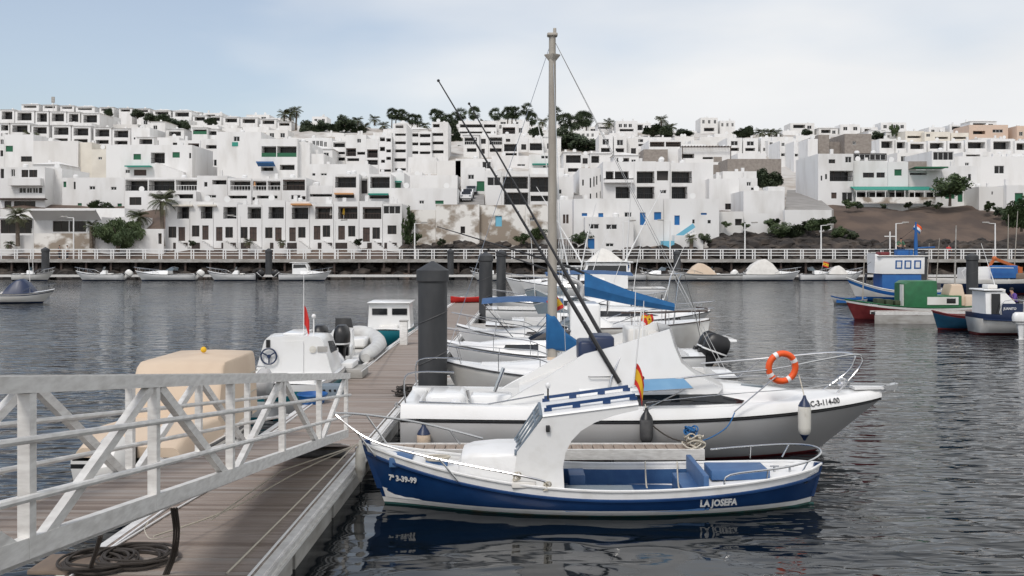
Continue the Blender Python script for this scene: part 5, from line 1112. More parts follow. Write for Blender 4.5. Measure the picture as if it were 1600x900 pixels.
# ================================================================== the blue and white boat in front
def la_josefa():
    X0, Y0 = 4.95, 15.95
    r = thing('fishing_boat', 'blue and white open fishing boat with a small wheelhouse, moored at the finger dock', 'boat', (X0, Y0, 0), 180)
    h = Hull(7.33, 1.92, (.64, .43, .97), .35, .38, stern='round', bowp=2.1, kb=1.5, ks=3.0, mb=.47, srake=.28)
    h.build(r, [('d', 0), ('d', .13), ('d', .18), ('z', .22), ('z', .115), ('z', .035), ('u', .85), ('u', 1)], ['paint_white', 'hull_blue', 'hull_blue', 'hull_blue', 'paint_white', 'antifoul', 'antifoul'])
    h.strake(r, 'hull_blue', .15, .026, 'rubbing_strake'); h.strake(r, 'paint_white', .0, .022, 'gunwale')
    h.deck(r, 'paint_white', .085, .012, .988, (.275, .565, .05, .10), solemat='deck_blue', camber=.035)
    # white triangle at the stem foot
    for sd in (1, -1):
        q = MB(); a = [h.on(7.02, .28, sd), h.on(6.35, .115, sd), h.on(6.6, .115, sd), h.on(6.97, .115, sd)]; q.add(a, [(0, 1, 2, 3)]); q.build('bow_flash', 'paint_white', r)
    # stem post and stern rudder
    MB().loft([[(h.pt(1, z=min(z, .97)).x+d, y, z) for d, y in ((-.10, -.035), (.03, -.028), (.03, .028), (-.10, .035))] for z in (.25, .45, .65, .85, 1.02)]).build('stem_post', 'hull_blue', r)
    MB().loft([[(h.pt(0, z=min(z, .63)).x+d, y, z) for d, y in ((.10, -.03), (-.03, -.025), (-.03, .025), (.10, .03))] for z in (.12, .3, .5, .66)]).build('stern_post', 'hull_blue', r)
    MB().prism([(.42, -.5), (.36, .02), (.12, .02), (.02, -.5)], -.02, .02).build('rudder', 'antifoul', r)
    # trunk cabin, x = X0 - X
    x1, x0 = X0-PX(716, 15.6), X0-PX(806, 15.3)
    cabin(r, 'trunk_cabin', [(x0-.05, .66, .62, .36, .93), (x0+.3, .66, .61, .38, .93), (x1-.22, .57, .52, .45, .91), (x1-.06, .52, .46, .48, .86), (x1, .46, .36, .50, .70)], 'paint_white', .07)
    # wheelhouse sides with the curved cut, roof and raked windscreen
    def xz(px, py, d=15.27): return (X0-PX(px, d), PZ(py, d))
    side = [xz(808, 707), xz(849, 653), xz(900, 646), xz(998, 634), xz(998, 641), xz(960, 650), xz(930, 661), xz(908, 674), xz(893, 690), xz(884, 708), xz(880, 730), xz(882, 764), xz(800, 766)]
    for y in (.62, -.62): MB().prism(side, y-.02, y+.02).build('side_panel', 'paint_white', r)
    fr, ar = xz(848, 652), xz(998, 633)
    rings = []
    for i in range(5):
        t = i/4; x = fr[0]+(ar[0]-fr[0])*t; z = fr[1]+(ar[1]-fr[1])*t; rings.append([(x, -.66, z), (x, -.64, z+.03), (x, -.35, z+.055), (x, 0, z+.065), (x, .35, z+.055), (x, .64, z+.03), (x, .66, z), (x, 0, z+.02)])
    MB().loft(rings).build('roof', 'paint_white', r)
    for y in (.47, -.47):
        q = MB(); a = Vector((fr[0]-.06, y, fr[1]+.05)); b = Vector((ar[0]+.03, y, ar[1]+.05)); q.beam(a+Vector((0, 0, .075)), b+Vector((0, 0, .075)), .045, .045)
        for t in (0.02, .34, .68, .98): p = a.lerp(b, t); q.beam(p, p+Vector((0, 0, .055)), .12, .04, (0, 1, 0))
        q.build('grab_rail', 'bright_blue' if False else 'hull_blue', r)
    # windscreen frame and glass
    a, b = Vector((x0+.0, 0, .92)), Vector((fr[0]+.02, 0, fr[1]+.01)); q = MB()
    for y in (-.60, -.2, .2, .60): q.beam(a+Vector((0, y, 0)), b+Vector((0, y, 0)), .035, .05, (0, 1, 0))
    for p in (a, b, a.lerp(b, .78)): q.beam(p+Vector((0, -.62, 0)), p+Vector((0, .62, 0)), .045, .035)
    q.build('windscreen_frame', 'crate', r)
    panel(r, [a+Vector((0, -.58, 0)), a+Vector((0, .58, 0)), b+Vector((0, .58, 0)), b+Vector((0, -.58, 0))], .012, 'glass_tint', 'windscreen')
    # light and vents
    lx, lz = xz(858, 640); q = MB(); q.tube([(lx, .2, lz+.08), (lx, .2, lz+.26)], .014, 6); q.build('light_post', 'black', r); MB().ball((lx, .2, lz+.30), (.04, .04, .05)).build('masthead_light', 'white_paint', r)
    MB().rbox(xz(856, 670)[0]-.03, xz(856, 670)[0]+.03, .64, .70, xz(856, 670)[1]-.05, xz(856, 670)[1]+.05, .01).build('side_light', 'black', r)
    # hatches and benches
    def hatch(px0, px1, d, y0, y1, z0, z1, m, nm='hatch'): MB().rbox(X0-PX(px1, d), X0-PX(px0, d), y0, y1, z0, z1, .015).build(nm, m, r)
    hatch(612, 646, 16.0, -.22, .30, .64, .79, 'deck_blue'); hatch(666, 700, 16.0, -.1, .12, .58, .70, 'deck_blue')
    hatch(1106, 1196, 15.9, -.28, .34, .45, .60, 'deck_blue'); hatch(884, 988, 15.5, .20, .80, .10, .33, 'deck_blue', 'bench'); hatch(1060, 1088, 15.9, -.6, .6, .10, .36, 'deck_blue', 'bench'); hatch(888, 912, 16.6, -.82, -.3, .1, .38, 'deck_blue', 'bench'); hatch(884, 990, 15.5, .2, .5, .331, .345, 'crate', 'bench_lid')
    MB().rbox(X0-PX(1094, 15.9), X0-PX(1086, 15.9), -.78, .78, .1, .62, .012).build('bulkhead', 'deck_blue', r)
    for px in (895, 960): MB().box(X0-PX(px, 15.9)-.04, X0-PX(px, 15.9)+.04, -.8, .8, .085, .12).build('floor_frame', 'hull_blue', r)
    def W(px, py, d): return loc_of(r, P(px, py, d))
    # bow and stern rails
    near = [W(858, 758, 15.05), W(850, 752, 15.05), W(803, 741, 15.08), W(673, 715, 15.35), W(578, 687, 15.72), W(524.5, 648, 15.93), W(529, 645.5, 16.02), W(572, 648, 16.2), W(647, 659, 16.52), W(705, 672, 16.75), W(754, 685, 16.82)]
    MB().tube(smooth(near, 4), .019, 8).build('bow_rail', 'steel', r)
    for a, b in (((552, 669, 15.82), (587, 713, 15.75)), ((686, 717, 15.3), (716, 752, 15.2)), ((572, 648, 16.2), (604, 693, 16.2)), ((702, 671, 16.74), (719, 694, 16.74))): MB().tube([W(*a), W(*b)], .015, 6).build('stanchion', 'steel', r)
    aft = [W(1132, 758, 15.2), W(1141, 742, 15.2), W(1217, 732, 15.35), W(1263, 721, 15.6), W(1283, 707, 15.95), W(1270, 697, 16.25), W(1233, 694, 16.5), W(1173, 697, 16.68), W(1110, 702, 16.75)]
    MB().tube(smooth(aft, 4), .016, 8).build('stern_rail', 'steel', r)
    for a, b in (((1263, 721, 15.6), (1253, 738, 15.6)), ((1233, 694, 16.5), (1222, 714, 16.5)), ((1173, 697, 16.68), (1172, 716, 16.7)), ((1200, 735, 15.3), (1198, 750, 15.3))): MB().tube([W(*a), W(*b)], .013, 6).build('stanchion', 'steel', r)
    # cleats, coils and small fittings
    for px, d, y in ((688, 16, .1), (1214, 15.8, .0), (1230, 16, .1)):
        q = MB(); x = X0-PX(px, d); z = h.z(x/7.33)-.02; q.tube([(x-.07, y, z+.06), (x+.07, y, z+.06)], .014, 6); q.tube([(x, y, z-.05), (x, y, z+.06)], .02, 6); q.build('cleat', 'steel', r)
    q = MB(); zc = .72
    for k in range(4): q.tube([(X0-PX(683, 15.9)+(.17+.012*k)*math.cos(a), .05+.11*math.sin(a), zc+.014*k) for a in [i*math.pi/8 for i in range(16)]], .014, 5, True)
    q.build('rope_coil', 'rope', r)
    c = W(820, 750, 15.13); MB().rbox(c.x-.17, c.x+.2, c.y-.07, c.y+.07, c.z-.12, c.z-.02, .03).build('life_vest', 'canvas_white', r)
    for px, py, d in ((810, 742, 15.1), (857, 757, 15.05)):
        c = W(px, py, d); q = MB()
        for k in range(5): q.tube([c+Vector((.04*math.cos(a)+.01*k, .03*math.sin(a), .05*math.sin(a*1.0+k)-.01*k)) for a in [i*math.pi/5 for i in range(10)]], .012, 4, True)
        q.build('rope_lashing', 'rope', r)
    # cords tied over the gunwale
    for px in (1008, 1058):
        a = W(px, 726, 16.85); b = W(px+3, 768, 15.05); MB().tube(sag(a+Vector((0, 0, .05)), b+Vector((0, 0, .06)), .12), .012, 5).build('cord', 'rope', r)
    h.letters(r, 'LA JOSEFA', X0-PX(1095, 15.05), .165, .155, 1, 'white_paint', -1, .82)
    h.letters(r, '7\u00aa 3-39-99', X0-PX(607, 15.75), .415, .13, 1, 'white_paint', -1, .85)
    MB().tube([h.on(.35, .40, 1), h.on(.30, .42, 1)], .01, 5).build('drain_fitting', 'steel', r)
    flag((PX(990, 15.6), 15.6, PZ(601, 15.6)), .34, .34, 'Spanish flag hanging limp at the wheelhouse roof edge', 6, (.05, 1.2), 1.0)
    return r
la_josefa()
fender((PX(563, 16.35), 16.35, .30), .55, .085, 'fender_white', 'dirty white fender between the blue bow and the pontoon', 'fender_white')
# ================================================================== white motor cruiser behind it
def cruiser():
    X0, Y0 = -2.1, 20.05
    r = thing('motor_cruiser', 'white motor cruiser with sweeping superstructure and grey hull sides, bow to open water', 'boat', (X0, Y0, 0), 0)
    h = Hull(9.55, 2.9, (.86, .84, 1.06), .45, 1.5, tw=.93, bowp=2.3, kb=1.15, ks=3.0, mb=.42)
    h.build(r, [('d', 0), ('d', .05), ('d', .09), ('z', .4), ('z', .12), ('z', .04), ('u', 1)], ['black', 'gelcoat_grey', 'gelcoat_grey', 'gelcoat_grey', 'gelcoat_grey', 'hull_red'])
    h.strake(r, 'black', .02, .018, 'rubbing_strake')
    # white topside moulding above the black line, then deck
    T = h.ts(30)
    for sd in (1, -1):
        rings = []
        for t in T:
            p = h.pt(t, 0, side=sd); b = abs(p.y); i1 = max(b-.10, .01); i2 = max(b-.16, .006); hh = .27*(1-.35*t)
            rings.append([(p.x, sd*b, p.z+.02), (p.x, sd*max(b-.02, .01), p.z+.10), (p.x-.02*t, sd*i1, p.z+hh), (p.x-.02*t, sd*i2, p.z+hh+.01)])
        MB().loft(rings, closed=False, cap=False).build('topside', 'gelcoat', r)
    Td = [t for t in T if t > .40]
    def dz(t): return h.z(t)+.27*(1-.35*t)+.008
    def dy(t): return max(h.b(t)-.16, .006)
    q = MB(); xs = [(h.pt(t, 0).x, dy(t), dz(t)) for t in Td]
    q.loft([[(x, -y, z), (x, -y*.5, z+.05*min(1, y)), (x, 0, z+.07*min(1, y)), (x, y*.5, z+.05*min(1, y)), (x, y, z)] for x, y, z in xs], closed=False, cap=False); q.build('foredeck', 'gelcoat', r)
    # aft cockpit: side decks, sole, transom
    Ta = [t for t in T if t <= .42]+[.42]; q = MB()
    for sd in (1, -1):
        q.loft([[(h.pt(t, 0).x, sd*dy(t), dz(t)), (h.pt(t, 0).x, sd*(dy(t)-.28), dz(t)), (h.pt(t, 0).x, sd*(dy(t)-.30), .35)] for t in Ta], closed=False, cap=False)
    q.quad((.0, -1.2, .35), (4, -1.2, .35), (4, 1.2, .35), (0, 1.2, .35)); q.build('cockpit', 'gelcoat', r)
    MB().rbox(-.02, .32, -1.2, 1.2, .3, 1.10, .05).build('transom_bench', 'gelcoat', r)
    def W(px, py, d): return loc_of(r, P(px, py, d))
    # low cabin trunk forward with the dark window strip
    X = lambda px, d=19.0: PX(px, d)-X0
    st = [(X(905), 1.30, 1.18, 1.04, 1.40), (X(980), 1.30, 1.18, 1.04, 1.40), (X(1060), 1.27, 1.10, 1.05, 1.40), (X(1130), 1.16, .92, 1.06, 1.37), (X(1200), .90, .62, 1.06, 1.30), (X(1265), .62, .30, 1.08, 1.20), (X(1300), .35, .1, 1.10, 1.14)]
    cabin(r, 'cabin_trunk', st, 'gelcoat', .16)
    side_window(r, st, [(X(975), .18), (X(985), .72), (X(1120), .72), (X(1165), .36), (X(1160), .20)], 'glass_boat', 'cabin_window')
    # sweeping superstructure wings (thick side walls rising aft to the bridge)
    def wing(y, lean):
        prof = [(742, 648), (762, 640), (800, 617), (850, 590), (890, 565), (912, 552), (960, 540), (1045, 514), (1052, 540), (1062, 565), (1085, 585), (1125, 604), (1118, 612), (985, 620), (880, 634)]
        d0 = Y0-y; P3 = []
        a = []; b = []
        for px, py in prof:
            x = PX(px, 19.25)-X0; z = PZ(py, 19.25); w = y-math.copysign(max(0, z-1.1)*lean, y); a.append(Vector((x, w, z))); b.append(Vector((x, w-math.copysign(.07, y), z)))
        n = len(a); MB().add(a+b, [tuple(range(n)) if y < 0 else tuple(reversed(range(n))), tuple(reversed(range(n, 2*n))) if y < 0 else tuple(range(n, 2*n))]+[(i, (i+1) % n, (i+1) % n+n, i+n) for i in range(n)]).build('superstructure_wing', 'gelcoat', r)
    wing(-1.08, .14); wing(1.08, .14)
    # front face and bridge deck joining the wings
    def pr(px, py, y):
        z = PZ(py, 19.25); return Vector((PX(px, 19.25)-X0, math.copysign(abs(y)-max(0, z-1.1)*.14, y), z))
    fl = [(1045, 514), (1052, 540), (1062, 565), (1085, 585), (1125, 604)]
    MB().loft([[pr(px, py, -1.06), pr(px, py, -.5)+Vector((.12, 0, 0)), pr(px, py, .5)+Vector((.12, 0, 0)), pr(px, py, 1.06)] for px, py in fl], closed=False, cap=False).build('bridge_front', 'gelcoat', r)
    q = MB(); q.loft([[pr(px, py, -1.03), pr(px, py, 1.03)] for px, py in ((812, 621), (900, 583), (960, 556), (1044, 528))], closed=False, cap=False); q.build('bridge_deck', 'gelcoat_old', r)
    q = MB(); q.loft([[pr(px, py, -1.03), pr(px, py, 1.03)] for px, py in ((812, 621), (812, 640), (812, 672))], closed=False, cap=False); q.build('cabin_bulkhead', 'gelcoat', r)
    for px, py in ((925, 560), (945, 552)): c = pr(px, py, -.3); MB().rbox(c.x-.25, c.x+.2, -.7, .1, c.z-.1, c.z+.32, .08).build('helm_seat', 'navy', r)
    q = MB(); c = pr(1000, 540, 0); q.rbox(c.x-.2, c.x+.2, -.5, .5, c.z-.2, c.z+.30, .06); q.build('helm_console', 'gelcoat_old', r)
    # grab handle on the wing
    a = pr(918, 586, -1.08)+Vector((0, -.03, 0)); b = pr(952, 586, -1.08)+Vector((0, -.03, 0)); MB().tube([a, a+Vector((.03, -.03, 0)), b-Vector((.03, .03, 0)), b], .012, 6).build('grab_handle', 'steel', r)
    # blue sun hatch cover on a frame
    hh = [W(1002, 612, 18.50), W(1083, 607, 18.52), W(1067, 591, 18.86), W(992, 594, 18.84)]; panel(r, hh, .02, 'canvas_sky', 'hatch_cover'); MB().tube(hh+[hh[0]], .012, 6).build('hatch_frame', 'steel', r)
    # deck hatch forward
    c = W(1170, 598, 20.0); MB().rbox(c.x-.28, c.x+.28, -.25, .25, c.z-.09, c.z-.03, .04).build('deck_hatch', 'glass_tint', r)
    # bow rails
    up = [W(985, 605, 18.85), W(1080, 589, 18.85), W(1205, 577, 18.9), W(1280, 563, 19.2), W(1335, 554, 19.7), W(1347, 561, 19.9), W(1340, 578, 20.0), W(1297, 626, 19.75)]
    MB().tube(smooth(up, 4), .018, 8).build('bow_rail', 'steel', r)
    far = [W(1095, 568, 21.2), W(1190, 560, 21.1), W(1290, 551, 20.6), W(1328, 552, 20.3), W(1336, 560, 20.2), W(1325, 580, 20.3), W(1296, 602, 20.3)]
    MB().tube(smooth(far, 4), .016, 8).build('bow_rail', 'steel', r)
    MB().tube(smooth([W(1000, 630, 18.8), W(1125, 617, 18.85), W(1260, 606, 19.2), W(1325, 594, 19.9)], 4), .009, 6).build('guard_wire', 'steel', r)
    MB().tube([W(1095, 590, 21.2), W(1180, 587, 21.1), W(1325, 594, 20.2)], .009, 6).build('guard_wire', 'steel', r)
    for a, b in (((1218, 584, 18.9), (1147, 644, 18.66)), ((1076, 606, 18.86), (1008, 639, 18.66)), ((1190, 562, 21.1), (1152, 590, 21.1)), ((1312, 588, 20.3), (1282, 612, 20.3))): MB().tube([W(*a), W(*b)], .014, 6).build('stanchion', 'steel', r)
    # pulpit plank, windlass and anchor
    c = W(1340, 622, 20.05); MB().prism([(-.16, c.x-.6), (.16, c.x-.6), (.10, c.x+.35), (-.10, c.x+.35)], 0, 1) if False else None
    panel(r, [(8.95, -.16, 1.27), (8.95, .16, 1.27), (9.65, .07, 1.27), (9.65, -.07, 1.27)], .05, 'gelcoat', 'bow_platform')
    MB().lathe([(.09, 0), (.10, .05), (.06, .10), (.09, .14), (.02, .17)], (8.75, 0, 1.30), 10).build('windlass', 'steel', r)
    q = MB(); q.tube([(8.9, 0, 1.34), (9.72, 0, 1.33)], .018, 6); q.prism([(9.55, 1.30), (9.85, 1.36), (9.80, 1.24), (9.6, 1.22)], -.09, .09); q.tube([(9.78, 0, 1.45), (9.84, 0, 1.32), (9.80, 0, 1.18)], .012, 5); q.build('anchor', 'steel', r)
    # stern gear at the left
    for y in (-1.15, 1.15): MB().tube(smooth([(.1, y, 1.0), (.05, y, 1.55), (.25, y, 1.72), (1.0, y, 1.72)], 3), .016, 6).build('stern_rail', 'steel', r)
    MB().tube([W(655, 628, 18.9), W(760, 632, 18.9), W(850, 616, 18.9)], .014, 6).build('side_rail', 'steel', r)
    for px, py0, py1 in ((738, 642, 610), (773, 612, 575)): MB().tube([W(px, py0, 19.0), W(px-8 if px < 750 else px+14, py1, 19.0)], .036, 8).build('rod_holder', 'steel', r)
    c = W(712, 625, 19.4); MB().ball((c.x, c.y, c.z-.05), (.12, .12, .07), 10, 6).build('deck_cap', 'gelcoat', r)
    MB().rbox(W(700, 640, 19.6).x-.45, W(700, 640, 19.6).x+.35, -.5, .6, .9, 1.22, .15).build('engine_box', 'gelcoat', r)
    MB().rbox(1.3, 2.1, -.9, -.4, .4, 1.25, .06).build('bait_table', 'gelcoat', r)
    v, f = text_mesh('C-3-114-00', .17, .004); q = []
    for a, b, c_ in v:
        x = PX(1263, 19.3)-X0+a*.82; t = h.solve(x, h.z(x/9.55)); zz = h.z(t)+.085+b*.8; bb = h.b(t)
        fr_ = (zz-h.z(t)-.10)/(.27*(1-.35*t)-.10) if zz > h.z(t)+.1 else 0
        q.append((x, -(bb-.02-max(0, fr_)*.08)-.02, zz))
    MB().add(q, f).build('lettering', 'black', r)
    # outriggers
    for base, tip in (((968, 598, 19.0), (685, 126, 19.6)), ((960, 560, 20.8), (733, 162, 21.4))):
        a, b = W(*base), W(*tip); MB().tube([a, a.lerp(b, .35), a.lerp(b, .36), b], [.045, .04, .03, .012], 8).build('outrigger_rod', 'carbon', r)
        MB().ball(b, .03).build('rod_tip', 'black', r)
    MB().tube([W(948, 622, 18.95), W(955, 590, 19.0), W(968, 560, 19.1), W(990, 575, 19.3)], .018, 6).build('outrigger_mount', 'steel', r)
    for k in range(6): 
        a, b = W(968, 598, 19.0), W(685, 126, 19.6); p = a.lerp(b, .2+.12*k); MB().ball(p+Vector((.03, -.03, 0)), .022, 6, 4).build('line_guide', 'steel', r)
    MB().tube([W(1005, 640, 18.7), W(1008, 645, 18.7)], .02, 5).build('cleat', 'steel', r)
    for px, tip in ((1003, 470), (990, 455)): MB().tube([W(px, 545, 19.4), W(px+3, tip, 19.5)], [.016, .006], 5).build('whip_antenna', 'white_paint', r)
    return r
cruiser()
lb = thing('lifebuoy', 'orange lifebuoy with white bands hanging on the cruiser bow rail', 'lifebuoy', (PX(1222, 18.95), 18.95, PZ(574, 18.95)))
lb.rotation_euler = (R(4), R(10), R(8))
q = MB(); q.tube([(.265*math.cos(a), 0, .265*math.sin(a)) for a in [i*math.pi/20 for i in range(40)]], .062, 10, True); q.build('ring', 'orange', lb)
for k in range(4):
    a0 = R(40+90*k); MB().tube([(.265*math.cos(a), 0, .265*math.sin(a)) for a in [a0-.13, a0-.05, a0+.05, a0+.13]], .0645, 10, cap=False).build('band', 'white_paint', lb)
fender((PX(1010, 18.55), 18.55, PZ(696, 18.55)), .62, .125, 'rubber', 'dark grey fender hanging against the cruiser side', 'black', P(1008, 632, 18.66))
fender((PX(1257, 18.75), 18.75, PZ(684, 18.75)), .72, .12, 'fender_white', 'white fender with navy ends hanging under the lifebuoy', 'navy', P(1248, 585, 19.0))
def rope(pts, label, m='rope', r_=.012, name='mooring_rope'): return tag(MB().tube(pts, r_, 5).build(name, m), label, 'rope')
rope(sag(P(1010, 655, 18.6), P(1080, 690, 18.1), .12), 'dark mooring rope from the cruiser side to the finger dock', 'rope_dark', .014)
rope(smooth([P(1148, 645, 18.62), P(1135, 668, 18.4), P(1105, 686, 18.2), P(1082, 690, 18.05)], 5), 'blue mooring rope from the rail foot to the finger dock', 'rope_blue', .012)
def pile_of_rope(loc, r0, m, label, n=14, h=.25):
    r7 = random.Random(int(loc[0]*100)); q = MB()
    for k in range(n):
        c = Vector((r7.uniform(-r0*.4, r0*.4), r7.uniform(-r0*.3, r0*.3), .02+h*k/n)); rr = r0*r7.uniform(.35, .9); e = r7.uniform(.5, 1)
        q.tube([c+Vector((rr*math.cos(a), rr*e*math.sin(a), .04*math.sin(a*2+k))) for a in [i*math.pi/7 for i in range(14)]], .014, 5, True)
    o = q.build('rope_pile', m, None, loc); return tag(o, label, 'rope')
pile_of_rope((PX(1085, 17.9), 17.9, .50), .2, 'rope', 'tangled pale mooring rope at the end of the finger dock', 12, .22); pile_of_rope((PX(1080, 17.95), 17.95, .70), .12, 'rope_blue', 'tangled blue rope on top of the finger dock end', 8, .14)
pile_of_rope((PX(640, 24.6), 24.0, .50), .34, 'rope_dark', 'heap of dark rope beside the thick pile', 18, .2)
# ================================================================== other boats
def sport(label, loc, rz, L=6.0, B=2.2, sheer=(.75, .72, 1.0), hull='gelcoat', band=None, bottom='navy', cab='cuddy', motors=1, motor='black', rail=True, cover=None, deckm='gelcoat', name='motor_boat', detail=2, rake=.9, tilt=0, strake='rubber', msize=1.0, trunk=(.50, .86, .42), group=None, wind='glass_tint'):
    r = thing(name, label, 'boat', loc, rz, group)
    h = Hull(L, B, sheer, .3, rake, tw=.88, bowp=2.1, kb=1.2, ks=3.0, mb=.42)
    rows = [('d', 0), ('d', .10), ('d', .17), ('z', .3), ('z', .10), ('z', .03), ('u', 1)]
    h.build(r, rows, [hull, band or hull, hull, hull, hull if bottom == hull else bottom, bottom], 18 if detail > 1 else 12)
    h.strake(r, strake, .02, .022 if detail > 1 else .03, n=16)
    c1 = trunk[0] if cab != 'open' else .62
    h.deck(r, deckm, .0, .0, .995, (.06, c1, .16, .22), n=16, camber=.06)
    def dz(t): return h.z(t)
    st = None
    if cab in ('cuddy', 'pilot', 'fly', 'sail'):
        a, b, hh = trunk; w = h.b(a)-.22
        st = [(a*L, w, w*.86, dz(a), dz(a)+hh), ((a+(b-a)*.45)*L, min(w, h.b(a+(b-a)*.45)-.2), w*.74, dz(a)+.02, dz(a)+hh*.92), ((a+(b-a)*.8)*L, max(h.b(a+(b-a)*.8)-.2, .2), max(h.b(a+(b-a)*.8)-.4, .12), dz(a+(b-a)*.8), dz(a)+hh*.66), (b*L, max(h.b(b)-.25, .12), max(h.b(b)-.5, .06), dz(b), dz(b)+.08)]
        cabin(r, 'cabin_trunk', st, deckm, .09)
        if detail > 1: side_window(r, st, [((a+.03)*L, .35), ((a+.03)*L, .78), ((a+(b-a)*.5)*L, .74), ((a+(b-a)*.68)*L, .4)], 'glass_boat')
        # windscreen
        if cab == 'cuddy':
            x0 = (a+.06)*L; x1 = (a-.03)*L; zz = dz(a)+hh-.02; wv = w*.84
            q = MB(); P0 = [(x1-.35, -wv*1.05, zz-.02), (x0, -wv*.8, zz), (x0+.1, 0, zz), (x0, wv*.8, zz), (x1-.35, wv*1.05, zz-.02)]; P1 = [(x1-.5, -wv*1.0, zz+.30), (x1-.05, -wv*.75, zz+.40), (x1+.03, 0, zz+.42), (x1-.05, wv*.75, zz+.40), (x1-.5, wv*1.0, zz+.30)]
            q.loft([P0, P1], closed=False, cap=False, smooth=False); q.build('windscreen', wind, r); MB().tube(P1, .016, 5).build('windscreen_frame', 'steel', r)
        if cab in ('pilot', 'fly'):
            a2 = a-.02; x0, x1 = (a-.16)*L, (a+.14)*L; w2 = w*.85; z0 = dz(a)+hh*.4; z1 = dz(a)+hh+(.85 if cab == 'pilot' else 1.0)
            ps = [(x0, w2, w2*.9, dz(a), z1), (x1-.25, w2, w2*.88, dz(a), z1), (x1+.05, w2*.95, w2*.8, dz(a), dz(a)+hh+.35)]
            cabin(r, 'wheelhouse', ps, deckm, .07)
            side_window(r, ps, [(x0+.1, .55), (x0+.1, .88), (x1-.3, .88), (x1-.12, .6)], 'glass_boat'); y_ = w2*.75
            panel(r, [(x1+.075, -y_, dz(a)+hh+.30), (x1+.075, y_, dz(a)+hh+.30), (x1-.215, y_, z1-.1), (x1-.215, -y_, z1-.1)], .02, 'glass_boat', 'windscreen')
            MB().rbox(x0-.35, x1-.1, -w2-.02, w2+.02, z1+.015, z1+.07, .03).build('roof', deckm, r)
    if cab == 'open':
        x0 = .42*L; cabin(r, 'console', [(x0-.35, .36, .34, .22, dz(.4)+.42), (x0, .36, .34, .22, dz(.4)+.45), (x0+.3, .34, .28, .22, dz(.4)+.15)], deckm, .06)
        panel(r, [(x0+.05, -.32, dz(.4)+.45), (x0+.05, .32, dz(.4)+.45), (x0-.12, .28, dz(.4)+.85), (x0-.12, -.28, dz(.4)+.85)], .015, wind, 'windscreen'); MB().rbox(x0-1.0, x0-.6, -.4, .4, .22, dz(.4)+.12, .05).build('helm_seat', 'gelcoat_old', r)
    if cab != 'open': MB().rbox(.12*L, .2*L, -B*.3, B*.3, .22, sheer[0]-.12, .05).build('stern_bench', 'gelcoat_old', r)
    for k in range(motors):
        y = 0 if motors == 1 else (-.36 if k == 0 else .36); outboard(r, -.06, y, sheer[0]+.04, motor, msize, tilt)
    if rail:
        T = [.55+.44*i/8 for i in range(9)]; hgt = .42 if detail > 1 else .45
        up = [h.pt(t, 0, side=1)+Vector((0.06*L*max(0, t-.8)*2, -.06 if t < .97 else 0, hgt*min(1, (t-.5)*6))) for t in T]; dn = [Vector((p.x, -p.y, p.z)) for p in reversed(up)]
        MB().tube(smooth(up+dn, 2), .014 if detail > 1 else .02, 5).build('bow_rail', 'steel', r)
        for t in (.66, .8, .93):
            for sd in (1, -1):
                p = h.pt(t, 0, side=sd); MB().tube([(p.x, p.y-sd*.06, p.z), (p.x+.06*L*max(0, t-.8)*2, p.y-sd*.06, p.z+hgt*min(1, (t-.5)*6))], .011 if detail > 1 else .016, 5).build('stanchion', 'steel', r)
    if cover:
        m, x0, x1, z1 = cover; w = h.b((x0+x1)/2/L)-.05; zz = dz((x0+x1)/2/L)
        cabin(r, 'canvas_cover', [(x0*1.0, w, w*.8, zz-.02, zz+.12), (x0+(x1-x0)*.2, w, w*.72, zz-.02, zz+(z1-zz)*.62), (x0+(x1-x0)*.42, w, w*.62, zz-.02, zz+(z1-zz)*.94), (x0+(x1-x0)*.58, w, w*.6, zz-.02, z1), (x0+(x1-x0)*.78, w*.95, w*.6, zz, zz+(z1-zz)*.7), (x1, w*.8, w*.6, zz+.02, zz+.12)], m, .1)
    return r, h
def bimini(r, x0, x1, w, z, m, th=.06, legs=True):
    rings = []
    for i in range(7):
        t = i/6; x = x0+(x1-x0)*t; zz = z+.08*math.sin(math.pi*t); rings.append([(x, -w, zz-.10), (x, -w*.6, zz), (x, 0, zz+.04), (x, w*.6, zz), (x, w, zz-.10), (x, w*.6, zz-.03), (x, 0, zz+.01), (x, -w*.6, zz-.03)])
    MB().loft(rings).build('bimini_top', m, r)
    if legs:
        for s in (-1, 1):
            for xx in (x0+.05, x1-.05): MB().tube([(xx, s*w*.98, z-.09), ((x0+x1)/2+(xx-(x0+x1)/2)*.2, s*w, z-1.25)], .014, 5).build('bimini_leg', 'steel', r)
# --- second row: boats with bows to the pontoon (rz=180 puts the bow on the left)
def at180(pxbow, Y, L): return (PX(pxbow, Y)+L, Y, 0)
# old sailing boat with the tall mast
Ys = 25.0
r, h = sport('white sailing boat with a tall wooden mast and blue sail cover', at180(690, Ys, 7.2), 180, 7.2, 2.4, (.95, .92, 1.25), hull='gelcoat_old', cab='cuddy', motors=0, name='sailing_boat', trunk=(.36, .86, .38), rake=.7)
mx_ = r.location.x-PX(863, Ys); mt = PZ(54, Ys)
MB().tube([(mx_, 0, .9), (mx_, 0, 4), (mx_, 0, mt)], [.125, .115, .085], 12).build('mast', 'mast', r)
q = MB(); q.rbox(mx_-.13, mx_+.13, -.13, .13, mt-.05, mt+.03, .03); q.rbox(mx_-.1, mx_-.02, -.05, .05, mt+.03, mt+.16, .02); q.build('masthead', 'mast', r)
MB().lathe([(.02, 0), (.2, .22), (.2, .25), (.1, .27)], (mx_, 0, mt-.75), 4).build('masthead_bracket', 'mast', r)
MB().lathe([(.2, 0), (.15, .25), (.13, .4)], (mx_, 0, .93), 10).build('mast_boot', 'canvas_beige', r)
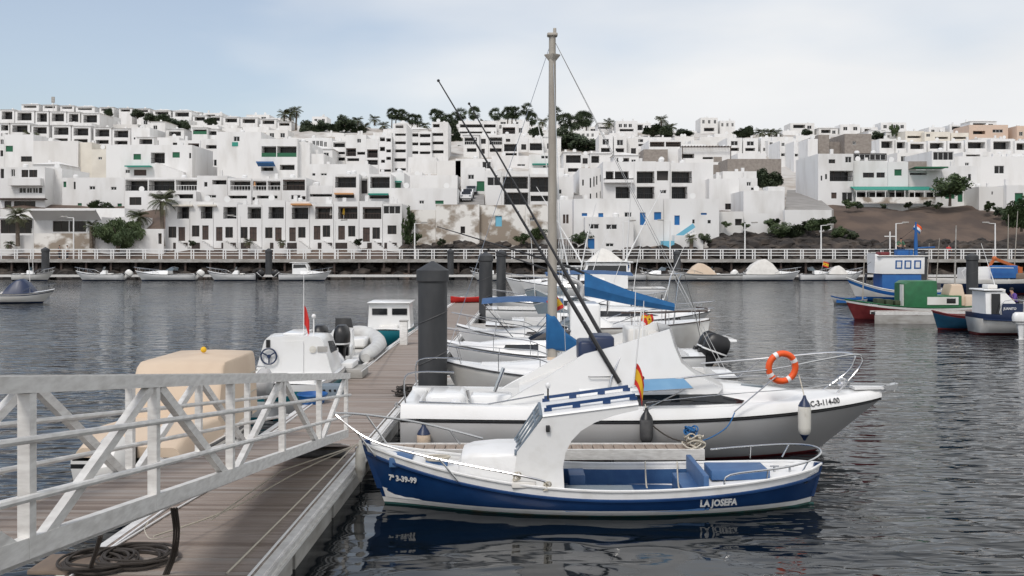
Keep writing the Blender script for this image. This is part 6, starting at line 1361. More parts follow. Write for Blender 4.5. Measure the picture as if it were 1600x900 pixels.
# sail cover hanging from mast to boom
pr_ = [(mx_+.16, PZ(490, Ys)), (mx_-.04, PZ(490, Ys)), (mx_-.35, PZ(520, Ys)), (mx_-.78, PZ(538, Ys)), (mx_-.62, PZ(552, Ys)), (mx_+.16, PZ(545, Ys))]
rg = []
for yy, s in ((-.17, .70), (-.14, .86), (-.08, .97), (0, 1), (.08, .97), (.14, .86), (.17, .70)): cx_, cz_ = mx_-.15, PZ(525, Ys); rg.append([(cx_+(a-cx_)*s, yy, cz_+(b-cz_)*s) for a, b in pr_])
MB().loft(rg).build('sail_cover', 'canvas_blue', r); MB().tube([(mx_, 0, PZ(548, Ys)), (mx_-2.6, 0, PZ(530, Ys))], .045, 8).build('boom', 'mast', r)
for tx, ty, z_ in ((7.1, 0, 1.3), (mx_-.3, 1.05, .95), (mx_-.3, -1.05, .95)): MB().tube([(mx_, 0, mt-.1), (tx, ty, z_)], .007, 4).build('shroud', 'steel', r)
for tx in (0.1,): MB().tube([(mx_, 0, mt-.05), (tx, .2, 1.0)], .007, 4).build('backstay', 'steel', r); MB().tube([(mx_, 0, mt-.05), (tx, -.5, 1.0)], .007, 4).build('backstay', 'steel', r)
flag(tuple(P(866, 489, 25.2)), .32, .36, 'Spanish flag tilted beside the tall mast', -35, None, .1)
r, h = sport('white cuddy boat with a black windscreen frame and twin outboard motors', at180(692, 29.6, 7.6), 180, 7.6, 2.5, (.95, .92, 1.28), motors=2, motor='black', msize=1.15, trunk=(.60, .92, .42), tilt=-20, wind='glass_boat')
r, h = sport('white boat with blue bimini top between the outboards and the old cruiser', at180(712, 33.5, 6.8), 180, 6.8, 2.4, (1.05, 1.0, 1.45), motors=0, trunk=(.45, .85, .4)); bimini(r, 6.8-3.6, 6.8-.9, 1.0, 2.30, 'canvas_faded')
MB().rbox(2.0, 3.0, -.9, .9, .9, 2.2, .1).build('wheelhouse', 'gelcoat', r)
r, h = sport('cream hulled boat with stern platform and folded blue awning', (PX(760, 36.5), 36.5, 0), 0, 8.2, 2.8, (1.3, 1.2, 1.4), hull='gelcoat_old', motors=0, cab='cuddy', trunk=(.3, .55, .5), rake=.25, strake='dark_wood')
MB().rbox(8.0, 9.0, -.9, .9, .62, .74, .05).build('boarding_platform', 'gelcoat', r)
MB().loft([[(3.6, y, 2.62+z) for y, z in ((-.16, 0), (0, .5), (.16, 0), (0, -.35))], [(5.2, y, 2.2+z) for y, z in ((-.14, 0), (0, .28), (.14, 0), (0, -.25))], [(6.9, y, 1.85+z) for y, z in ((-.1, 0), (0, .14), (.1, 0), (0, -.14))]]).build('folded_awning', 'canvas_blue', r)
for x in (5.2, 6.4, 7.6): MB().tube([(x, -1.1, 1.2), (x, -1.15, 1.75)], .015, 5).build('stanchion', 'dark_wood', r)
MB().tube([(4.8, -1.2, 1.72), (7.9, -1.05, 1.78), (8.1, 0, 1.8), (7.9, 1.05, 1.78)], .03, 6).build('stern_rail', 'dark_wood', r)
MB().tube(smooth([(6.7, -1.0, 1.3), (6.9, -1.0, 2.9), (7.1, -.9, 3.05), (7.1, .9, 3.05), (6.9, 1.0, 2.9), (6.7, 1.0, 1.3)], 3), .025, 6).build('goal_post_frame', 'steel', r)
flag(tuple(P(1000, 500, 36)), .5, .3, 'small Spanish flag at the cream boat stern', 20, (.2, .5), .5); flag(tuple(P(1006, 498, 35.6)), .32, .34, 'second small Spanish flag beside the cream boat rail', 55, None, .3)
r, h = sport('white sport cruiser with grey radar arch, bow toward open water', (PX(800, 42), 42, 0), 0, 8.4, 2.9, (1.0, 1.0, 1.35), motors=0, trunk=(.38, .88, .55), rake=1.4)
ra = [(2.6, -1.15, 1.2), (2.9, -1.1, 2.4), (2.3, -.9, 2.75), (2.3, .9, 2.75), (2.9, 1.1, 2.4), (2.6, 1.15, 1.2)]; MB().tube(smooth(ra, 3), .09, 8).build('radar_arch', 'gelcoat_grey', r); bimini(r, 1.4, 5.0, 1.0, 2.95, 'canvas_faded', legs=False); h.letters(r, 'PAC LUIS', 6.0, 1.0, .24, -1, 'rubber', 1, 1.0)
MB().tube([(2.4, -.9, 2.8), (-1.4, -1.4, 4.1)], [.05, .015], 6).build('outrigger_rod', 'carbon', r)
MB().tube([(2.4, -.9, 2.8), (1.0, -1.1, 9.4)], [.035, .012], 6).build('fishing_rod', 'white_paint', r)
r, h = sport('white cabin cruiser with long foredeck moored beyond the second pile', (PX(760, 49), 49, 0), 0, 8.8, 2.9, (1.05, 1.0, 1.45), motors=0, trunk=(.3, .85, .6), rake=1.5)
r, h = sport('white motor boat with pale canvas folded over its bow', at180(756, 55, 6.5), 180, 6.5, 2.4, (.95, .95, 1.35), motors=1, trunk=(.4, .85, .5))
r, h = sport('big white flybridge cruiser with a pale canvas tent on top', at180(812, 68, 9.8), 180, 9.8, 3.4, (1.2, 1.2, 1.7), motors=0, cab='fly', trunk=(.42, .85, .75)); cabin(r, 'canvas_tent', [(2.6, 1.0, .9, 2.75, 2.85), (3.7, 1.0, .4, 2.75, 3.75), (4.2, 1.0, .35, 2.75, 3.9), (5.2, .9, .6, 2.75, 3.0)], 'canvas_white', .1)
for (a, b, c_), (d, e, f_) in (((2.6, .8, 2.8), (2.3, 1.2, 8.5)), ((2.6, -.8, 2.8), (-.2, -1.8, 8.0)), ((5.5, -.9, 2.9), (8.6, -2, 8.2))): MB().tube([(a, b, c_), (d, e, f_)], [.06, .02], 6).build('outrigger_rod', 'white_paint', r)
r, h = sport('white cabin boat at the end of the wooden pontoon', at180(790, 76, 8), 180, 8, 2.8, (1.1, 1.1, 1.6), motors=0, cab='pilot', trunk=(.45, .86, .5))
# --- long black rod crossing in front of the wall and light whip rods
q = thing('fishing_rod', 'thin black rod slanting across the old patchy wall', 'rod', tuple(P(884, 415, 38))); MB().tube([(0, 0, 0), tuple(P(683, 354, 38)-P(884, 415, 38))], [.045, .015], 6).build('blank', 'carbon', q); MB().tube([(0, 0, 0), tuple(P(925, 432, 38)-P(884, 415, 38))], .05, 6).build('grip', 'black', q)
# --- boats on the left of the pontoon (bow away from the camera)
def covered_boat():
    r, h = sport('white boat under a tall beige canvas cover with two outboards tilted up', (-5.95, 15.4, 0), 90, 6.0, 2.0, (.85, .82, 1.1), motors=1, motor='gelcoat_old', tilt=-48, msize=1.25, trunk=(.5, .8, .3), hull='gelcoat_old', band='black', rail=False)
    cabin(r, 'canvas_cover', [(2.0, .86, .80, .8, 1.15), (2.3, .86, .78, .8, 1.75), (2.45, .86, .78, .8, 1.98), (2.6, .86, .78, .8, 2.04), (4.6, .82, .76, .8, 2.02), (4.75, .80, .74, .85, 1.9), (5.1, .5, .4, .95, 1.2)], 'canvas_beige', .06)
    cabin(r, 'stern_cover', [(.0, .86, .76, .8, 1.0), (.7, .9, .8, .8, 1.2), (2.0, .92, .82, .8, 1.12)], 'canvas_beige', .06)
    for z in (1.25, 1.62):
        q = MB(); q.tube([(2.4, -.845+.0*z, z), (4.7, -.80, z)], .014, 5); q.build('cover_seam', 'rope', r)
    outboard(r, -.05, -.55, .75, 'gelcoat_grey', .85, -62)
    MB().ball((3.8, 0, 2.12), .06).build('cover_knob', 'yellow', r)
    h.letters(r, 'diraz', 4.35, .50, .24, -1, 'navy', 1, 1.0)
covered_boat()
r = thing('motor_boat', 'white boat with a steering wheel on its bulkhead and teal waterline', 'boat', (-5.62, 23.6, 0), 90)
h = Hull(6.4, 2.25, (.82, .82, 1.15), .3, .7, tw=.9, bowp=2.1, mb=.42)
h.build(r, [('d', 0), ('d', .08), ('d', .16), ('z', .42), ('z', .05), ('u', 1)], ['gelcoat', 'gelcoat', 'teal_hull', 'gelcoat', 'teal_hull']); h.strake(r, 'black', .12, .025)
h.deck(r, 'gelcoat', 0, 0, .995, (.06, .30, .16, .3), n=16); st = [(2.0, 1.0, .72, .80, 1.78), (2.5, 1.0, .74, .80, 1.82), (3.6, .98, .70, .82, 1.74), (4.8, .74, .42, .9, 1.35), (5.5, .45, .15, .95, 1.05)]
cabin(r, 'cabin', st, 'gelcoat', .12); side_window(r, st, [(2.5, .5), (2.5, .8), (3.3, .78), (3.6, .5)])
q = MB(); q.tube([(1.93, .62+.20*math.cos(a), 1.28+.20*math.sin(a)) for a in [i*math.pi/12 for i in range(24)]], .022, 6, True)
for k in range(3): a = k*2.094+.5; q.beam((1.94, .62, 1.28), (1.93, .62+.2*math.cos(a), 1.28+.2*math.sin(a)), .03, .03)
q.lathe([(.05, -.03), (.05, .06)], (1.95, .62, 1.28), 8, ax='x'); q.build('steering_wheel', 'navy', r)
MB().box(1.975, 1.995, -.26, .30, .82, 1.66).build('cabin_door', 'gelcoat', r); MB().box(1.972, 1.99, .60, .70, 1.50, 1.70).build('gauge', 'black', r)
MB().lathe([(.09, 0), (.09, .02)], (1.97, -.50, 1.45), 12, ax='x').build('emblem', 'fender_white', r); MB().box(1.972, 1.99, -.88, -.62, 1.39, 1.53).build('name_plate', 'pontoon', r)
MB().rbox(.2, .7, -.9, .9, .5, .95, .06).build('stern_seat', 'gelcoat', r); MB().rbox(2.1, 3.3, -.25, .30, 1.80, 1.86, .03).build('sliding_hatch', 'gelcoat', r)
MB().tube(smooth([(.1, .95, .85), (.15, .9, 1.15), (.6, .4, 1.18), (.9, .3, .9)], 3), .018, 6).build('grab_rail', 'steel', r); MB().tube([(2.3, -.2, 1.8), (2.3, -.2, 3.4)], [.014, .008], 5).build('whip_antenna', 'white_paint', r); MB().tube([(2.35, -.45, 1.8), (2.35, -.45, 2.25)], .02, 5).build('light_post', 'white_paint', r); MB().ball((2.35, -.45, 2.28), .06).build('anchor_light', 'white_paint', r)
outboard(r, -.06, 0.15, .86, 'gelcoat_grey', 1.0, -35)
flag((-5.42, 25.95, 2.05), .22, .5, 'faded red pennant on the steering wheel boat', 0, None, .8, ('red',), (1.0,))
# inflatable
r = thing('inflatable_boat', 'grey white inflatable boat with a steering console and two black outboards', 'boat', (-5.55, 31.2, 0), 90)
tp = [(-.3, 1.0, .62), (1.5, 1.0, .62), (3.2, .95, .68), (4.4, .62, .82), (4.9, .0, .95), (4.4, -.62, .82), (3.2, -.95, .68), (1.5, -1.0, .62), (-.3, -1.0, .62)]
MB().tube(smooth(tp, 4), [.14]+[.27]*31+[.14], 12).build('tube', 'rib', r)
MB().tube([(p[0], p[1]*1.27 if abs(p[1]) > .1 else 0, p[2]+(0 if abs(p[1]) > .1 else 0)) for p in smooth(tp, 4)], .03, 5).build('rubbing_strake', 'rubber', r)
hh = Hull(4.9, 1.8, (.5, .5, .85), .3, .6, tw=.95); hh.build(r, [('d', 0), ('z', .1), ('u', 1)], ['gelcoat', 'gelcoat'], 12); hh.deck(r, 'gelcoat_old', .02, 0, .98, n=12)
cabin(r, 'console', [(1.3, .36, .33, .5, 1.35), (1.7, .36, .32, .5, 1.40), (2.0, .34, .25, .5, 1.0)], 'gelcoat', .06); panel(r, [(1.72, -.3, 1.4), (1.72, .3, 1.4), (1.55, .26, 1.72), (1.55, -.26, 1.72)], .015, 'glass_boat', 'windscreen')
q = MB(); q.tube([(1.24, .02+.17*math.cos(a), 1.25+.17*math.sin(a)) for a in [i*math.pi/8 for i in range(16)]], .016, 5, True); q.build('steering_wheel', 'steel', r); MB().rbox(.3, .8, -.45, .45, .5, .95, .08).build('helm_seat', 'gelcoat', r)
MB().rbox(3.0, 4.1, -.5, .5, .6, .92, .1).build('bow_cushion', 'gelcoat', r)
outboard(r, -.3, -.33, .98, 'black', 1.25); outboard(r, -.3, .33, .98, 'black', 1.25)
# small cabin boat
r, h = sport('small white boat with a boxy two window cabin and blue hull', (-5.25, 41.0, 0), 90, 5.2, 2.0, (.6, .6, .9), hull='teal_hull', bottom='teal_hull', cab='open', motors=0, rail=False)
st = [(1.5, .92, .85, .45, 1.62), (3.4, .88, .80, .45, 1.62), (3.6, .85, .75, .45, 1.3)]; cabin(r, 'cabin', st, 'gelcoat', .06)
for y in (-.45, .40): MB().box(1.465, 1.49, y-.32, y+.32, 1.15, 1.42).build('window', 'glass_boat', r)
MB().rbox(1.35, 3.5, -.92, .92, 1.64, 1.69, .03).build('roof', 'gelcoat', r)
# dock furniture
p = thing('service_pedestal', 'grey metal service pedestal on the pontoon edge by the inflatable', 'pedestal', (PX(631, 36.2), 36.2, .5)); MB().rbox(-.14, .14, -.14, .14, 0, .85, .02).build('body', 'alu', p); MB().rbox(-.16, .16, -.16, .16, .852, .9, .02).build('lid', 'pontoon', p)
p = thing('dock_step', 'white plastic dock step beside the steering wheel boat', 'dock step', (PX(556, 27.8), 27.6, .5)); MB().rbox(-.3, .3, -.55, .55, 0, .26, .03).build('lower_step', 'pontoon', p); MB().rbox(-.3, .02, -.5, .5, .262, .42, .03).build('upper_step', 'white_paint', p)
p = thing('crate', 'grey plastic crate beside the gangway end', 'crate', (PX(517, 24.0), 24.0, .5)); MB().rbox(-.28, .28, -.22, .22, 0, .28, .03).build('box', 'crate', p)
for x in (-.12, .02, .14): MB().lathe([(.03, 0), (.03, .02)], (x, -.235, .16), 8, ax='y').build('hole', 'black', p)
p = thing('storage_tub', 'bright blue plastic tub behind the gangway rail', 'tub', (PX(488, 22.9), 22.9, .5)); MB().lathe([(.26, 0), (.34, .2), (.36, .2), (.35, .23), (.28, .06)], n=16).build('tub', 'bright_blue', p)
k = thing('kayak', 'small red kayak lying at the pontoon far end', 'kayak', (PX(704, 62), 62, .5), 20); kh = Hull(2.6, .75, (.42, .32, .46), .0, .1, stern='round', mb=.5); kh.build(k, [('d', 0), ('u', .5), ('u', 1)], ['red', 'red'], 12); kh.deck(k, 'red', .01, .02, .98, (.35, .65, .12, .08), n=12)
# --- far small boat with blue cover
r, h = sport('white day boat with a blue canvas cover, lying alone on open water', (PX(-14, 70.5), 70.5, 0), 8, 4.3, 1.8, (.7, .68, .95), motors=1, tilt=-10, cab='open', band='navy', hull='gelcoat_old', cover=('navy', 1.0, 3.0, 1.7), rail=True)
MB().tube([(2.6, 0, 1.5), (2.5, 0, 3.4)], [.03, .015], 5).build('mast', 'alu', r)
# --- boats along the far walkway
FAR = [
    ('white boat with a tall thin mast and red trim at the far walkway', 22, 85, 'open', 'gelcoat_old', 0, None, 0), ('white open boat with a white tilted outboard, under the restaurant', 118, 194, 'open', 'gelcoat', 180, None, 1), ('long white boat with a low glazed cuddy in front of the drooping tree', 211, 306, 'cuddy', 'gelcoat', 180, None, 1),
    ('white open boat with a black outboard below the first terrace houses', 324, 400, 'open', 'gelcoat', 180, None, 2), ('white boat with a small upright wheelhouse below the middle terrace', 438, 518, 'pilot', 'gelcoat', 0, None, 2),
    ('white pilot boat with a blue covered wheelhouse at the far walkway', 915, 1008, 'pilot', 'gelcoat', 180, None, 2), ('white boat with low windscreen behind the long grey striped boat', 1000, 1055, 'cuddy', 'gelcoat_old', 180, None, 2), ('long white boat with a dark stripe and beige spray hood', 1043, 1160, 'open', 'gelcoat_old', 180, ('canvas_beige', 3.2, 6.4, 2.0), 2),
    ('white boat under a high peaked white cover', 1155, 1250, 'cuddy', 'gelcoat', 0, ('canvas_white', .6, 4.6, 2.45), 1), ('white cuddy boat next to the peaked cover boat', 1250, 1300, 'cuddy', 'gelcoat', 0, None, 0), ('white cabin boat with dark side windows and bunting', 1288, 1348, 'cuddy', 'gelcoat', 0, ('canvas_white', .4, 2.6, 1.7), 0),
    ('small white boat moored between the far piles', 735, 790, 'open', 'gelcoat_old', 180, None, 0), ('white boat in front of the gate, half hidden by rods', 860, 918, 'cuddy', 'gelcoat', 180, None, 0)]
for l, a, b, cb, hm, rz, cv, mo in FAR:
    Y = 114.6; L_ = (b-a)*Y/F; x = PX(a if rz == 0 else b, Y)
    r, h = sport(l, (x, Y, 0), rz, L_, min(2.3, L_*.36), (.75, .72, 1.1), cab=cb, hull=hm, motors=1 if mo else 0, motor='gelcoat_old' if mo == 1 else 'black', tilt=-40 if mo else 0, msize=1.3, detail=1, cover=cv, band='black' if 'stripe' in l else None, trunk=(.42, .85, .45))
    if 'blue covered' in l: cabin(r, 'canvas_cover', [(2.0, .8, .7, 1.2, 2.1), (3.3, .8, .7, 1.2, 2.1)], 'bright_blue', .05)
    if 'thin mast' in l: MB().tube([(2.2, 0, .8), (2.0, 0, 6.0)], [.04, .015], 5).build('mast', 'alu', r)
# ================================================================== fishing boats on the right
# hidden pontoon they lie at
w = thing('side_pontoon', None, None); tag(w, kind='structure'); MB().box(26.2, 28.6, 40, 66, .3, .52).build('deck', 'timber', w); MB().box(26.1, 28.7, 40, 66, -.3, .298).build('float', 'pontoon', w)
q = finger(26.15, 52.6, .8, .62, x0=PX(1368, 52.2))
MB().box(PX(1368, 52.2)-.05, 26.1, 52.19, 52.197, -.25, .44).build('fascia', 'pontoon', q)
# blue and white trawler
r = thing('fishing_trawler', 'bright blue and white fishing boat with a tall wheelhouse and blue mast', 'boat', (PX(1478, 73), 73, 0), 180)
h = Hull(7.3, 2.9, (.95, .8, 1.75), .5, .9, tw=.8, bowp=2.0, mb=.42, kb=1.4)
h.build(r, [('d', 0), ('d', .16), ('d', .3), ('d', .42), ('z', .35), ('z', .12), ('u', 1)], ['gelcoat_old', 'bright_blue', 'bright_blue', 'gelcoat_old', 'bright_blue', 'hull_blue']); h.deck(r, 'bright_blue', .35, 0, .99, n=14); h.strake(r, 'gelcoat_old', .02, .04)
cabin(r, 'lower_house', [(2.2, .95, .95, .5, 2.0), (5.0, .9, .9, .5, 2.0)], 'bright_blue', .05); st = [(2.0, 1.0, 1.08, 2.02, 3.25), (5.0, .95, 1.05, 2.02, 3.25), (5.5, .7, .85, 2.05, 3.5)]; cabin(r, 'wheelhouse', st, 'gelcoat', .06)
for x0 in (2.25, 2.95, 3.6): side_window(r, st, [(x0, .3), (x0, .8), (x0+.5, .8), (x0+.5, .3)], 'bright_blue', 'window_frame'); side_window(r, [(a, b+.014, c+.014, d, e) for a, b, c, d, e in st], [(x0+.1, .38), (x0+.1, .72), (x0+.4, .72), (x0+.4, .38)], 'gelcoat', 'window_pane')
MB().rbox(1.7, 5.4, -1.15, 1.15, 3.28, 3.36, .04).build('roof', 'gelcoat_old', r); q = MB()
for pts in ([(2.0, -1.0, 3.75), (5.2, -1.0, 3.75)], [(2.0, 1.0, 3.75), (5.2, 1.0, 3.75)]): q.tube(pts, .025, 5)
for x in (2.0, 3.1, 4.2, 5.2): q.tube([(x, -1.0, 3.36), (x, -1.0, 3.75)], .02, 5); q.tube([(x, 1.0, 3.36), (x, 1.0, 3.75)], .02, 5)
tag(q.build('roof_rail', 'black', r), kind='stuff'); MB().rbox(2.6, 3.7, -.4, .5, 3.362, 3.8, .05).build('fish_box', 'bright_blue', r); MB().rbox(4.2, 5.0, -.5, .3, 3.362, 3.6, .1).build('net_heap', 'hull_red', r)
q = MB(); q.tube([(4.1, 0, 3.36), (4.1, 0, 5.1)], .05, 6); q.beam((3.7, 0, 4.75), (4.5, 0, 4.75), .06, .06); q.build('radar_mast', 'white_paint', r)
mxx = r.location.x-PX(1431, 73); MB().tube([(mxx, 0, .5), (mxx, 0, 4.2), (mxx, 0, 5.8)], [.17, .14, .06], 8).build('mast', 'bright_blue', r); MB().tube([(mxx, 0, 3.9), (mxx-1.4, 0, 3.95)], .05, 6).build('boom', 'bright_blue', r); MB().tube([(mxx, 0, 5.4), (6.9, 0, 1.8)], .012, 4).build('stay', 'rope_dark', r)
MB().rbox(.6, 1.6, -.8, .6, .5, 1.35, .08).build('net_drum', 'rubber', r); MB().tube(smooth([(5.6, -.7, 2.0), (5.6, -1.3, .5), (5.6, -1.3, .2)], 3), .1, 8).build('tyre_fender', 'rubber', r)
flag((PX(1426, 73), 73, PZ(358, 73)), .75, .5, 'orange, white and blue pennant on the blue mast top', 25, None, .3, ('orange', 'white_paint', 'bright_blue'), (.34, .33, .33))
# dinghy
r = thing('rowing_boat', 'small white rowing boat with a blue interior beside the trawler bow', 'boat', (PX(1352, 69), 69, 0), 180); h = Hull(2.4, 1.15, (.5, .42, .62), .15, .25, tw=.8); h.build(r, [('d', 0), ('d', .1), ('u', 1)], ['bright_blue', 'gelcoat_old'], 12); h.deck(r, 'bright_blue', .02, 0, .98, (.08, .86, .06, .12), n=12); MB().box(1.0, 1.2, -.5, .5, .3, .34).build('thwart', 'bright_blue', r)
# green and red boat
r = thing('fishing_boat', 'dark red fishing boat with a green wheelhouse behind the grey finger dock', 'boat', (PX(1545, 55.2), 55.2, 0), 180)
h = Hull(8.0, 2.4, (.9, .75, 1.15), .4, .6, tw=.7, bowp=2.0, mb=.42, kb=1.4); h.build(r, [('d', 0), ('d', .08), ('d', .2), ('z', .1), ('u', 1)], ['hull_green', 'gelcoat_old', 'hull_red', 'hull_red']); h.deck(r, 'hull_green', .12, 0, .99, (.06, .3, .12, .35), n=14); h.strake(r, 'hull_green', .02, .03)
X1 = r.location.x; x0, x1 = X1-PX(1500, 54.6), X1-PX(1412, 54.6); xm = X1-PX(1462, 54.6)
cabin(r, 'wheelhouse', [(x0, .8, .8, .6, 1.35), (xm, .8, .8, .6, 1.35), (xm+.02, .8, .8, .6, 2.15), (x1-.25, .8, .78, .6, 2.15), (x1, .75, .72, .6, 2.0)], 'hull_green', .05)
MB().box(xm-1.15, xm+.55, .805, .83, .85, 1.28).build('window_frame', 'gelcoat_old', r); MB().box(xm-1.0, xm-.5, .831, .84, .93, 1.2).build('window', 'glass_boat', r); MB().box(x1-.02, x1+.06, .2, .6, .75, 1.95).build('door', 'gelcoat_old', r)
cabin(r, 'beige_canopy', [(X1-PX(1510, 54.6), .6, .5, .8, 1.2), (X1-PX(1505, 54.6), .6, .5, .8, 1.95), (X1-PX(1488, 54.6), .6, .5, .8, 1.95), (X1-PX(1484, 54.6), .6, .5, .8, 1.5)], 'canvas_beige', .08); MB().rbox(X1-PX(1525, 54.6), X1-PX(1513, 54.6), -.2, .5, .8, 1.3, .1).build('engine_cover', 'gelcoat_old', r)
MB().rbox(.6, 1.6, -.7, .7, .5, 1.35, .1).build('stern_canvas', 'canvas_beige', r); MB().tube([(7.0, 0, 1.1), (6.9, 0, 3.6)], [.04, .02], 6).build('mast', 'mast', r); MB().tube([(2.0, .2, 1.0), (1.9, .2, 5.2)], [.06, .03], 6).build('post', 'pontoon', r); h.letters(r, 'CARM', X1-PX(1352, 55), .78, .2, 1, 'white_paint', -1, .9)
for k_ in range(3): MB().rbox(4.9+k_*.0+.5*k_, 5.3+.5*k_, -.4, .3, .8, 1.05+.05*k_, .05).build('net_pile', 'leaf_dark', r)
# navy boat with red gunwale
r = thing('rowing_boat', 'dark blue wooden boat with a red gunwale beside the grey finger dock', 'boat', (PX(1552, 48.6), 48.6, 0), 180); h = Hull(3.0, 1.5, (.75, .7, .95), .2, .3, tw=.85); h.build(r, [('d', 0), ('d', .12), ('z', .2), ('z', .08), ('u', 1)], ['hull_red', 'navy_teal', 'navy_teal', 'hull_red'], 14); h.deck(r, 'timber', .03, 0, .98, (.08, .8, .2, .42), n=12); h.strake(r, 'hull_red', .02, .03); MB().box(1.2, 1.45, -.7, .7, .5, .55).build('thwart', 'timber', r)
# navy and white boat with a cuddy
r = thing('fishing_boat', 'white hulled fishing boat with navy upperworks and a small white cabin', 'boat', (PX(1522, 46.2), 46.2, 0), 0)
h = Hull(5.6, 2.0, (1.0, .92, 1.15), .25, .3, tw=.9, mb=.4); h.build(r, [('d', 0), ('d', .24), ('z', .1), ('u', 1)], ['navy', 'gelcoat_old', 'hull_red'], 14); h.deck(r, 'navy', .05, 0, .98, (.2, .6, .2, .55), n=12); h.strake(r, 'navy', .26, .035)
cabin(r, 'wheelhouse', [(.22, .7, .66, .85, 1.98), (.98, .7, .66, .85, 2.02), (1.12, .7, .64, .85, 1.98), (1.62, .68, .6, .85, 1.5)], 'gelcoat', .05); MB().box(.46, .86, -.73, -.70, .95, 1.9).build('door', 'glass_boat', r); MB().rbox(.1, 1.1, -.76, .76, 2.03, 2.10, .03).build('roof', 'gelcoat', r); MB().box(.92, 1.86, -.80, -.735, .92, 1.45).build('splash_board', 'navy', r)
v, f = text_mesh('JUANITO', .16, .003); MB().add([(.97+a*.9, -.806, 1.17+b) for a, b, c_ in v], f).build('lettering', 'white_paint', r); MB().box(1.88, 2.16, -.86, -.80, .82, 1.55).build('board', 'gelcoat', r); MB().tube([(1.07, 0, 1.95), (.33, 0, 4.2)], [.03, .012], 5).build('rod', 'white_paint', r); MB().tube(smooth([(.75, -.86, 1.0), (1.0, -.86, 1.58), (1.9, -.86, 1.6)], 3), .018, 5).build('rail', 'steel', r); MB().ball((1.35, .2, 1.95), (.2, .2, .16)).build('buoy', 'fender_white', r); MB().rbox(.5, .95, -.3, .3, 2.105, 2.3, .05).build('roof_box', 'gelcoat_old', r)
# outboard at the frame edge with its boat beyond
r, h = sport('white boat with a big white outboard, mostly beyond the fishing boats', (PX(1596, 43.5)+.25, 43.5, 0), 0, 5.5, 2.1, (.62, .62, .9), motors=1, motor='gelcoat', msize=.95, cab='cuddy')
# barge with crane
r = thing('work_barge', 'long dark blue work boat with a white rail behind the fishing boats', 'boat', (PX(1440, 84), 84, 0), 0)
h = Hull(13, 3.4, (1.3, 1.25, 1.7), .4, .8, tw=.9); h.build(r, [('d', 0), ('d', .35), ('z', .1), ('u', 1)], ['gelcoat_old', 'navy', 'hull_red']); h.deck(r, 'timber', .15, 0, .98, n=14); cabin(r, 'white_house', [(3.4, .9, .85, 1.2, 2.2), (6.6, .9, .85, 1.2, 2.3), (7.0, .7, .6, 1.2, 1.9)], 'gelcoat', .1); MB().rbox(5.4, 7.6, -1.1, -.6, 1.3, 2.4, .1).build('blue_tarp', 'bright_blue', r); MB().rbox(7.4, 10.8, -1.2, .2, 1.2, 1.75, .15).build('net_heap', 'timber', r); MB().tube(smooth([(3.0, -1.5, 1.3), (3.0, -1.5, 2.15), (7.0, -1.5, 2.2)], 3), .03, 5).build('rail', 'white_paint', r)
c = thing('deck_crane', 'orange folding crane arm on the work boat', 'crane', (PX(1592, 84), 83.9, 1.25)); a, b, d_ = Vector((0, 0, 0)), P(1553, 404, 84)-P(1592, 84, 84), None
zz = PZ(404, 84)-1.25; x_ = PX(1553, 84)-c.location.x; MB().beam((0, 0, .0), (0, 0, 1.0), .35, .35, (0, 1, 0)).build('base', 'crane', c); MB().beam((0, 0, .9), (x_, 0, zz), .22, .3, (0, 1, 0)).build('boom', 'crane', c); MB().beam((x_, 0, zz), (PX(1536, 84)-c.location.x, 0, PZ(428, 84)-1.25), .18, .22, (0, 1, 0)).build('jib', 'crane', c); MB().ball((x_, 0, zz), .22).build('joint', 'crane', c)
for px, t in ((1530, 372), (1540, 378)): pass
mm = thing('boat_masts', 'pair of thin brown masts beside the orange crane', 'mast', (PX(1574, 86), 86, .5)); MB().tube([(0, 0, 0), (.1, 0, PZ(335, 86)-.5)], [.06, .03], 5).build('mast', 'mast', mm); MB().tube([(.5, 0, 0), (.9, 0, PZ(330, 86)-.5)], [.06, .03], 5).build('mast', 'mast', mm)
mm = thing('boat_masts', 'pair of thin masts right of the bright blue mast', 'mast', (PX(1462, 78), 78, .5)); MB().tube([(0, 0, 0), (.3, 0, PZ(372, 78)-.5)], [.05, .02], 5).build('mast', 'mast', mm); MB().tube([(-.7, 0, 0), (-.5, 0, PZ(380, 78)-.5)], [.05, .02], 5).build('mast', 'mast', mm)
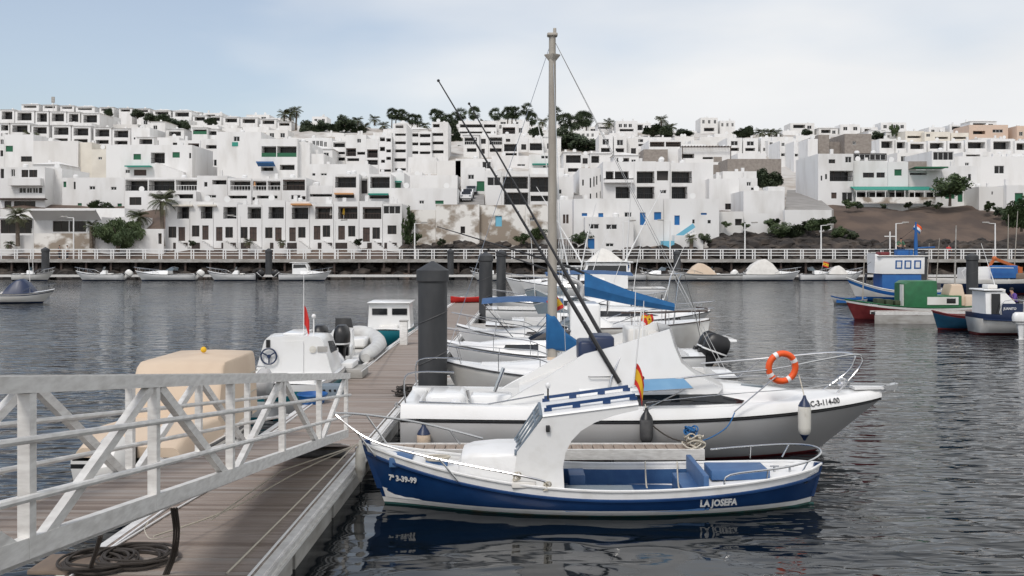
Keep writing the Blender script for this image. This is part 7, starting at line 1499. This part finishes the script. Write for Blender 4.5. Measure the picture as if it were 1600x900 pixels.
# ================================================================== people
def person(label, loc, rz, pose, shirt, s=1.0, legs='trousers'):
    p = thing('person', label, 'person', loc, rz); p.scale = (s, s, s)
    def skin(name, verts, edges, rad, m, root=0):
        me = bpy.data.meshes.new(name); me.from_pydata(verts, edges, []); me.materials.append(M[m]); o = put(name, me, p)
        md = o.modifiers.new('skin', 'SKIN'); md.use_smooth_shade = True
        if not me.skin_vertices: return o
        for i, x in enumerate(rad): me.skin_vertices[0].data[i].radius = x if isinstance(x, tuple) else (x, x)
        me.skin_vertices[0].data[root].use_root = True; o.modifiers.new('sub', 'SUBSURF').levels = 1; o.modifiers['sub'].render_levels = 1
        return o
    J = pose
    def sk(name, keys, edges, rad, m):
        import bmesh
        me = bpy.data.meshes.new(name); bm = bmesh.new(); ly = bm.verts.layers.skin.verify(); vs_ = []
        for i, k in enumerate(keys):
            v = bm.verts.new(J[k]); v[ly].radius = rad[i] if isinstance(rad[i], tuple) else (rad[i], rad[i]); v[ly].use_root = (i == 0); vs_.append(v)
        for a, b in edges: bm.edges.new((vs_[a], vs_[b]))
        bm.to_mesh(me); bm.free(); me.materials.append(M[m]); o = put(name, me, p); o.modifiers.new('skin', 'SKIN').use_smooth_shade = True; sb = o.modifiers.new('sub', 'SUBSURF'); sb.levels = 1; sb.render_levels = 1
        return o
    K = ['pel', 'chest', 'neck', 'head', 'crown', 'shl', 'ell', 'wrl', 'hdl', 'shr', 'elr', 'wrr', 'hdr', 'hil', 'knl', 'anl', 'tol', 'hir', 'knr', 'anr', 'tor']
    E = [(0, 1), (1, 2), (2, 3), (3, 4), (1, 5), (5, 6), (6, 7), (7, 8), (1, 9), (9, 10), (10, 11), (11, 12), (0, 13), (13, 14), (14, 15), (15, 16), (0, 17), (17, 18), (18, 19), (19, 20)]
    sk('body', K, E, [.13, .14, .055, .085, .07, .06, .045, .033, .04, .06, .045, .033, .04, .085, .06, .04, .035, .085, .06, .04, .035], 'skin')
    sk('shirt', ['pel', 'chest', 'neck', 'shl', 'ell', 'shr', 'elr'], [(0, 1), (1, 2), (1, 3), (3, 4), (1, 5), (5, 6)], [(.16, .13), (.18, .14), .07, .08, .065, .08, .065], shirt)
    sk('trousers', ['pel', 'hil', 'knl', 'anl', 'hir', 'knr', 'anr'], [(0, 1), (1, 2), (2, 3), (0, 4), (4, 5), (5, 6)], [.15, .105, .075, .06, .105, .075, .06], legs)
    c = Vector(J['crown']); MB().ball(c+Vector((-.02, 0, .0)), (.10, .095, .09), 10, 6).build('hair', 'hair', p)
    return p
STAND = dict(pel=(0, 0, .95), chest=(0, 0, 1.32), neck=(0, 0, 1.48), head=(.03, 0, 1.60), crown=(.02, 0, 1.68), shl=(0, .2, 1.40), ell=(.05, .27, 1.14), wrl=(.2, .22, .98), hdl=(.27, .2, .96), shr=(0, -.2, 1.40), elr=(.05, -.27, 1.14), wrr=(.2, -.22, .98), hdr=(.27, -.2, .96), hil=(0, .1, .88), knl=(.02, .11, .48), anl=(-.02, .11, .08), tol=(.14, .12, .04), hir=(0, -.1, .88), knr=(.02, -.11, .48), anr=(-.02, -.11, .08), tor=(.14, -.12, .04))
SIT = dict(STAND); SIT.update(pel=(0, 0, .5), chest=(.08, 0, .86), neck=(.14, 0, 1.02), head=(.2, 0, 1.13), crown=(.2, 0, 1.21), shl=(.08, .2, .95), ell=(.2, .27, .7), wrl=(.4, .2, .62), hdl=(.47, .18, .62), shr=(.08, -.2, .95), elr=(.2, -.27, .7), wrr=(.4, -.2, .62), hdr=(.47, -.18, .62), hil=(.05, .1, .48), knl=(.45, .14, .5), anl=(.45, .14, .08), tol=(.6, .15, .04), hir=(.05, -.1, .48), knr=(.45, -.14, .5), anr=(.45, -.14, .08), tor=(.6, -.15, .04))
person('person in a purple shirt sitting in the navy and white fishing boat', (PX(1585, 46.4), 46.3, .86), 180, SIT, 'shirt_purple', 1.0)
person('person in a red top leaning on the promenade railing', (PX(1482, 125.2), 125.1, 2.30), -90, STAND, 'shirt_red', 1.05)
person('person in a green top standing on the trawler roof', (PX(1408, 73), 73.2, 3.36), -90, SIT, 'shirt_green', 1.0)
person('person in dark clothes on the promenade near the restaurant', (PX(93, 126.5), 126.5, 2.30), 180, STAND, 'trousers', 1.0)
person('person in a pale top walking on the promenade by the drooping tree', (PX(105, 126.2), 126.2, 2.30), 0, STAND, 'canvas_white', 1.0)
# ================================================================== ropes and cables on the pontoon
def dkp(px, py, dz=.02):
    Y = (CH-.5)*F/(py-HY); return Vector((PX(px, Y), Y, .5+dz))
rope([P(330, 812, 12.3), P(440, 735, 15.5), P(545, 700, 16.3), P(558, 694, 16.5)], 'thin white mooring line from the blue bow along the pontoon', 'rope', .011)
rope(smooth([P(240, 838, 11.6), P(360, 795, 13.2), P(470, 735, 15.6), P(548, 700, 16.4)], 5), 'second white mooring line beside the first on the pontoon', 'rope', .011)
rope([dkp(355, 898), dkp(470, 783), P(556, 694, 16.45)], 'long pale mooring line running diagonally across the pontoon', 'rope', .012)
rope([dkp(160, 868), dkp(270, 800), dkp(330, 765)], 'white line lying under the gangway', 'white_paint', .014)
rope(smooth([P(232, 815, 11.8), P(226, 828, 11.6), P(236, 842, 11.4), P(262, 838, 11.6), P(285, 832, 12.0)], 5), 'thin loose cord hanging under the gangway chord', 'rope', .006)
def coil(px, py, r0, n, label):
    c = dkp(px, py); q = MB(); r8 = random.Random(4)
    for k in range(n):
        rr = r0*r8.uniform(.72, 1.0); ox = r8.uniform(-.06, .06); oy = r8.uniform(-.05, .05)
        q.tube([(ox+rr*math.cos(a), oy+rr*.95*math.sin(a), .012*k+.015+.012*math.sin(a*3+k)) for a in [i*math.pi/16 for i in range(32)]], .016, 6, True)
    return tag(q.build('cable_coil', 'rope_dark', None, c-Vector((0, 0, .015))), label, 'cable')
coil(152, 886, .40, 8, 'black cable coil on the pontoon, outer loop'); coil(212, 878, .42, 8, 'black cable coil on the pontoon under the gangway post')
def cable(pts, label, n=3):
    q = MB()
    for k in range(n): q.tube([Vector(p)+Vector((.022*k, .01*k, 0)) for p in smooth(pts, 6)], .013, 6)
    return tag(q.build('cable_bundle', 'rope_dark'), label, 'cable')
cable([P(268, 795, 10.0), P(272, 830, 10.4), P(268, 865, 10.9), P(255, 900, 11.0)], 'bundle of black cables hanging from the gangway to the pontoon', 3)
cable([P(155, 838, 9.6), P(148, 862, 10.4), P(138, 892, 11.0)], 'shorter bundle of black cables beside the coil', 2)
p = thing('timber_board', 'worn yellow wooden board under the gangway foot', 'board', tuple(dkp(110, 885, 0))); MB().rbox(-.35, .35, -.3, .3, 0, .05, .01).build('board', 'timber', p)
for px, py in ((620, 637), (562, 706)):
    c_ = dkp(px, py, 0); c_.x = E0.x+.0245*(c_.y-10.96)-.12; t = thing('dock_cleat', 'steel mooring cleat on the pontoon edge '+('by the dark rope heap' if py < 650 else 'at the blue bow'), 'cleat', c_)
    q = MB(); q.tube([(0, -.14, .09), (0, .14, .09)], .02, 6); q.build('horn', 'steel', t); MB().box(-.04, .04, -.06, .06, 0, .08).build('base', 'steel', t)
rope(sag(P(558, 696, 16.3), tuple(dkp(576, 700, .08)), .03), 'short rope from the blue stem to the pontoon cleat', 'rope', .016)
rope(sag(P(658, 640, 19.2), tuple(dkp(622, 636, .08)), .1), 'stern rope from the cruiser to the pontoon cleat', 'rope_dark', .012)
rope([P(655, 640, 19.0), P(657, 690, 18.7)], 'blue rope hanging at the cruiser stern corner', 'rope_blue', .016)
rope(sag(P(565, 580, 25), tuple(dkp(640, 512, .05)), .1), 'white rope along the pontoon edge beside the inflatable', 'white_paint', .016)
# hanging laundry boats: fender at the cruiser quarter
fender((PX(662, 18.6), 18.6, .28), .45, .13, 'canvas_beige', 'worn pinkish fender at the cruiser stern corner', 'navy', P(657, 660, 18.7))
# gate cage on the promenade
g = thing('walkway_gate', 'white metal gate cage on the promenade behind the mast', 'gate', (PX(883, 123.4), 123.4, 2.3))
for i in range(9): MB().tube([(-1.0+.25*i, 0, 0), (-.7+.175*i, 0, 2.6)], .03, 5).build('bar', 'white_paint', g)
MB().tube([(-.75, 0, 2.6), (.75, 0, 2.6)], .04, 5).build('top_bar', 'white_paint', g)
for px, l in ((1285, 'orange and red flag on the boat beside the bunting'),): flag((PX(px, 114), 114, PZ(416, 114)), .8, .6, l, 10, (1.2, .7), .2, ('red', 'yellow', 'red'), (.25, .5, .25))
# white rods and aerials standing up from the boats along the pontoon
for (a, b, d_, r_, l) in (((903, 430), (931, 318), 60, .05, 'thick white rod leaning up from the flybridge cruiser'), ((918, 432), (955, 352), 52, .022, 'thin white rod leaning right above the pontoon boats'), ((986, 462), (1004, 366), 44, .02, 'thin white rod above the folded blue awning'), ((1030, 470), (1075, 372), 44, .02, 'long thin white rod leaning toward the far promenade'), ((948, 470), (972, 405), 40, .018, 'short white rod beside the grey radar arch'), ((838, 470), (826, 330), 48, .018, 'thin white aerial left of the tall mast'), ((1110, 575), (1060, 395), 36, .012, 'thin dark rod over the twin outboards')):
    p0, p1 = P(a[0], a[1], d_), P(b[0], b[1], d_); q = thing('fishing_rod', l, 'rod', p0); q2 = p1-p0
    MB().tube([(0, 0, -.6), tuple(q2*.5), tuple(q2)], [r_, r_*.8, r_*.4], 6).build('blank', 'carbon' if 'dark' in l else 'white_paint', q); MB().tube([(0, 0, -.6), tuple(q2*.1)], r_*1.5, 6).build('grip', 'rubber', q)
